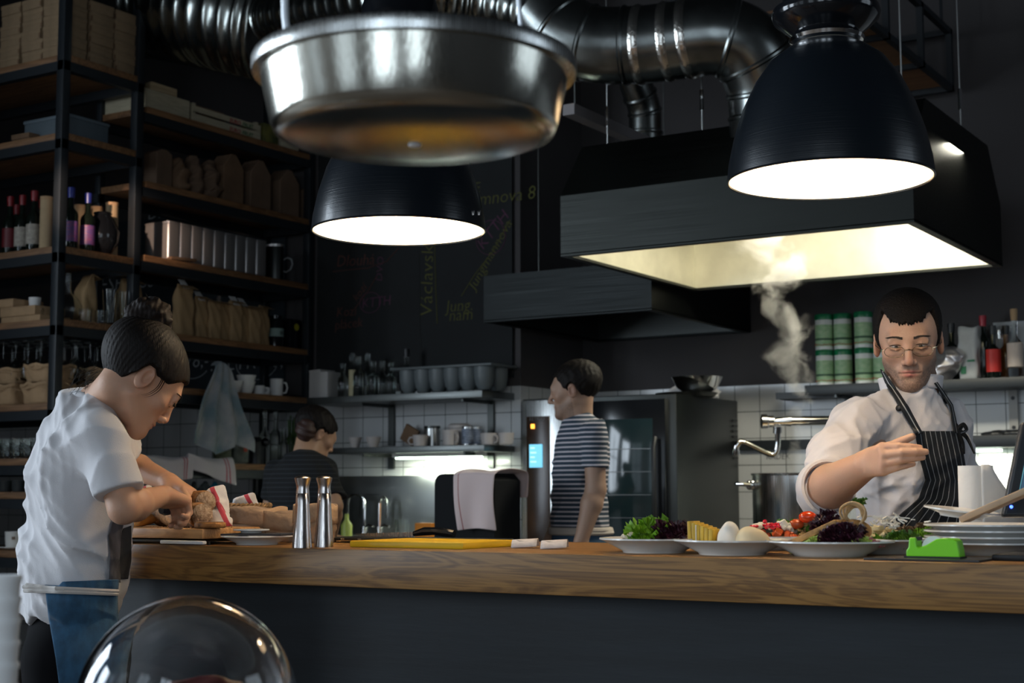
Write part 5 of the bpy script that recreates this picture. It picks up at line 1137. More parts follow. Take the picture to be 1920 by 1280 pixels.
bottle('wine_bottle', 'slim dark bottle with a red cap on the right shelf', ons(1846, 7.68), .325, .030, wg, .3, .014, mat('red_cap', (.45, .02, .04), .35))
bottle('sauce_bottle', 'small dark bottle with a red label on the right shelf', ons(1864, 7.62), .265, .036, wg, .38, .013, M['black_p'], mat('red_label', (.62, .03, .02), .5), (.12, .55))
amber = mat('amber_liquor', (.35, .13, .03), .05, trans=.85)
bottle('liquor_bottle', 'clear bottle of amber liquor, second from the right edge', ons(1888, 7.70), .27, .038, amber, .38, .014, M['black_p'])
bottle('liquor_bottle', 'clear corked bottle with a pale label at the right edge', ons(1905, 7.60), .34, .038, M['glass'], .42, .014, mat('cork', (.45, .30, .16), .8), mat('pale_label', (.60, .50, .42), .6), (.15, .5))
bottle('liquor_bottle', 'thin clear bottle between the red label and the amber one', ons(1877, 7.72), .25, .03, M['glass'], .4, .012, M['steel'])
t = thing('notice_card', 'pale printed card standing behind the bottles at the right edge', 'card', ons(1903, 7.78)); cdm = mat('card_grey', (.40, .42, .43), .7); put('card', G().box(-.10, -.003, 0, .12, .003, .30), cdm, t); text('VEPŘO', .03, M['black_p'], t, (-.09, -.004, .26), shear=0)
s = S(); c = np.array(ons(1776, 7.64)) + [0, 0, .09]; s.cone(c - [.05, 0, .07], c + [.03, 0, .02], .055, .07, k=.02); s.cone(c + [.0, 0, .0], c + [-.05, 0, .11], .06, .018, k=.03); s.warp(lambda P: folds(P, .030, 1.6, 2)); s.fn(lambda P: zS - P[:, 2], m=3)
o = s_put('foil_bag', s, c - .17, c + .17, .005, mat('foil_bag', (.62, .58, .57), .28, .8), None, c); o.location = V(c); tag(o, "crumpled silver foil bag right of the chef's head", 'bag')
def paperbag(name, label, loc, w, d, h, mt, rz=0, seed=0, top='flat', n=12, amp=.004, group=None, parts=None):
    t = thing(name, label, 'bag', loc, rz, group); g = G(); rr = random.Random(seed); ph = rr.random() * 6
    def f(u, v):
        a_ = u * TAU; cx = max(-1, min(1, 1.25 * math.cos(a_))) * w / 2; cy = max(-1, min(1, 1.25 * math.sin(a_))) * d / 2; z = v * h
        if top == 'pinch': k = max(0, (v - .72) / .28); cy *= (1 - .93 * k); cx *= 1 + .06 * k
        if top == 'open': cx *= 1 + .03 * v; z += .006 * math.sin(a_ * 3 + ph) * (v > .95)
        nz = amp * (math.sin(9 * v + 5 * u * 6.28 + ph) + math.sin(17 * v - 3 * 6.28 * u + ph * 2)) * (v * (1 - v) * 2 + .15)
        return V((cx + nz * math.cos(a_), cy + nz * math.sin(a_), z))
    g.grid(f, 32, n, True); put('paper', g, mt, t, 80, solid=.0015, recalc=False)
    put('bottom', G().box(-w / 2 + .002, -d / 2 + .002, 0, w / 2 - .002, d / 2 - .002, .004), mt, t); return t
b = paperbag('paper_bag', 'white paper bag with green print standing on the right shelf', ons(1821, 7.66), .10, .07, .27, mat('white_bag_paper', (.55, .56, .54), .8, 0, .4, 20, .12, 14), -.3, 3, 'open', amp=.006)
g = G(); g.box(-.045, -.038, .09, .045, -.0365, .10); g.box(-.035, -.038, .03, -.005, -.0365, .08); put('green_print', g, mat('print_green', (.05, .22, .10), .7), b)
heap('cloth', 'black cloth lying on the lower dark shelf at the right edge', (-1.82, 7.65, 1.496), (.14, .07, .03), M['black_p'], 6)
# ================================================================ things on the left rack
def xl(px, y): return at(px, 700, y=y).x
# small cardboard boxes stacked on the top shelf
def cbox(label, loc, rz):
    t = thing('cardboard_box', label, 'box', loc, rz, 'flat cardboard boxes piled on the top rack shelf'); put('carton', G().box(-.077, -.077, 0, .077, .077, .052, .002), M['card'], t); put('lid', G().box(-.079, -.079, .034, .079, .079, .056, .002), M['card'], t)
    put('side_slot', G().box(.068, -.0800, .006, .0795, -.0785, .030), M['kraft_d'], t); return t
b0 = None; rr = random.Random(7); cols = [(-5.955, 5.17), (-6.125, 5.17), (-6.295, 5.17), (-5.955, 5.345), (-5.955, 5.52)]
nm = ('in the corner stack by the near post', 'in the second stack left of the near post', 'in the stack at the left frame edge', 'in the middle stack of the short side', 'in the stack beside the second post')
lv = ('bottom', 'second', 'third', 'fourth', 'fifth', 'sixth', 'top')
for ci, (x, y) in enumerate(cols):
    for k in range(6):
        L_ = (x + rr.uniform(-.006, .006), y + rr.uniform(-.006, .006), 3.46 + k * .0565); lab = 'small cardboard box, %s one %s' % (lv[k] if k else 'bottom', nm[ci])
        if b0 is None: b0 = cbox(lab, L_, 0)
        else: dup(b0, L_, rr.uniform(-.05, .05), lab)
t = thing('storage_box', 'blue-grey plastic box on the rack shelf under the cardboard boxes', 'box', (xl(100, 5.3) - .02, 5.36, 3.05)); g = G().box(-.17, -.14, 0, .17, .14, .13, .008); put('box', g, mat('blue_grey_box', (.10, .13, .15), .6), t); put('lid', G().box(-.175, -.145, .125, .175, .145, .145, .006), mat('blue_grey_lid', (.12, .155, .18), .6), t)
for k, (px, y, z) in enumerate(((40, 5.2, 0), (38, 5.2, .03), (175, 5.50, 0))):
    tag(put('slate_tile' if k == 2 else 'wood_offcut', G().box(-.07, -.05, 0, .07, .05, .028, .003, loc=(min(xl(px, y), -5.97), y, 3.05 + z)), M['kraft_d']), ('lower brown wooden block left of the blue-grey box', 'upper brown wooden block left of the blue-grey box', 'flat brown piece lying at the shelf corner by the second post')[k], 'block')
# wine
wred = mat('capsule_red', (.22, .01, .015), .4); wblue = mat('capsule_blue', (.02, .03, .22), .35); lw = mat('label_cream', (.42, .38, .32), .7, var=.3, vscale=60); lb = mat('label_blue_pink', (.25, .06, .14), .5, var=.85, vscale=30, stretch=(1, 1, 9), col2=(.04, .05, .22)); lr = mat('label_dark_red', (.12, .008, .012), .5)
def wine(px, y, cap, lab, label, h=.31, x=None):
    return bottle('wine_bottle', label, (x if x is not None else xl(px, y), y, 2.465), h, .038, wg, .33, .0145, cap, lab, (.12, .45), 'wine bottles on the rack')
wine(10, 5.16, wred, lr, 'wine bottle with a dark red label at the left frame edge'); wine(22, 5.33, wred, None, 'unlabelled wine bottle standing behind the two leftmost ones'); wine(33, 5.17, wred, lw, 'wine bottle with a cream label, second from the left edge')
wine(55, 5.16, wred, lw, 'wine bottle with a cream label nearest the left of the near post', .32); wine(70, 5.30, wred, None, 'wine bottle half hidden behind the near post')
wine(0, 5.17, wblue, lb, 'blue-capped wine bottle with a pink label, left of the pair right of the near post', x=-5.915, h=.32).location = (at(133, 400, x=-5.915).x, at(133, 400, x=-5.915).y + .0, 2.465)
p = at(165, 400, x=-5.92); wine(0, p.y, wblue, lb, 'blue-capped wine bottle with a pink label, right of the pair right of the near post', x=p.x)
p = at(192, 430, x=-5.95)
t = thing('round_vase', 'dark rounded vase beside the blue-capped bottles', 'vase', (p.x, p.y, 2.465)); put('vase', G().lathe([(0, 0), (.04, 0), (.085, .07), (.09, .13), (.06, .20), (.045, .22), (.05, .23), (.045, .235), (.04, .22)], 28), M['black_g'], t)
kt = mat('kraft_tube', (.42, .30, .17), .8, 0, .2, 40, .1, 20)
for k, (px, xx) in enumerate(((75, -6.05), (150, -6.12), (182, -6.12), (213, -6.0))):
    p = at(px, 400, x=xx); p.y = min(max(p.y, 5.16), 5.56)
    t = thing('cardboard_tube', ('kraft cardboard tube seen just left of the near post', 'kraft tube behind the left blue-capped bottle', 'kraft tube behind the dark rounded vase', 'kraft tube nearest the second post')[k], 'tube', (p.x, p.y, 2.465)); put('tube', G().lathe([(0, 0), (.033, 0), (.033, .28 + .01 * k), (.03, .28 + .01 * k), (.03, .02)], 24), kt, t); put('end_ring', G().lathe([(.0335, .262 + .01 * k), (.0345, .281 + .01 * k), (.029, .282 + .01 * k)], 24), M['kraft'], t)
# boxes and glassware, shelf four
for k, (x0_, w_, z_, h_) in enumerate(((-6.33, .30, 0, .035), (-6.34, .27, .036, .05), (-6.40, .16, .087, .045))):
    tag(put('kraft_box', G().box(0, 0, 0, w_, .2, h_, .004, loc=(x0_, 5.12, 2.095 + z_)), M['kraft']), ('kraft box at the bottom of the pile by the left frame edge', 'kraft box in the middle of the pile by the left frame edge', 'small kraft box on top of the pile at the left frame edge')[k], 'box')
mug('cup', 'small white cup on the kraft boxes at the left', (-6.19, 5.22, 2.095 + .0865), .032, .055, M['white_m'], handle=False, cat='cup')
p = at(126, 570, x=-6.0)
fl = thing('glass_flask', 'round glass flask with a long neck beside the near post', 'flask', (p.x, max(p.y, 5.17), 2.095)); put('flask', G().lathe([(0, .003), (.03, 0), (.055, .02), (.075, .06), (.075, .09), (.055, .13), (.022, .155), (.016, .18), (.015, .26), (.019, .265)], 28), M['glass'], fl, solid=.0015)
gt = [(0, .002), (.026, 0), (.03, .01), (.033, .075), (.031, .075), (.028, .012), (0, .008)]
for k, (px, xx) in enumerate(((72, -6.1), (160, -5.93), (190, -5.92))):
    p = at(px, 590, x=xx); t = thing('small_glass', ('small glass left of the round flask', 'small glass right of the round flask', 'small tilted-looking glass left of the tall vases')[k], 'glass', (p.x, min(max(p.y, 5.13), 5.56), 2.095)); put('glass', G().lathe(gt, 20), M['glass'], t)
tv = [(0, .004), (.028, 0), (.033, .01), (.046, .19), (.0435, .19), (.031, .014), (0, .012)]
for k, (px, xx) in enumerate(((208, -5.91), (236, -5.915))):
    p = at(px, 570, x=xx); t = thing('tall_glass_vase', ('tall flared glass, left one of the two by the second post', 'tall flared glass, right one of the two by the second post')[k], 'glass', (p.x, p.y, 2.095)); put('vase', G().lathe(tv, 24), M['glass'], t)
# stemware hanging under shelf four
def stem(label, loc):
    t = thing('wine_glass', label, 'wine glass', loc, 0, 'wine glasses hanging upside down under the rack shelf'); put('glass', G().lathe([(0, 0), (.032, -.002), (.030, -.006), (.006, -.012), (.004, -.03), (.004, -.085), (.012, -.095), (.035, -.12), (.042, -.15), (.038, -.185), (.034, -.205)], 18), M['glass'], t, solid=.0012); return t
s0 = None; k = 0
g = G(); [g.box(-6.95, y_ - .004, 2.005, -5.92, y_ + .004, 2.011) for y_ in (5.14, 5.19, 5.26, 5.31, 5.38, 5.43, 5.50)]; rk = put('glass_hanger', g, M['black_steel']); tag(rk, 'wire rails under the rack shelf from which the wine glasses hang', 'hanger')
fr_nm = ('front', 'second', 'third', 'rear')
for r_, y_ in enumerate((5.165, 5.285, 5.405, 5.525)):
    for c_ in range(6 if r_ < 3 else 5):
        L_ = (-5.97 - c_ * .097 + (.02 if r_ % 2 else 0), y_, 2.005); lab = 'upside-down wine glass, %s from the post in the %s row' % (ORD[c_], fr_nm[r_])
        if s0 is None: s0 = stem(lab, L_)
        else: dup(s0, L_, .4 * c_, lab)
# paper baskets, shelf five
def pbasket(label, loc, r, h, seed=0):
    t = thing('paper_basket', label, 'basket', loc, 0, 'crumpled brown paper baskets on the rack'); ph = seed * 1.7
    def f(u, v):
        a_ = u * TAU; rr_ = r * (.86 + .18 * v + .05 * math.sin(5 * a_ + ph) * v + .03 * math.sin(11 * a_ + 9 * v + ph)); sq = 1 / max(abs(math.cos(a_)), abs(math.sin(a_))) ** .45
        return V((rr_ * sq * math.cos(a_), rr_ * sq * math.sin(a_), h * min(v * 1.15, 1) - .02 * max(0, v - .87) * 8 + .006 * math.sin(7 * a_ + ph) * v))
    put('paper', G().grid(f, 40, 10, True), M['kraft'], t, 80, solid=.002, recalc=False); put('bottom', G().cyl((0, 0, 0), (0, 0, .004), r * .86, seg=24), M['kraft'], t)
    put('fold', G().tube([(r * 1.08 * math.cos(TAU * i / 24), r * 1.08 * math.sin(TAU * i / 24), h * (.72 + .05 * math.sin(i * 1.3 + ph))) for i in range(24)], .004, 6, True), M['kraft'], t); return t
for k, (x_, y_, z_, r_, h_, lab) in enumerate(((-6.30, 5.20, 0, .115, .11, 'lower row, at the left frame edge'), (-6.04, 5.20, 0, .115, .11, 'lower row, just left of the near post'), (-6.31, 5.21, .112, .10, .085, 'upper row, at the left frame edge'), (-6.05, 5.21, .112, .11, .095, 'upper row, just left of the near post'), (-5.98, 5.46, 0, .105, .11, 'lower row, behind the head of the woman with the bun'), (-5.98, 5.47, .112, .095, .09, 'upper row, right of the near post'))):
    pbasket('crumpled brown paper basket, ' + lab, (x_, y_, 1.67 + z_), r_, h_, k)
# tumblers, shelf six
def tumb(label, loc, grp):
    t = thing('tumbler', label, 'glass', loc, 0, grp); put('glass', G().lathe([(0, .003), (.026, 0), (.03, .006), (.036, .105), (.034, .105), (.028, .012), (0, .01)], 14), M['glass'], t); return t
s0 = None
for r_ in range(2):
    for c_ in range(7):
        L_ = (-5.98 - c_ * .08, 5.15 + r_ * .085, 1.395); lab = 'clear ribbed tumbler, %s left of the post in the %s row' % (ORD[c_], ('front', 'back')[r_])
        if s0 is None: s0 = tumb(lab, L_, 'clear tumblers on the rack')
        else: dup(s0, L_, .3, lab)
for c_ in range(4):
    t = mug('glass_cup', 'small dark glass cup, %s left of the post on the low shelf' % ORD[c_], (-6.0 - c_ * .105, 5.17, 1.225), .038, .06, mat('smoky_glass', (.10, .11, .11), .08, trans=.6) if c_ == 0 else bpy.data.materials['smoky_glass'], handle=False, cat='cup', group='dark glass cups on the low rack shelf')
tag(put('lime_canister', G().cyl((-6.17, 5.3, 1.225), (-6.17, 5.3, 1.31), .05, seg=20), mat('lime_plastic', (.20, .5, .05), .5)), 'small lime green canister on the low rack shelf', 'canister')
p = at(25, 1030, y=5.16); mz = .93
t = thing('saucer', 'white saucer under the mug at the left frame edge', 'saucer', (p.x - .01, 5.17, mz)); put('saucer', G().lathe([(0, .004), (.03, .002), (.045, .003), (.075, .013), (.074, .016), (.045, .008), (0, .008)], 28), M['white_c'], t)
m_ = mug('mug', 'white mug with a small printed mark at the left frame edge', (p.x - .01, 5.17, mz + .008), .047, .085, M['white_c'], rz=.55, taper=.86)
g = G(); [g.box(.006 + k * .009, -.0495, .045, .012 + k * .009, -.0475, .060) for k in (0, 1)]; put('printed_mark', g, M['kraft_d'], m_)
tag(put('blue_cloth', G().box(-.05, -.04, 0, .05, .04, .02, .006, loc=(xl(62, 5.3), 5.34, mz)), mat('blue_cloth', (.02, .12, .35), .8)), 'small blue cloth right of the white mug', 'cloth')
heap('tangle', 'dark tangle of tools with orange bits behind the mug', (-6.08, 5.45, mz), (.14, .07, .12), mat('tool_tangle', (.03, .03, .032), .6, var=.9, vscale=30, col2=(.30, .12, .02)), 12, cat='tools')
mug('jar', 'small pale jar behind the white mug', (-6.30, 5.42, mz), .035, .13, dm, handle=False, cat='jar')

# ================================================================ right bay of the rack (items stand along its depth)
def onr(px, z, ins=.12): p = at(px, 700, x=XR - ins); return V((XR - ins, p.y, z))
def crate(label, y0_, y1_, z, h, mt, x0_=-6.2, x1_=-5.9, txt=None, board=False):
    t = thing('wooden_crate', label, 'crate', ((x0_ + x1_) / 2, (y0_ + y1_) / 2, z)); a_, b_ = (x1_ - x0_) / 2, (y1_ - y0_) / 2
    put('floor_board', G().box(-a_, -b_, 0, a_, b_, .008), mt, t)
    for s_ in (-1, 1):
        put('side', G().box(s_ * a_ - .005, -b_, 0, s_ * a_ + .005, b_, h if board else h * .55), mt, t)
        if not board: put('top_slat', G().box(s_ * a_ - .005, -b_, h * .68, s_ * a_ + .005, b_, h), mt, t)
        put('end_board', G().box(-a_, s_ * b_ - .005, 0, a_, s_ * b_ + .005, h), mt, t)
    if not board: g = G(); [g.box(sx * (a_ - .02) - .012, sy * (b_ - .02) - .012, 0, sx * (a_ - .02) + .012, sy * (b_ - .02) + .012, h + .02) for sx in (-1, 1) for sy in (-1, 1)]; put('corner_post', g, mt, t)
    if txt:
        for zz in (h * .26, h * .78): text('EURO', .036, mat('print_red2', (.35, .03, .03), .7), t, (a_ + .006, b_ * .05, zz - .012), rz=math.pi / 2, shear=.1, off=.001); text('FRUIT', .036, mat('print_green2', (.03, .13, .05), .7), t, (a_ + .006, b_ * .05 + .11, zz - .012), rz=math.pi / 2, shear=.1, off=.001)
    return t
cw = mat('pale_crate_wood', (.48, .42, .29), .75, var=.18, vscale=12, stretch=(1, 1, 6)); zc = 3.31
c1 = crate('pale low crate at the near end of the top shelf behind the second post', 5.40 + .28, 6.02, zc, .115, cw, board=True); c2 = crate('pale slatted crate with red and green fruit lettering', 6.05, 6.62, zc, .10, cw, txt=True)
c3 = crate('small pale crate standing inside the low crate near the second post', 5.76, 5.95, zc + .012, .16, M['crate'], -6.12, -5.93, board=True)
tag(put('brown_parcel', G().box(-.09, -.14, 0, .09, .14, .13, .02, loc=(-6.05, 6.25, zc + .009)), M['kraft_d']), 'brown parcel inside the lettered fruit crate', 'parcel')
tag(put('carton', G().box(-.12, -.065, 0, .12, .065, .13, .004, loc=(-6.02, 6.72, zc)), mat('olive_yellow_carton', (.16, .15, .03), .7, var=.6, vscale=14, col2=(.05, .06, .02))), 'green and yellow carton next to the fruit crate', 'box')
tag(put('carton', G().box(-.12, -.08, 0, .12, .08, .11, .004, loc=(-6.02, 6.90, zc)), cw), 'plain pale carton at the far end of the top shelf', 'box')
# dark gabled kraft bags
def gable(label, loc, w, d, h, mt, rz=0, grp=None, peak=.22, seed=0, tw=.02):
    t = thing('kraft_bag', label, 'bag', loc, rz, grp); g = G(); hs_ = h * (1 - peak)
    for (x_, z_, dd) in (): pass
    A_ = [(-w / 2, 0), (w / 2, 0), (w / 2, hs_), (tw, h), (-tw, h), (-w / 2, hs_)]
    g.prism([(x_, -d / 2, z_) for x_, z_ in A_], (0, d, 0)); o = put('paper', g, mt, t, 30); md = o.modifiers.new('b', 'BEVEL'); md.width = .004; md.segments = 2
    put('seam', G().box(-.002, -d / 2 - .001, .01, .002, -d / 2 + .002, hs_), M['kraft_d'], t); return t
gk = 'dark kraft bags on the rack'; H90 = math.pi / 2; kd = mat('kraft_bag_dark', (.17, .105, .065), .85, 0, .5, 24, .25, 8)
for k, (px, h, w) in enumerate(((418, .30, .17), (470, .31, .18), (525, .30, .18), (573, .27, .17))):
    gable('upright dark kraft bag, %s of the four above the tins' % ORD[k], onr(px, 2.90, .13), w, .12, h, kd if k else M['kraft_d'], H90, gk, .26, k)
    heap('plastic_film', 'clear crumpled film poking out behind the %s upright kraft bag' % ORD[k], (onr(px, 0, .25).x, onr(px, 0, .25).y, 2.9 + .22), (.05, .05, .09), mat('film', (.5, .55, .58), .2, trans=.5) if k == 0 else bpy.data.materials['film'], k, 4, 'film') if 0 else None
for k, (px, h, r_) in enumerate(((322, .21, .07), (352, .26, .06), (383, .25, .065))):
    t = thing('crumpled_bag', ('dark crumpled bag with a lighter bread loaf top, left on the shelf above the tins', 'crumpled kraft bag left of the upright dark bags', 'curved kraft bag leaning on the upright dark bags')[k], 'bag', onr(px, 2.90, .12)); s = S(); s.ell((0, 0, h * .45), (r_ * 1.2, r_, h * .5)); s.ell((0, 0, h * .2), (r_ * 1.25, r_ * 1.05, h * .25), k=.03); s.warp(lambda P, k=k: folds(P, .05, 1.5, k + 3)); s.fn(lambda P: -P[:, 2], m=3)
    s_put('paper', s, (-.13, -.12, -.01), (.13, .12, h + .03), .007, kd if k else M['kraft_d'], t, None)
heap('film_scrap', 'scrap of clear plastic film on the shelf above the tins', (XR - .2, onr(362, 0, .2).y, 2.90 + .22), (.03, .03, .06), mat('film', (.6, .66, .70), .2, trans=.4), 3, 4, 'film') if 0 else None
gable('tall narrow kraft bag beside the second post above the tins', onr(288, 2.90, .12), .12, .10, .22, kd, H90, gk, .1)
# tins
tinm = mat('tin_metal', (.50, .48, .47), .36, .8); tl = None; ty0, ty1 = onr(300, 0, .03).y, onr(520, 0, .03).y
edges = [316, 356, 377, 398, 420, 440, 459, 478, 498]
ys = [at(e, 700, x=XR - .03).y for e in edges]; st_ = sum(b - a for a, b in zip(ys[1:], ys[2:])) / (len(ys) - 2)
for k in range(9):
    yy = ys[0] + .0 + (k * st_) + .02; L_ = V((-5.97, yy, 2.495)); lab = 'tall shiny rectangular tin, %s from the left in the row of tins' % ORD[k]
    if tl is None:
        tl = thing('metal_tin', lab, 'tin', L_, 0, 'row of tall metal tins'); put('can', G().box(-.095, -.045, 0, .095, .045, .215, .014, seg=4), tinm, tl); put('lid', G().box(-.096, -.046, .205, .096, .046, .222, .012), tinm, tl); put('cap', G().cyl((.04, 0, .222), (.04, 0, .23), .014), M['steel_d'], tl)
    else: dup(tl, L_, 0, lab)
t = thing('metal_tin', 'slim rounded tin standing apart at the far end of the tin row', 'tin', V((-5.96, at(524, 700, x=-5.9).y, 2.495))); put('can', G().lathe([(0, 0), (.05, 0), (.052, .22), (.05, .225), (0, .222)], 28, sx=1.3), M['steel_d'], t); put('rim', G().lathe([(.053, .21), (.054, .224), (.048, .226)], 28, sx=1.3), tinm, t)
g = G().box(-.05, -.10, 0, .05, .10, .02, .008, Matrix.Rotation(.06, 3, 'X'), V((-5.90, onr(330, 0, .05).y, 2.50))); tag(put('leather_case', g, M['kraft_d']), 'flat brown case lying in front of the first tins', 'case')
# coffee bags
kb = mat('coffee_kraft', (.42, .27, .13), .8, 0, .45, 26, .15, 9)
def coffee(label, loc, w, d, h, rz, lean, rnd=0):
    t = thing('coffee_bag', label, 'bag', loc, rz, 'kraft coffee bags on the rack'); g = G(); ph = rnd
    def f(u, v):
        a_ = u * TAU; k = max(0, (v - .70) / .30); cx = max(-1, min(1, 1.3 * math.cos(a_))) * w / 2 * (1 - .05 * k); cy = max(-1, min(1, 1.3 * math.sin(a_))) * d / 2 * (1 - .94 * k)
        return V((cx + .003 * math.sin(13 * v + ph + 4 * a_), cy + .003 * math.sin(11 * v + 6 * a_ + ph) + lean * k * k * .3, h * v))
    put('paper', g.grid(f, 32, 14, True), kb, t, 60, solid=.002, recalc=False)
    put('folded_top', G().prism([(-w / 2, lean * .3 - .002, h * .985), (-w / 2, lean * .3 + .045, h * .93), (-w / 2, lean * .3 + .05, h * .915), (-w / 2, lean * .3 + .002, h * 1.0)], (w, 0, 0)), kb, t)
    put('bottom', G().box(-w / 2 + .003, -d / 2 + .003, 0, w / 2 - .003, d / 2 - .003, .004), kb, t); return t
cpx = [341, 371, 397, 414, 437, 453, 472, 489]
for k, px in enumerate(cpx):
    c_ = coffee('kraft coffee bag, %s from the left of the row behind the hair bun' % ORD[k] if k else 'first and largest kraft coffee bag, with a white label and a dark stamp', onr(px, 2.09, .09 + .02 * (k % 2)), .09 if k else .12, .06, .235 + .01 * math.sin(k * 2) if k else .29, -H90 + .15 * math.sin(k * 3), .04, k)
    if k in (0, 1, 4, 5): put('white_label', G().box(-.025, .03, .0, .025, .033, .07, 0, Matrix.Rotation(.7, 3, 'X'), V((0, .0, .20 if k else .25))), M['white_m'], c_)
p = at(248, 600, x=-6.05); coffee('tall kraft coffee bag behind the second post', (-6.08, max(p.y, 5.74), 2.09), .13, .09, .30, -H90, .04, 9)
p = at(232, 600, x=-6.0); coffee('tall kraft coffee bag seen through the tall glasses', (-6.12, 5.50, 2.095), .12, .08, .29, -.3, .04, 5)
t = thing('black_jar', 'black jar with a pale green label right of the coffee bags', 'jar', onr(515, 2.09, .12)); put('jar', G().lathe([(0, 0), (.05, 0), (.052, .16), (.04, .18), (.042, .20), (0, .20)], 24), M['black_g'], t); put('label', G().lathe([(.053, .07), (.053, .12)], 24), mat('pale_green_label', (.25, .34, .30), .7), t); text('BIO', .03, M['black_p'], t, (.0545, -.02, .082), rz=H90, shear=0)
t = thing('black_bag', 'black bag with a yellow round sticker at the far end of the coffee shelf', 'bag', onr(543, 2.09, .12)); put('bag', G().box(-.05, -.06, 0, .05, .06, .19, .015), M['black_g'], t); put('sticker', G().lathe([(0, .0), (.022, 0)], 20, (.0515, 0, .14), Matrix.Rotation(H90, 3, 'Y')), mat('yellow_sticker', (.38, .34, .02), .6), t)
# bowls, mugs and cloth on the fifth board
for k, (px, r, h, nm_, lab) in enumerate(((440, .052, .07, 'bowl', 'single white bowl right of the hanging cloth'), (462, .055, .075, 'bowl', 'lower white bowl of the stacked pair'), (462, .058, .075, 'bowl', 'upper white bowl of the stacked pair'), (486, .036, .055, 'mug', 'small printed white mug right of the bowls'), (497, .033, .052, 'mug', 'small white cup between the printed mug and the tall one'), (519, .040, .105, 'mug', 'tall white mug at the end of the bowl shelf'))):
    mug(nm_, lab, onr(px, 1.795 + (.035 if k == 2 else 0), .08 if k != 4 else .12), r, h, M['white_m'], rz=.8, handle=nm_ == 'mug' and k != 4, taper=.62 if nm_ == 'bowl' else .92, cat=nm_)
tag(put('black_trays', G().box(-.08, -.13, 0, .05, .13, .018, .006, loc=onr(555, 1.795, .1)), M['black_p']), 'flat black tray at the far end of the bowl shelf', 'tray')
# cloth hanging over the fifth board
hc = at(412, 700, x=XR + .02)
def hang(u, v):
    k = max(0, v - .12) / .88; sp = .03 + .20 * min(1, v * 1.15); y = (u - .5) * 2 * sp + .01 * math.sin(v * 9) + .04 * k * (u - .3); z = .16 - .50 * k + .03 * math.sin(u * 9 + 1) * k - .05 * abs(u - .5) * (1 - k)
    x = .03 + .022 * math.sin(u * 19 + 2 * v) * (.2 + k) + (.0 if v > .12 else -.06 * (1 - v / .12)); return V((x, y, z))
cl = towel('tea_towel', 'grey-white cloth with blue patches hanging in front of the bowl shelf', hang, 40, 30, mat('cloth_blue_stain', (.40, .40, .40), .95, 0, .3, 300, .35, 7, col2=(.17, .24, .27), sheen=.2), V((XR + .005, hc.y, 1.80)))
# lowest board: jars, bottles, towels
jg = mat('jar_glass', (.85, .90, .86), .05, trans=1, ior=1.3); z5 = 1.385
def pres(label, px, h, r, fill, ins=.12):
    t = thing('preserving_jar', label, 'jar', onr(px, z5, ins)); put('jar', G().lathe([(0, .004), (r * .85, 0), (r, .02), (r, h * .70), (r * .82, h * .84), (r * .80, h * .9)], 24), jg, t, solid=.002); put('lid', G().lathe([(r * .84, h * .88), (r * .86, h), (0, h)], 24), M['steel_d'], t); put('contents', G().lathe([(0, .008), (r * .86, .01), (r * .9, h * .45), (0, h * .47)], 20), fill, t); return t
pres('large glass jar with a metal lid, left of the two on the low board', 420, .235, .062, mat('pale_contents', (.26, .25, .16), .7), .16); jr = pres('large glass jar with red marks, right of the two on the low board', 449, .25, .068, mat('pale_contents_b', (.30, .30, .26), .7, var=.5, vscale=20)); put('red_mark', G().box(.0695, -.03, .07, .071, .0, .13), mat('red_mark', (.40, .06, .03), .6), jr)
for k, (px, h, r, ins) in enumerate(((498, .33, .036, .10), (519, .34, .038, .10), (533, .22, .034, .05), (548, .30, .034, .14))):
    bottle('glass_bottle', ('tall clear swing bottle, leftmost behind the working woman', 'tall clear swing bottle, second of the tall pair', 'shorter clear bottle right of the tall pair', 'clear bottle with green stems next to the dark haired woman')[k], onr(px, z5, ins), h, r, jg, .38, .014, None, None)
g = G(); rr = random.Random(4)
for _ in range(14): x_, y_ = rr.uniform(-.02, .02), rr.uniform(-.02, .02); g.tube([(x_, y_, .02), (x_ * 1.6, y_ * 1.6, .26 + rr.random() * .05)], .004, 5)
o = put('herb_bunch', g, mat('stems_green', (.07, .14, .03), .6)); o.location = onr(552, z5, .14); tag(o, 'bunch of green stems in the bottle beside the dark haired woman', 'stems')
t = thing('coffee_grinder', 'dark hand grinder standing right of the large jars', 'grinder', onr(481, z5, .1)); put('body', G().lathe([(0, 0), (.045, 0), (.045, .12), (.05, .13), (.03, .16), (0, .165)], 20), M['black_p'], t); put('knob', G().sph((.06, .02, .13), .026), M['black_g'], t)
tr_ = towel_mat('red_line_towel', (.58, .53, .55), (.40, .06, .09), 'X', (.80, .86), .012)
def slab(L, W, dz, wv, seed):
    def f(u, v):
        y = (u - .5) * W; s_ = v * (L + dz)
        if s_ < L: x = -.28 + s_ * (.30 / L); z = .012 + .012 * math.sin(u * 7 + seed) * math.sin(v * 9 + seed) + .012
        else: x = .035 + .012 * math.sin(u * 11 + seed) * (s_ - L) / dz; z = -(s_ - L) + .02 + wv * (u - .5)
        return V((x, y, z))
    return f
y_ = at(293, 860, x=XR).y; towel('tea_towel', 'white tea towel with a red line hanging over the low board beside the second post', slab(.3, .36, .13, .04, 1), 24, 24, tr_, V((XR, y_ + .07, z5)))
y_ = at(390, 860, x=XR).y; towel('tea_towel', 'white tea towel with red lines hanging over the low board in front of the jars', slab(.3, .38, .10, -.10, 4), 24, 24, tr_, V((XR, y_, z5)))
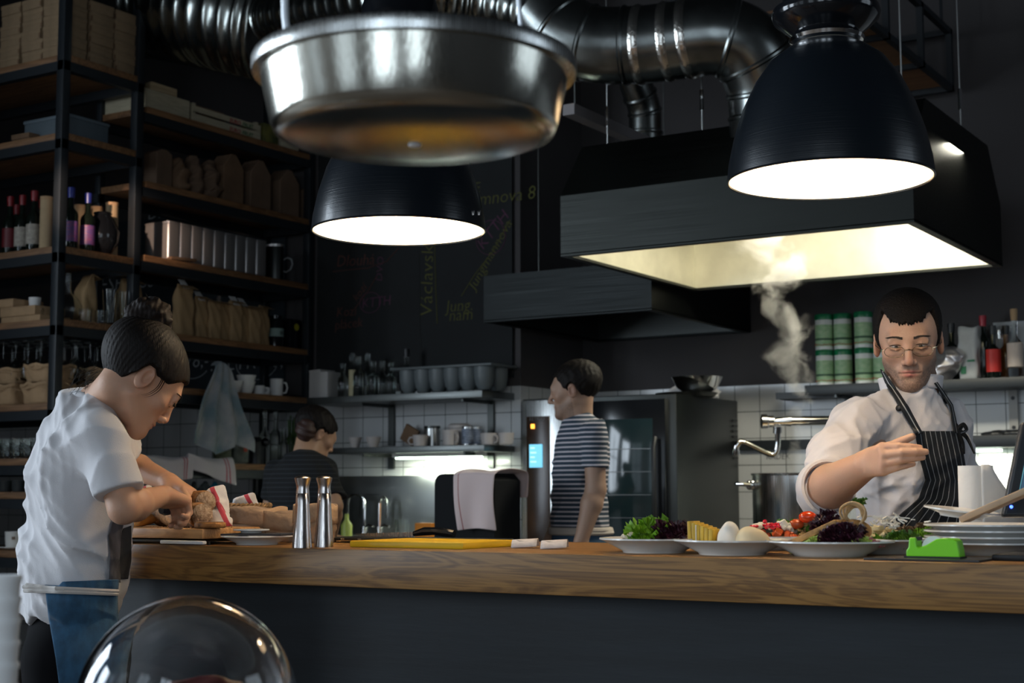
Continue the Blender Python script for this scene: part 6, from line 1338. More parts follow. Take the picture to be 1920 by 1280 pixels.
for k, (px, c_, w_, h_) in enumerate(((360, (.01, .012, .014), .05, .12), (388, (.02, .028, .035), .07, .14), (402, (.01, .13, .20), .07, .13))):
    y_ = at(px, 905, x=XR - .03).y; heap('hanging_cloth', ('black cloth hanging under the low board, leftmost', 'dark grey cloth hanging under the low board', 'blue cloth hanging under the low board')[k], (XR - .04, y_, z5 - .085 - h_), (.03, w_, h_), mat('cloth_%s' % ('black', 'slate', 'teal')[k], c_, .85), 20 + k, 6)
t = thing('frying_pan', 'dark pan hanging on the tiles below the low board', 'pan', at(478, 915, y=YA - .06)); put('pan', G().lathe([(0, 0), (.13, 0), (.15, .035), (.147, .035), (.128, .005), (0, .005)], 28, (0, 0, -.18), Matrix.Rotation(H90, 3, 'X')), M['black_p'], t); put('handle', G().box(-.012, -.01, -.06, .012, 0, .10, .004), M['black_p'], t)
t = thing('wall_hook', 'metal hook on the tiles holding the dark pan', 'hook', at(453, 893, y=YA - .03)); put('hook', G().tube(arc((0, 0, 0), .02, 0, 300, 12), .003, 6), M['steel'], t)
# ================================================================ on the counter
ZC = 1.10
def oc(px, py, z=ZC): return at(px, py, z=z)
def plate(name, label, c, r, h, mt, parts=True, tilt=None):
    t = thing(name, label, 'plate', c); put('plate', G().lathe([(0, .003), (r * .5, .002), (r * .52, 0), (r * .56, 0), (r * .58, .004), (r * .9, h * .85), (r, h), (r * .995, h + .003), (r * .88, h * .88 + .003), (r * .58, .009), (0, .008)], 64), mt, t, 60)
    if tilt: t.rotation_euler = tilt
    return t
# cutting board on a wire rack, bread
b_ = oc(232, 1019); cbz = ZC + .012
rkx = thing('wire_rack', 'low wire rack and strip under the wooden bread board', 'rack', (-2.60, 2.63, ZC)); g = G()
for i in range(24): g.tube([(-.22 + i * .0175, -.10, .008), (-.22 + i * .0175, .10, .008)], .0015, 4)
for s_ in (-.10, .10): g.tube([(-.23, s_, .008), (.20, s_, .008)], .003, 6)
for s_ in (-.2, .2):
    for u_ in (-.09, .09): g.cyl((s_, u_, 0), (s_, u_, .008), .004, seg=6)
put('wires', g, M['steel_d'], rkx); put('white_edge', G().box(.07, -.115, .002, .205, -.102, .010, .002), M['white_m'], rkx)
tag(put('cutting_board', G().box(-.22, -.10, 0, .19, .10, .024, .004, loc=(-2.61, 2.64, cbz + .001)), M['board']), 'thick wooden bread board with crumbs at the left end of the counter', 'cutting board')
zb = cbz + .026
crust = mat('bread_crust', (.42, .18, .045), .75, 0, 1.0, 90, .75, 34, bdist=.004); crumb = mat('bread_crumb', (.44, .33, .24), .95, 0, 1.0, 200, .35, 110, col2=(.20, .13, .08), bdist=.004)
# loaf: long axis points from the woman towards the camera-right, cut face towards the camera
lc = at(379, 963, y=2.60); la = nr(np.array(VB) * .75 + VR * .65); lc = np.array(lc); lc[2] = zb + .0285
s = S(); Rl = rotm(la)
s.cone(lc - la * -.02, lc - la * .19, .030, .030, k=.01); s.warp(lambda P: .0018 * np.sin(P[:, 0] * 110 + P[:, 2] * 60) * np.sin(P[:, 1] * 90)); s.warp(lambda P: .0015 * np.sin(P[:, 0] * 60) * np.sin(P[:, 2] * 70)); s.fn(lambda P: (P - lc) @ la, k=.003, m=3)
lo_, hi_ = bounds([lc, lc - la * .2], .05); lf = thing('bread_loaf', 'brown bread loaf being sliced, its cut face towards the camera', 'bread', V(lc) - V((0, 0, .0285)))
s_put('crust', s, lo_, hi_, .0025, crust, lf, lf.location)
g = G(); face = []
for i in range(40): a_ = TAU * i / 40; face.append(V(lc + la * .0015 + (Rl[:, 0] * math.cos(a_) + Rl[:, 2] * math.sin(a_)) * .0275) - lf.location)
g.poly(face); put('cut_face', g, crumb, lf, solid=.002)
s = S(); l2 = lc + Rl[:, 0] * -.028 - la * .035 + [0, 0, .030]; s.cone(l2 + la * .02, l2 - la * .1, .029, .027, k=.01); s.fn(lambda P: (P - l2) @ la, k=.003, m=3); lo_, hi_ = bounds([l2, l2 - la * .1], .06)
lf2 = thing('bread_loaf', 'second cut bread piece tucked behind the loaf under the cloth', 'bread', V(l2)); s_put('crust', s, lo_, hi_, .004, crust, lf2, l2)
g = G(); g.poly([V((Rl[:, 0] * math.cos(TAU * i / 30) + Rl[:, 2] * math.sin(TAU * i / 30)) * .0265 + la * .0015) for i in range(30)]); put('cut_face', g, crumb, lf2, solid=.002)
sp_ = at(394, 990, y=2.575); t = thing('bread_slice', 'thick bread slice lying flat in front of the loaf', 'bread', (sp_.x, sp_.y, zb)); s = S(); s.ell((0, 0, .007), (.043, .028, .022)); s.box((0, 0, .007), (.08, .08, .0070), .003, m=3, k=.002)
s_put('crust', s, (-.08, -.07, -.01), (.08, .07, .035), .003, crust, t); put('crumb', G().lathe([(0, .0146), (.037, .0144)], 32, sx=1.05, sy=.66), crumb, t)
q_ = at(264, 980, y=2.62); s = S(); s.ell((0, 0, .018), (.046, .030, .021)); s.warp(lambda P: .004 * np.sin(P[:, 0] * 50 + 3 * P[:, 1] * 30)); s.fn(lambda P: -P[:, 2], k=.004, m=3)
o = s_put('bread_end', s, (-.11, -.07, -.01), (.11, .07, .09), .0035, mat('crust_golden', (.50, .25, .06), .6, 0, .8, 60, .6, 26), None); o.location = (q_.x, q_.y, zb); tag(o, "round golden bread end between the woman's elbow and the loaf", 'bread')
g = G(); rr = random.Random(9)
for _ in range(60): g.sph((rr.uniform(-2.62, -2.44), rr.uniform(2.56, 2.66), zb), rr.uniform(.001, .0028), 5, 4)
o = put('crumbs', g, crust); tag(o, 'scattered bread crumbs on the front edge of the board', 'crumbs', kind='stuff')
# knife: handle in the near hand, blade through the loaf
h0, h1, h2 = at(302, 956, d=3.40), at(350, 951, d=3.47), at(419, 954, d=3.74)
kn = thing('bread_knife', 'bread knife with a dark blue handle cutting the loaf', 'knife', h1); put('handle', G().tube([h0 - h1, h0.lerp(h1, .15) - h1, h0.lerp(h1, .6) - h1, V((0, 0, 0))], [.009, .014, .012, .011], 10), mat('navy_handle', (.012, .028, .055), .35), kn)
dv = (h2 - h1); up_ = V((0, 0, 1)); g = G(); g.prism([V((0, 0, .007)), dv * .96 + V((0, 0, .006)), dv * 1.02 + V((0, 0, .0)), dv * .98 + V((0, 0, -.008)), V((0, 0, -.010))], V((-dv.y, dv.x, 0)).normalized() * .0015); put('blade', g, M['steel'], kn)
# white cloths with red stripes
def cloth_lump(label, pts, amp, mt, seed, res=.005, flatz=None):
    s = S(); c = np.array(pts[0][0])
    for (p, r, e) in pts: s.cone(np.array(p), np.array(e if e is not None else p), r, r * .8, k=.03)
    s.warp(lambda P: folds(P, amp * 2.6, 2.3, seed) + folds(P, amp, 4.2, seed + 1)); 
    if flatz is not None: s.fn(lambda P: flatz - P[:, 2], k=.002, m=3)
    lo_, hi_ = bounds([p for p, _, _ in pts] + [e for _, _, e in pts if e is not None], .09); o = s_put('tea_towel', s, lo_, hi_, res, mt, None, c); o.location = V(c); return tag(o, label, 'towel')
def stripe3(name, d, period, wd, base, line, off=0):
    m = mat(name, base, .95, 0, .35, 500, sheen=.3); nt, p, N, L = nodes(m); tc = N('ShaderNodeTexCoord'); dt_ = N('ShaderNodeVectorMath'); dt_.operation = 'DOT_PRODUCT'; dt_.inputs[1].default_value = tuple(nr(d)); L(tc.outputs['Object'], dt_.inputs[0])
    a = N('ShaderNodeMath'); a.operation = 'ADD'; a.inputs[1].default_value = 5 + off; L(dt_.outputs['Value'], a.inputs[0]); b = N('ShaderNodeMath'); b.operation = 'MODULO'; b.inputs[1].default_value = period; L(a.outputs[0], b.inputs[0])
    c = N('ShaderNodeMath'); c.operation = 'LESS_THAN'; c.inputs[1].default_value = wd; L(b.outputs[0], c.inputs[0]); mx = N('ShaderNodeMixRGB'); mx.inputs[1].default_value = (*base, 1); mx.inputs[2].default_value = (*line, 1); L(c.outputs[0], mx.inputs[0]); L(mx.outputs[0], p.inputs['Base Color']); return m
wr_ = stripe3('red_striped_cloth', VR * .9 + np.array([0, 0, .5]), .062, .011, (.70, .67, .66), (.42, .05, .08))
P3 = lambda x, y, d: A3(x, y, d)
cloth_lump('white cloth with red stripes under the hand, over the loaf', [(P3(345, 926, 3.62), .026, P3(366, 934, 3.62)), (P3(340, 945, 3.62), .026, P3(320, 972, 3.62)), (P3(300, 962, 3.66), .03, P3(285, 925, 3.70)), (P3(270, 915, 3.74), .016, P3(285, 925, 3.72))], .016, wr_, 3, flatz=zb)
cloth_lump('white cloth with red stripes standing up right of the loaf', [(P3(410, 990, 3.60), .028, P3(405, 950, 3.62)), (P3(416, 985, 3.60), .022, P3(411, 932, 3.64)), (P3(388, 946, 3.64), .018, P3(410, 926, 3.64))], .018, wr_, 8, flatz=zb)
cloth_lump('white cloth with a red stripe inside the wicker basket', [(P3(448, 942, 3.93), .016, P3(466, 938, 3.93)), (P3(486, 945, 3.93), .009, P3(481, 946, 3.93))], .008, wr_, 5)
# wicker basket and paper bags behind the board
bp = at(462, 950, d=3.62); wk = mat('wicker', (.34, .20, .09), .7, 0, .6, 200, .4, 60)
bp = at(456, 950, y=3.0); bt_ = thing('wicker_basket', 'braided wicker bread basket behind the paper bags', 'basket', (bp.x, 3.0, ZC)); zt_ = at(462, 943, y=3.0).z - ZC; g = G()
for L_ in range(3):
    for ph in (0, math.pi):
        g.tube([((.062 + .0035 * math.cos(i * .66 + ph)) * math.cos(TAU * i / 180), (.080 + .0035 * math.cos(i * .66 + ph)) * math.sin(TAU * i / 180), zt_ - .006 - L_ * .011 + .0038 * math.sin(i * .66 + ph)) for i in range(180)], .0036, 6, True)
put('braided_rim', g, wk, bt_); put('wall', G().lathe([(0, .002), (.05, 0), (.061, zt_ - .03), (.058, zt_ - .03), (.046, .006), (0, .006)], 40, sy=1.25), wk, bt_)
kp = mat('light_kraft', (.42, .28, .17), .8, 0, .9, 22, .12, 10, bdist=.012)
def opaper(label, px, py, d_, w, dd, h, seed, rz=0, mt=None):
    p = at(px, py, y=d_); t = paperbag('paper_bag', label, (p.x, p.y, ZC), w, dd, h, mt or kp, rz, seed, 'open', amp=.004)
    def f(u, v): 
        a_ = u * TAU; cx = max(-1, min(1, 1.25 * math.cos(a_))) * (w / 2 + .004 + .002 * v); cy = max(-1, min(1, 1.25 * math.sin(a_))) * (dd / 2 + .004); return V((cx, cy, h + .002 - .042 * v + .004 * math.sin(a_ * 3 + seed)))
    put('folded_cuff', G().grid(f, 36, 4, True), mt or kp, t, 80, solid=.0015, recalc=False); return t
opaper('wide folded kraft paper bag directly right of the cloth', 480, 1000, 2.84, .125, .10, .080, 1, .1); opaper('crumpled kraft paper bag in the middle, behind the steel mills', 538, 1003, 2.80, .085, .08, .070, 2, .1)
opaper('kraft paper bag at the right, peeking out behind the right steel mill', 591, 1005, 2.78, .075, .08, .088, 4, .15)
# plates near the mills
c = at(482, 1010, y=2.63); c = V((c.x, 2.63, ZC)); pA = plate('plate', 'white side plate with a dark napkin beside the steel mills', c, .084, .018, M['white_c'])
tag(put('napkin', G().box(-.072, -.055, 0, .078, .055, .004, .0015, Matrix.Rotation(.3, 3, 'Z'), V((c.x + .006, c.y, ZC + .0215))), mat('navy_napkin', (.012, .016, .03), .8)), 'dark navy napkin folded on the white side plate', 'napkin')
plate('small_plate', 'small white plate lying on the dark napkin', V((c.x - .018, c.y + .0, ZC + .0262)), .042, .006, M['white_c'])
def mill(label, px, py):
    c = at(px, py, z=ZC); t = thing('pepper_mill', label, 'mill', (c.x, c.y + .02, ZC)); put('body', G().lathe([(0, 0), (.0215, 0), (.0215, .004), (.0185, .045), (.0155, .092), (.0150, .1165), (.0143, .1172)], 48), mill_m, t, 50)
    put('head', G().lathe([(.0143, .1174), (.0150, .118), (.0135, .128), (.0145, .138), (.0178, .148), (.0183, .151), (.015, .1535), (.008, .1555), (0, .156)], 48), mill_m, t, 50); return t
mill_m = steel('mill_steel', (.60, .56, .54), .22, 'Z'); mill('left steel pepper mill standing near the counter edge', 555, 1027); mill('right steel pepper mill standing near the counter edge', 596, 1026)
# black tray and knife, yellow board
t = thing('black_tray', 'thin black slotted tray lying behind the yellow board', 'tray', (-2.03, 2.88, ZC)); put('tray', G().box(-.26, -.07, .006, .20, .07, .012, .003), M['black_p'], t); g = G(); [g.box(-.2 + i * .05, -.0715, .007, -.19 + i * .05, -.0698, .011) for i in range(7)]; put('slots', g, M['steel'], t); put('foot', G().cyl((-.24, -.055, 0), (-.24, -.055, .008), .010), M['black_g'], t)
a_, b2 = oc(655, 1014, ZC + .014), oc(871, 1020, ZC + .014); yb = mat('yellow_plastic', (.80, .50, .01), .4, 0, .1, 300)
tag(put('yellow_cutting_board', G().box(-.15, -.11, 0, .15, .11, .014, .003, loc=V((-1.89, 2.71, ZC))), yb), 'bright yellow plastic cutting board in the middle of the counter', 'cutting board')
t = thing('chef_knife', 'large black-handled knife resting on the black tray behind the yellow board', 'knife', at(790, 1000, d=3.42)); t.location = (t.location.x, 2.87, ZC + .026); g = G(); g.tube([(-.06, 0, -.004), (-.03, 0, .002), (.0, 0, .003), (.035, .0, .0), (.055, 0, -.003)], [.006, .010, .009, .010, .009], 10); put('handle', g, M['black_g'], t)
put('blade', G().prism([(-.06, -.001, .0), (-.24, -.001, -.006), (-.20, -.001, -.012), (-.06, -.001, -.012)], (0, .002, 0)), M['steel'], t)
# two curled receipts
rc_ = mat('receipt_paper', (.72, .68, .68), .7, var=.18, vscale=90, stretch=(1, 6, 1)); 
for k, (px, py) in enumerate(((985, 1027), (1040, 1029))):
    c = oc(px, py); t = thing('paper_receipt', ('left curled white receipt on the counter edge', 'right curled white receipt on the counter edge')[k], 'receipt', (c.x, c.y, ZC + .001), .42); L_ = .055
    def f(u, v, k=k): a_ = math.pi * (.1 + .8 * v); return V(((u - .5) * L_ , -.024 * math.cos(a_) * 1.1, .024 * (math.sin(a_) - .31) + .003 * u))
    put('paper', G().grid(f, 6, 18), rc_, t, 80, solid=.0004, recalc=False)
    g = G(); [g.box(-.018 + .003 * (i % 3), -.0005, 0, .018, .0005, .0012, loc=V((0, -.010 - .002 * i, .0145 - .0012 * i * i * .3))) for i in range(3)]; put('printing', g, mat('receipt_ink', (.2, .19, .2), .8), t)

# ================================================================ plates of food
def frill(name, c, r, n, mt, seed, parent, hgt=1.0, fl=9, off=(0, 0, 0)):
    g = G(); rr = random.Random(seed)
    for i in range(int(n * 2.6)):
        d_ = V((rr.gauss(0, 1), rr.gauss(0, 1), abs(rr.gauss(.5, .8)))).normalized(); o_ = V((rr.uniform(-.5, .5) * r, rr.uniform(-.5, .5) * r, rr.uniform(0, .55) * r * hgt)); a0 = rr.random() * 6; s_ = r * rr.uniform(.36, .58); sd = d_.orthogonal().normalized(); s2 = d_.cross(sd); ph = rr.random() * 6
        def f(u, v): 
            w_ = (u - .5) * 2; R__ = s_ * v; rip = math.sin(w_ * fl * 1.9 + ph) * .22 * s_ * v * v + math.sin(w_ * fl * 4.1 + ph) * .10 * s_ * v ** 3; p = o_ + d_ * (R__ * (1 - .35 * w_ * w_)) + sd * (w_ * R__ * .9) + s2 * (rip + .15 * R__ * math.sin(w_ * 25 + ph) * v); p.z = max(p.z, .001 - off[2] if 0 else .001); return p
        g.grid(f, 25, 7)
    o = put(name, g, mt, parent, 80, recalc=False); o.location = off; return o
leafG = mat('lettuce_green', (.19, .42, .02), .5, var=.4, vscale=60); leafD = mat('leaf_green', (.08, .20, .02), .45, var=.4, vscale=60); leafP = mat('lettuce_purple', (.055, .012, .025), .4, var=.5, vscale=50); leafL = mat('lettuce_pale', (.42, .55, .13), .5)
def crumbs(name, n, spread, r, mt, seed, parent, off, flat=.6, z=0):
    g = G(); rr = random.Random(seed)
    cube = name in ('feta', 'cheese', 'potato', 'tomato_pieces', 'grains', 'herbs')
    for _ in range(n):
        a_, q_ = rr.random() * TAU, math.sqrt(rr.random())
        if cube:
            w_ = r * rr.uniform(.6, 1.1); g.box(-w_, -w_ * rr.uniform(.5, 1), -w_ * .5, w_, w_ * rr.uniform(.5, 1), w_ * .5, r * .2, Matrix.Rotation(rr.random() * 6, 3, V((rr.random(), rr.random(), 1)).normalized()), V((spread[0] * q_ * math.cos(a_), spread[1] * q_ * math.sin(a_), z + spread[2] * rr.random() * (1.1 - q_) + r * .5)), 1); continue
        g.sph((spread[0] * q_ * math.cos(a_), spread[1] * q_ * math.sin(a_), z + spread[2] * rr.random() * (1.1 - q_) + r * .5), (r * rr.uniform(.6, 1.2), r * rr.uniform(.6, 1.2), r * rr.uniform(.4, .9)), 8, 6)
    o = put(name, g, mt, parent); o.location = off; o['kind'] = 'stuff'; return o
def food(name, label, c, cat='food'):
    t = thing(name, label, cat, c); t.scale = (1.45,) * 3 if cat == 'lettuce' else (1.2,) * 3 if cat == 'salad' else (1, 1, 1); return t
PR = .135
def plc(px, Y): return V((at(px, 1030, y=Y).x, Y, ZC))
h_ = .026
P1 = plc(1226, 2.66); P2 = plc(1373, 2.645); P3_ = plc(1556, 2.665); P4 = plc(1668, 2.84); P5 = plc(1440, 2.92); P6 = plc(1735, 3.0)
plate('dinner_plate', 'white plate with green and purple lettuce, leftmost on the counter', P1, .108, h_, M['white_c']); plate('dinner_plate', 'white plate with the cheese balls, second from the left', P2, .112, h_, M['white_c']); plate('dinner_plate', 'white plate at the front under the toast and purple salad', P3_, .118, h_, M['white_c'])
plate('dinner_plate', 'white plate behind the tape side, with the shredded cheese salad', P4, .120, h_, M['white_c']); plate('dinner_plate', 'white plate with the pomegranate and tomatoes, behind the front ones', P5, .12, h_, M['white_c']); plate('dinner_plate', 'white plate furthest right and back, with mixed leaves', P6, .12, h_, M['white_c'])
zp = ZC + .0095
def fo(px, P, dy=0, z=None): return V((at(px, 1020, y=P.y + dy).x, P.y + dy, z or zp))
f = food('salad', 'frilly bright green lettuce on the leftmost plate', fo(1219, P1), 'lettuce'); frill('leaves', None, .034, 26, leafG, 1, f, 1.5)
f = food('salad', 'frilly dark purple lettuce on the leftmost plate', fo(1262, P1), 'lettuce'); frill('leaves', None, .032, 26, leafP, 2, f, 1.4)
f = food('diced_salad', 'small heap of diced feta and olives at the left of the leftmost plate', fo(1192, P1), 'salad'); crumbs('feta', 14, (.022, .02, .022), .007, mat('feta', (.7, .68, .58), .6), 3, f, (0, 0, .008)); crumbs('olives', 12, (.024, .02, .02), .006, mat('olive', (.20, .17, .04), .35), 4, f, (0, 0, .006)); crumbs('nuts', 10, (.026, .02, .014), .006, mat('nut_brown', (.22, .09, .03), .6), 5, f, (.0, 0, .004))
f = food('crab_salad', 'small pile of nuts and white cheese between the purple lettuce and the omelette', fo(1290, P1), 'salad'); crumbs('nuts', 12, (.022, .02, .012), .006, bpy.data.materials['nut_brown'], 6, f, (0, 0, .004)); crumbs('cheese', 8, (.02, .018, .012), .006, bpy.data.materials['feta'], 8, f, (0, 0, .006))
om = mat('yellow_omelette', (.68, .45, .04), .5, var=.35, vscale=40, stretch=(3, 3, .6)); f = food('omelette_slices', 'stack of yellow layered slices standing on the second plate', fo(1322, P2), 'sliced cake')
for i in range(6): put('slice', G().box(-.0042, -.022, 0, .0038, .022, .050 - .003 * i, .0015, Matrix.Rotation(.015 * (i - 2), 3, 'Y'), V((-.022 + i * .0084, 0, .003))), om, f)
put('cream_layer', G().box(-.0016, -.02, .002, .0006, .02, .046, loc=V((-.008, -.003, 0))), bpy.data.materials['feta'], f)
s = S(); s.cone((-.02, 0, .012), (.02, 0, .024), .012, .016); s.warp(lambda P: .003 * np.sin(P[:, 0] * 250) * np.sin(P[:, 2] * 260)); o = s_put('fried_roll', s, (-.06, -.04, -.01), (.06, .04, .06), .0025, mat('fried_crust', (.50, .24, .08), .7, 0, .8, 150, .5, 80)); o.location = fo(1350, P2, .012); tag(o, 'golden fried roll behind the yellow slices', 'fried roll')
o = None; s = S(); s.cone((-.03, 0, .006), (.01, .0, .014), .006, .010); o = s_put('toast_strip', s, (-.06, -.03, -.01), (.05, .03, .04), .0025, bpy.data.materials['fried_crust']); o.location = fo(1303, P2, .01); tag(o, 'small toasted strip left of the yellow slices', 'toast')
cc = mat('white_cheese', (.78, .76, .70), .55, 0, .3, 100); s = S(); s.cone((0, 0, .010), (0, 0, .030), .021, .019, k=.01); s.cone((-.004, 0, .03), (.004, 0, .040), .013, .010, k=.01); s.warp(lambda P: .002 * np.sin(P[:, 0] * 140 + P[:, 2] * 90)); s.fn(lambda P: -P[:, 2], m=3, k=.002)
o = s_put('cheese_ball', s, (-.04, -.04, -.01), (.04, .04, .07), .0022, cc); o.location = fo(1367, P2, -.02); tag(o, 'tall white goat cheese ball on the second plate', 'cheese')
s = S(); s.ell((0, 0, .014), (.034, .030, .030)); s.warp(lambda P: .0015 * np.sin(P[:, 0] * 90 + P[:, 1] * 60)); s.fn(lambda P: -P[:, 2], m=3, k=.002); o = s_put('cheese_ball', s, (-.05, -.05, -.01), (.05, .05, .06), .0024, mat('cream_dough', (.68, .58, .38), .6, 0, .3, 60)); o.location = fo(1410, P2, -.015); tag(o, 'wide cream-coloured mozzarella ball on the second plate', 'cheese')
f = food('beetroot_salad', 'tomato salad with white cheese and pomegranate seeds at the back plate', fo(1448, P5, -.04), 'salad'); tom = mat('tomato', (.55, .09, .02), .3, var=.3, vscale=40); crumbs('tomato_pieces', 22, (.045, .03, .02), .010, tom, 11, f, (.008, 0, .006)); crumbs('cheese', 16, (.036, .026, .018), .009, bpy.data.materials['feta'], 12, f, (0, 0, .022))
crumbs('pomegranate_seeds', 26, (.026, .02, .012), .0055, mat('pomegranate', (.50, .01, .03), .15), 13, f, (-.006, -.012, .028)); crumbs('herbs', 10, (.03, .024, .01), .006, leafD, 14, f, (-.012, -.01, .014))
f = food('tomato_salad', 'cherry tomatoes and green herbs on grains, middle of the back plate', fo(1507, P5, -.02), 'salad'); crumbs('grains', 60, (.04, .03, .028), .0055, mat('grain', (.38, .24, .09), .7), 15, f, (0, 0, .008)); frill('herbs', None, .026, 14, leafG, 16, f, 1.0, off=(-.02, 0, .018)); frill('herbs', None, .022, 12, leafD, 17, f, 1.0, off=(.028, 0, .020))
for (dx, dz, r_) in ((.012, .048, .013), (-.008, .036, .011)): put('cherry_tomato', G().sph((dx, -.01, dz), (r_ * 1.2, r_, r_ * .8)), mat('tomato_red', (.6, .05, .01), .15) if dx > 0 else tom, f)
# toast sandwich with ring
f = food('toast_sandwich', 'toasted sandwich slice leaning on the front plate', fo(1533, P3_, -.01), 'sandwich'); ts_ = mat('toast_brown', (.50, .27, .09), .7, 0, .7, 120, .55, 60); put('toast', G().box(-.055, -.03, 0, .055, .03, .012, .004, Matrix.Rotation(-.42, 3, 'Y'), V((.0, 0, .026))), ts_, f); put('filling', G().box(-.054, -.028, -.012, .054, .028, 0, .004, Matrix.Rotation(-.42, 3, 'Y'), V((.0, 0, .026))), leafL, f); put('toast', G().box(-.050, -.028, -.020, .045, .028, -.011, .004, Matrix.Rotation(-.42, 3, 'Y'), V((.0, 0, .030))), ts_, f)
f = food('salad', 'dark purple frilly lettuce in the middle of the front plate', fo(1582, P3_, -.03), 'lettuce'); frill('leaves', None, .034, 34, leafP, 21, f, 1.1); frill('pale_leaves', None, .018, 12, leafL, 22, f, .8, off=(-.028, -.008, .004)); frill('pale_leaves', None, .016, 10, leafL, 23, f, .8, off=(.026, -.010, .006))
f = food('salad', 'dark purple leaves at the back of the front plate left of the ring', fo(1548, P3_, .05), 'lettuce'); frill('leaves', None, .024, 18, leafP, 24, f, 1.6, off=(0, 0, .02))
f = food('onion_ring', 'crisp golden onion ring with herbs standing on top of the sandwich', fo(1603, P3_, .02, zp + .048), 'onion ring'); rg = mat('golden_crisp', (.62, .40, .19), .5, 0, .5, 150, .3, 60); rr = random.Random(6)
for i in range(5): put('ring', G().tube([V(((.023 - .002 * i + .002 * math.sin(3 * a2 + i)) * math.cos(a2), .004 * math.sin(2 * a2 + i) + .004 * (i - 2), (.023 - .002 * i) * math.sin(a2) + .018)) for a2 in [TAU * k / 28 for k in range(28)]], .0024, 6, True), rg, f)
frill('herbs', None, .018, 12, leafD, 26, f, 1.2, off=(.004, .012, .032)); put('bread_base', G().sph((-.005, .005, -.012), (.036, .026, .022)), ts_, f)
f = food('sliced_meat', 'pink sliced meat strips right of the purple lettuce on the front plate', fo(1625, P3_, -.01), 'meat'); mt_ = mat('cured_meat', (.42, .09, .10), .45, var=.5, vscale=40, col2=(.55, .28, .26))
for i in range(9): put('strip', G().grid(lambda u, v, i=i: V((-.024 + .006 * i + .006 * math.sin(v * 6 + i), -.012 + .024 * v, .006 + .024 * (1 - abs(i - 3) / 7) * (1 - (u - .3) ** 2) + .004 * math.sin(u * 5 + i))), 5, 8), mt_, f, 80, solid=.002, recalc=False)
f = food('cheese_salad', 'shredded white cheese and potato salad on the plate behind the tape side', fo(1655, P4), 'salad'); crumbs('potato', 26, (.036, .03, .026), .010, mat('potato', (.62, .52, .30), .6), 31, f, (0, 0, .01)); g = G(); rr = random.Random(8)
for _ in range(60): a2 = V((rr.gauss(0, .018), rr.gauss(0, .014), .034 + rr.random() * .018)); g.tube([a2, a2 + V((rr.gauss(0, .009), rr.gauss(0, .009), rr.gauss(0, .005)))], .0014, 4)
put('shredded_cheese', g, cc, f, kind='stuff')
f = food('salad', 'fresh green leaves at the right of the cheese salad', fo(1690, P4, -.04), 'lettuce'); frill('leaves', None, .026, 20, leafD, 33, f, .9, 3); frill('leaves', None, .02, 8, leafG, 36, f, 1.0, 3, off=(-.035, 0, 0))
f = food('salad', 'brown and dark mixed leaves on the right back plate', fo(1712, P6, -.05), 'lettuce'); frill('leaves', None, .026, 18, mat('leaf_brown', (.12, .07, .03), .5), 34, f, 1.4, 5)
f = food('salad', 'light green frilly leaf right of the mixed leaves', fo(1736, P6, -.07), 'lettuce'); frill('leaves', None, .024, 16, leafG, 35, f, 1.2)
f = food('salad', 'dark purple leaves at the far right plate edge', fo(1758, P6, -.02), 'lettuce'); frill('leaves', None, .022, 14, leafP, 37, f, 1.2)
# tape dispenser on black folder
c = oc(1797, 1044); fx = V((c.x, 2.60, ZC)); fd = mat('black_folder', (.012, .012, .014), .35)
tag(put('black_folder', G().box(-.10, -.055, 0, .10, .07, .004, .001, Matrix.Rotation(-.03, 3, 'Z'), V((fx.x - .01, fx.y - .01, ZC))), fd), 'thin black folder lying under the green tape dispenser', 'folder')
lime = mat('lime_green_plastic', (.22, .72, .015), .35, 0, .05, 300); t = thing('tape_dispenser', 'lime green tape dispenser on the counter', 'tape dispenser', V((fx.x, fx.y - .01, ZC + .004)), -.03)
pf_ = [(-.047, .002), (.047, .002), (.046, .012), (.043, .030), (.036, .034), (.016, .0345), (.006, .0325), (-.012, .022), (-.024, .018), (-.028, .020), (-.029, .034), (-.041, .035), (-.043, .017), (-.047, .013)]
o = put('body', G().prism([(a2, -.016, b3) for a2, b3 in pf_], (0, .032, 0)), lime, t, 40); md = o.modifiers.new('b', 'BEVEL'); md.width = .0028; md.segments = 3
put('base', G().box(-.050, -.019, 0, .048, .019, .003), M['black_p'], t); put('blade', G().box(-.031, -.010, .030, -.026, .010, .036), M['black_p'], t); put('tape_roll', G().cyl((.0, -.009, .017), (.0, .009, .017), .021, seg=32), mat('clear_tape', (.75, .78, .76), .25), t)
put('gap', G().box(-.005, -.0005, 0, .005, .0005, .001), M['black_p'], t) if 0 else None
# stack of plates, paper roll, small dish, paper bag
c = V((at(1862, 1030, y=2.86).x, 2.86, ZC)); 
for k in range(4): plate('stacked_plate', ('bottom white plate of the stack by the screen', 'second white plate of the stack by the screen', 'third white plate of the stack by the screen', 'top white plate of the stack by the screen')[k], c + V((0, 0, .011 * k)), .125, .022, M['white_c'])['group'] = 'stack of white plates'
c2 = c + V((-.052, -.02, .070)); t = plate('side_dish', 'small white dish tilted on top of the plate stack', c2, .07, .012, M['white_c'], tilt=(0, .12, 0))
rl_ = at(1834, 1003, y=3.05); rz_ = .235; t = thing('paper_towel_roll', 'white paper towel roll with a loose sheet in front of the chef', 'paper towel', (at(1833, 1000, y=3.02).x, 3.02, ZC)); pw = mat('towel_paper', (.76, .74, .70), .9, 0, .5, 70)
sp2 = [V(((.048 - .00005 * k) * math.cos(a2 * .1), (.048) * math.sin(a2 * .1), 0)) for k, a2 in enumerate(range(0, 1))]
ztp = at(1829, 873, y=3.02).z - ZC; put('roll', G().lathe([(.015, 0), (.034, 0), (.0345, ztp * .5), (.034, ztp), (.015, ztp), (.015, 0)], 48), pw, t, 50)
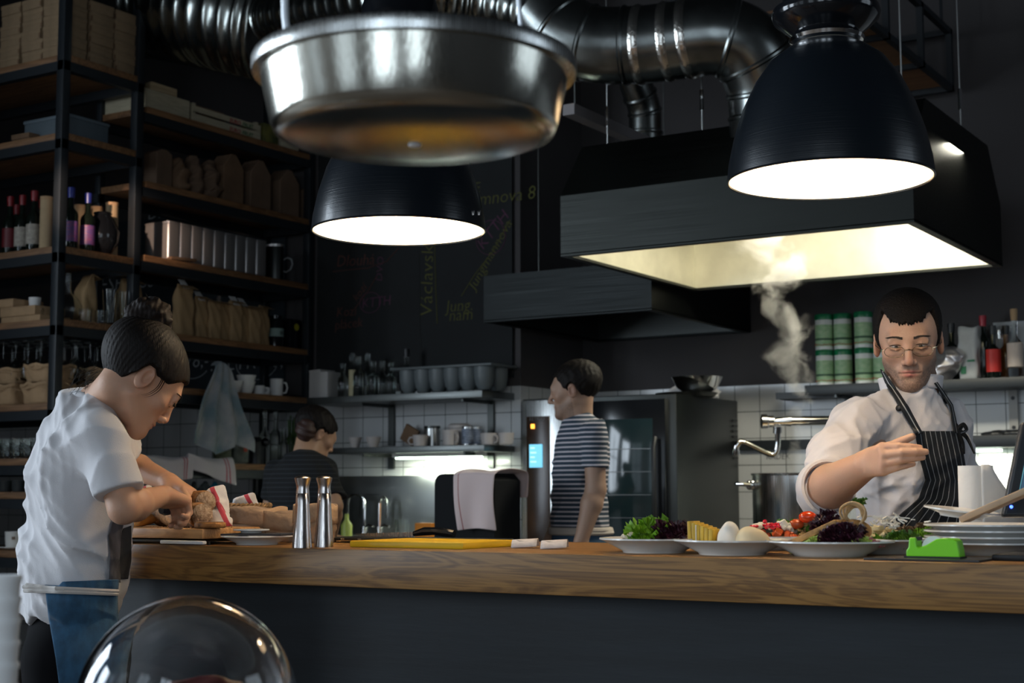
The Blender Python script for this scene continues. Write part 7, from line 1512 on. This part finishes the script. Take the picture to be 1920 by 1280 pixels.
put('core', G().cyl((0, 0, .001), (0, 0, ztp - .002), .0148, cap=False), M['card'], t)
def sheet(u, v): a2 = u * .11; x = .0 + a2 * .75; y = -.048 + .01 * math.sin(u * 4) - .02 * u; top = ztp * (1 - .55 * max(0, (u - .25) / .75) ** .8) if u > .25 else ztp; return V((x * VR[0] - y * 0 - .0, 0, 0)) + V((VR[0] * 0, VR[1] * x, 0)) + V((VB[0] * .036, VB[1] * .036, 0)) + V((0, 0, top * v + .002))
put('loose_sheet', G().grid(sheet, 16, 10), pw, t, 80, solid=.0006, recalc=False)
p = at(1895, 1000, y=2.80); g = G().box(-.09, -.03, 0, .09, .03, .012, .003, Matrix.Rotation(-.42, 3, 'Y') , V((0, 0, .035))); o = put('wooden_spatula', g, mat('pale_wood', (.55, .38, .24), .7, 0, .3, 60, .15, 20)); o.location = V((p.x, 2.80, ZC + .062)); tag(o, 'pale wooden piece leaning on the plate stack at the right edge', 'wood')
# screen
ms = thing('touch_monitor', 'black touch screen monitor cut off by the right frame edge', 'monitor', at(1925, 980, d=2.72)); o = ms.location; mm = M['black_p']
A_, B_2 = at(1880, 968, d=2.76) - o, at(1916, 790, d=2.80) - o; fwd = V((.55, .30, .0)).normalized() * .30; nrm = (B_2 - A_).cross(fwd).normalized() * .022
C_, D_ = A_ + fwd, B_2 + fwd; g = G(); g.prism([A_, C_, D_, B_2], nrm); o2 = put('bezel', g, mat('bezel_grey', (.022, .027, .033), .4), ms); md = o2.modifiers.new('b', 'BEVEL'); md.width = .006; md.segments = 3
sgn = -1 if (nrm.normalized() @ V(nr(CAM - np.array(o)))) < 0 else 1
fr2 = (nrm if sgn > 0 else V((0, 0, 0))) + nrm.normalized() * .0012 * sgn
def qd(u, v): return A_.lerp(C_, u).lerp(B_2.lerp(D_, u), v) + fr2
put('screen', G().poly([qd(.075, .22), qd(.95, .22), qd(.95, .92), qd(.075, .92)]), mat('monitor_glow', (.05, .10, .16), .2, emit=.6), ms)
put('screen_edge', G().tube([qd(.07, .92), qd(.07, .21), qd(.9, .21)], .0013, 4), mat('cyan_edge', (.15, .45, .55), .3, emit=.5), ms); put('window_panel', G().poly([qd(.12, .28) + fr2 * .02, qd(.9, .28) + fr2 * .02, qd(.9, .45) + fr2 * .02, qd(.12, .45) + fr2 * .02]), mat('panel_light', (.45, .5, .6), .3, emit=.7), ms)
put('power_led', G().sph(qd(.04, .10), .0032, 8, 6), mat('blue_led', (.05, .12, 1), .3, emit=5), ms)
bs_ = V((at(1935, 1040, y=2.60).x, 2.68, ZC)) - o; put('stand_base', G().box(-.07, -.07, 0, .12, .09, .012, .004, loc=bs_), mm, ms); put('stand_arm', G().tube([bs_ + V((.04, .02, .01)), bs_ + V((.04, .03, .08)), A_.lerp(C_, .5) + V((0, .02, .03))], .02, 12), mm, ms)
# ================================================================ steam
sp3 = [at(1500, 885, d=7.0), at(1515, 820, d=6.95), at(1520, 740, d=6.9), at(1500, 660, d=6.8), at(1495, 590, d=6.7), at(1490, 545, d=6.65), at(1470, 500, d=6.6), at(1440, 455, d=6.6)]
b0_ = sp3[0]; top_ = sp3[-1] - b0_; ax_, ay_ = top_.x / top_.z ** 2, top_.y / top_.z ** 2; zz_ = [top_.z * 1.02 * i / 14 for i in range(15)]
g = G().tube([(ax_ * z_ * z_, ay_ * z_ * z_, z_) for z_ in zz_], [.12 + .17 * z_ for z_ in zz_], 20); sv = bpy.data.materials.new('steam'); sv.use_nodes = True; nt = sv.node_tree; nt.nodes.clear(); N = nt.nodes.new; L = nt.links.new
sm_ = [b0_]
def mth(op, a, b=None, c=None):
    n = N('ShaderNodeMath'); n.operation = op
    for i, v in enumerate((a, b, c)):
        if v is None: continue
        if isinstance(v, (int, float)): n.inputs[i].default_value = v
        else: L(v, n.inputs[i])
    return n.outputs[0]
out = N('ShaderNodeOutputMaterial'); vs_ = N('ShaderNodeVolumePrincipled'); vs_.inputs['Color'].default_value = (.97, .95, .88, 1); vs_.inputs['Anisotropy'].default_value = .1; L(vs_.outputs[0], out.inputs['Volume'])
tc = N('ShaderNodeTexCoord'); nz0 = N('ShaderNodeTexNoise'); nz0.inputs['Scale'].default_value = 4; nz0.inputs['Detail'].default_value = 2; L(tc.outputs['Object'], nz0.inputs['Vector'])
ad = N('ShaderNodeVectorMath'); ad.operation = 'MULTIPLY_ADD'; ad.inputs[1].default_value = (.30, .30, .30); L(nz0.outputs['Color'], ad.inputs[0]); L(tc.outputs['Object'], ad.inputs[2])
nz = N('ShaderNodeTexNoise'); nz.inputs['Scale'].default_value = 8; nz.inputs['Detail'].default_value = 6; nz.inputs['Roughness'].default_value = .62; L(ad.outputs[0], nz.inputs['Vector'])
sx = N('ShaderNodeSeparateXYZ'); L(tc.outputs['Object'], sx.inputs[0]); z2 = mth('MULTIPLY', sx.outputs[2], sx.outputs[2]); nzx = N('ShaderNodeSeparateXYZ'); L(nz0.outputs['Color'], nzx.inputs[0])
dx = mth('ADD', mth('MULTIPLY_ADD', z2, -ax_, sx.outputs[0]), mth('MULTIPLY_ADD', nzx.outputs[0], .34, -.17)); dy = mth('ADD', mth('MULTIPLY_ADD', z2, -ay_, sx.outputs[1]), mth('MULTIPLY_ADD', nzx.outputs[1], .34, -.17))
rr_ = mth('SQRT', mth('ADD', mth('MULTIPLY', dx, dx), mth('MULTIPLY', dy, dy))); q_ = mth('DIVIDE', rr_, mth('MULTIPLY_ADD', sx.outputs[2], .10, .085))
th_ = mth('MULTIPLY_ADD', q_, .34, .36); ds = mth('MAXIMUM', mth('SUBTRACT', nz.outputs[0], th_), 0.0); L(mth('MULTIPLY', ds, 75.0), vs_.inputs['Density'])
o = put('steam', g, sv); o.location = sm_[0]; tag(o, 'white steam plume rising from the stockpot into the lit hood', 'steam', kind='stuff')
# ================================================================ foreground
fd_ = 1.75; fcx, fcy = at(778, 140, d=fd_).x, at(778, 140, d=fd_).y; zr = at(778, 140, d=fd_).z; R3 = 302 * fd_ / F
hp = thing('hanging_pan', 'round steel scale pan hanging on two wires close to the camera', 'pan', (fcx, fcy, zr)); pan_m = steel('pan_steel', (.52, .51, .45), .18, 'Z', .3)
put('bowl', G().lathe([(0, -.084), (R3 * .40, -.083), (R3 * .78, -.077), (R3 * .865, -.071), (R3 * .885, -.062), (R3 * .945, -.012), (R3 * .955, .004), (R3 * .94, .004), (R3 * .93, -.012), (R3 * .87, -.058), (R3 * .76, -.070), (0, -.078)], 96), pan_m, hp, 60)
put('rim', G().lathe([(R3 * .95, -.001), (R3, -.003), (R3 * 1.003, .001), (R3 * 1.003, .011), (R3 * .995, .014), (R3 * .95, .007)], 96), M['steel'], hp, 50)
put('highlight_dot', G().sph((0, 0, -.0845), (.008, .008, .003), 16, 8), mat('highlight_white', (.8, .8, .8), .4), hp)  # glint on the pan bottom, painted as a white dot
e1 = at(545, 95, d=fd_ - .03) - hp.location; e2 = at(978, 78, d=fd_ + .15) - hp.location
put('hook', G().tube(smooth([at(533, 0, d=fd_ - .03) - hp.location + V((0, 0, .12)), at(534, 0, d=fd_ - .03) - hp.location, at(537, 50, d=fd_ - .03) - hp.location, at(541, 78, d=fd_ - .03) - hp.location, at(558, 92, d=fd_ - .03) - hp.location, at(574, 94, d=fd_ - .03) - hp.location, at(577, 84, d=fd_ - .03) - hp.location], 5), .0042, 8), mat('pale_wire', (.62, .66, .70), .35, .3), hp)
put('bracket', G().tube([at(500, 80, d=fd_) - hp.location, at(522, 92, d=fd_ - .03) - hp.location, at(545, 104, d=fd_ - .04) - hp.location], .006, 8), M['steel'], hp); put('rivet', G().sph(at(544, 104, d=fd_ - .05) - hp.location, .006, 12, 8).sph(at(556, 110, d=fd_ - .05) - hp.location, .005, 12, 8), M['chrome'], hp)
put('hanging_wire', G().tube([at(970, 0, d=fd_ + .15) - hp.location + V((0, 0, .12)), at(972, 0, d=fd_ + .15) - hp.location, at(979, 76, d=fd_ + .15) - hp.location], .0028, 8), bpy.data.materials['pale_wire'], hp)
a2 = at(533, 0, d=fd_ - .03) + V((0, 0, .12)); put('ceiling_cord', G().tube([a2 - hp.location, V((a2.x, a2.y, 5.0)) - hp.location], .002, 6), M['steel'], hp); a2 = at(970, 0, d=fd_ + .15) + V((0, 0, .12)); put('ceiling_cord', G().tube([a2 - hp.location, V((a2.x, a2.y, 5.0)) - hp.location], .002, 6), M['steel'], hp)
# foreground table, cake dome, cup stack
dc = at(352, 1280, d=1.95); rD = .144; zT = at(352, 1118, d=1.95).z - .235
ft = thing('side_table', 'wooden table with the cake dome and cups, at the bottom left', 'table', (dc.x - .1, dc.y, 0)); put('table_top', G().box(-.62, -.28, zT - .04, .30, .26, zT - .02, .004), M['oak'], ft)
for sx in (-.56, .24):
    for sy in (-.22, .2): put('leg', G().box(sx - .02, sy - .02, 0, sx + .02, sy + .02, zT - .04), M['black_steel'], ft)
cs = thing('cake_stand', 'white cake plate under the glass dome', 'cake stand', (dc.x, dc.y, zT - .02)); put('stand', G().lathe([(0, 0), (.07, 0), (.06, .006), (.14, .012), (.165, .018), (.164, .021), (.13, .017), (0, .016)], 64), M['white_c'], cs)
dg = mat('dome_glass', (.98, .99, 1), .0, trans=1, ior=1.4); dm_ = thing('glass_dome', 'round clear glass cake dome at the bottom left, out of focus', 'glass dome', (dc.x, dc.y, zT)); R4 = rD
pts = [(R4, 0)] + [(R4, .02 * k) for k in range(1, 5)] + [(R4 * math.cos(a2), .09 + .145 * math.sin(a2)) for a2 in [math.radians(x) for x in range(6, 91, 6)]]
pin = [(max(r_ - .0028, 0), z_ - (.0028 if z_ > .09 else 0)) for r_, z_ in pts]; put('dome', G().lathe(pts + pin[::-1], 96, close=True), dg, dm_, 80)
ck = mat('chocolate_cake', (.10, .018, .018), .35, 0, .7, 40, .4, 15); crm = mat('whipped_cream', (.62, .58, .56), .5, 0, .3, 40)
cake = thing('cake', 'dark red chocolate cake with cream under the glass dome', 'cake', (dc.x, dc.y, zT - .001)); s = S(); s.ell((.02, 0, .055), (.085, .075, .075)); s.ell((.06, .01, .07), (.05, .05, .06), k=.03); s.warp(lambda P: folds(P, .03, 1.5, 4)); s.fn(lambda P: -P[:, 2], m=3)
s_put('sponge', s, (-.12, -.12, -.01), (.14, .12, .16), .004, ck, cake); g = G(); rr = random.Random(1)
for _ in range(46): a2 = rr.random() * TAU; r_ = rr.uniform(.05, .115); g.sph((r_ * math.cos(a2), r_ * math.sin(a2), rr.uniform(.004, .05) * (1.25 - r_ * 8)), rr.uniform(.012, .022), 10, 8)
put('cream', g, crm, cake)
cc_ = at(2, 1080, d=1.62); wcup = mat('white_plastic_cup', (.92, .93, .93), .5); c0 = None; zbase = zT - .02; x_, y_ = cc_.x, cc_.y; ztop = at(2, 1078, d=1.62).z; nC = 9; stp = .0235
r_c = 38 * 1.62 / F
for k in range(nC):
    z_ = ztop - .085 - stp * (nC - 1 - k); lab = 'white cup, %s from the top of the stack at the left frame edge' % ORD[nC - 1 - k] if k < nC - 1 else 'topmost white cup of the stack at the left frame edge'
    if c0 is None:
        c0 = thing('plastic_cup', lab, 'cup', (x_, y_, z_), 0, 'stack of white cups'); z0_ = z_; put('cup', G().lathe([(0, .002), (r_c * .72, 0), (r_c * .95, .078), (r_c, .080), (r_c, .085), (r_c * .94, .085), (r_c * .68, .004)], 40), wcup, c0)
    else: dup(c0, (x_, y_, z_), 0, lab)
if z0_ > zbase: tag(put('round_tray', G().cyl((x_, y_, zbase), (x_, y_, z0_), .05, seg=32), M['white_m']), 'white round base under the stack of cups', 'tray')
# unseen spotlight, added off frame to brighten the rack tins
def tin_spot(label, loc, to, pw, col, deg=50):
    t = thing('added_spot', label, 'lamp', loc); d_ = (V(to) - V(loc)).normalized(); put('housing', G().cyl(-d_ * .12, d_ * .0, .045, seg=20), M['black_p'], t); put('stem', G().cyl(-d_ * .08, (-d_.x * .08, -d_.y * .08, 5.0 - loc[2]), .01, seg=8), M['black_p'], t); spot('spot_light', tuple(V(loc) + d_ * .01), to, pw, col, deg); return t
tin_spot('added unseen spotlight brightening the rack tins', (-4.4, 1.0, 3.15), (-5.97, 5.72, 2.64), 1300, (1.0, .70, .52), 5.5)
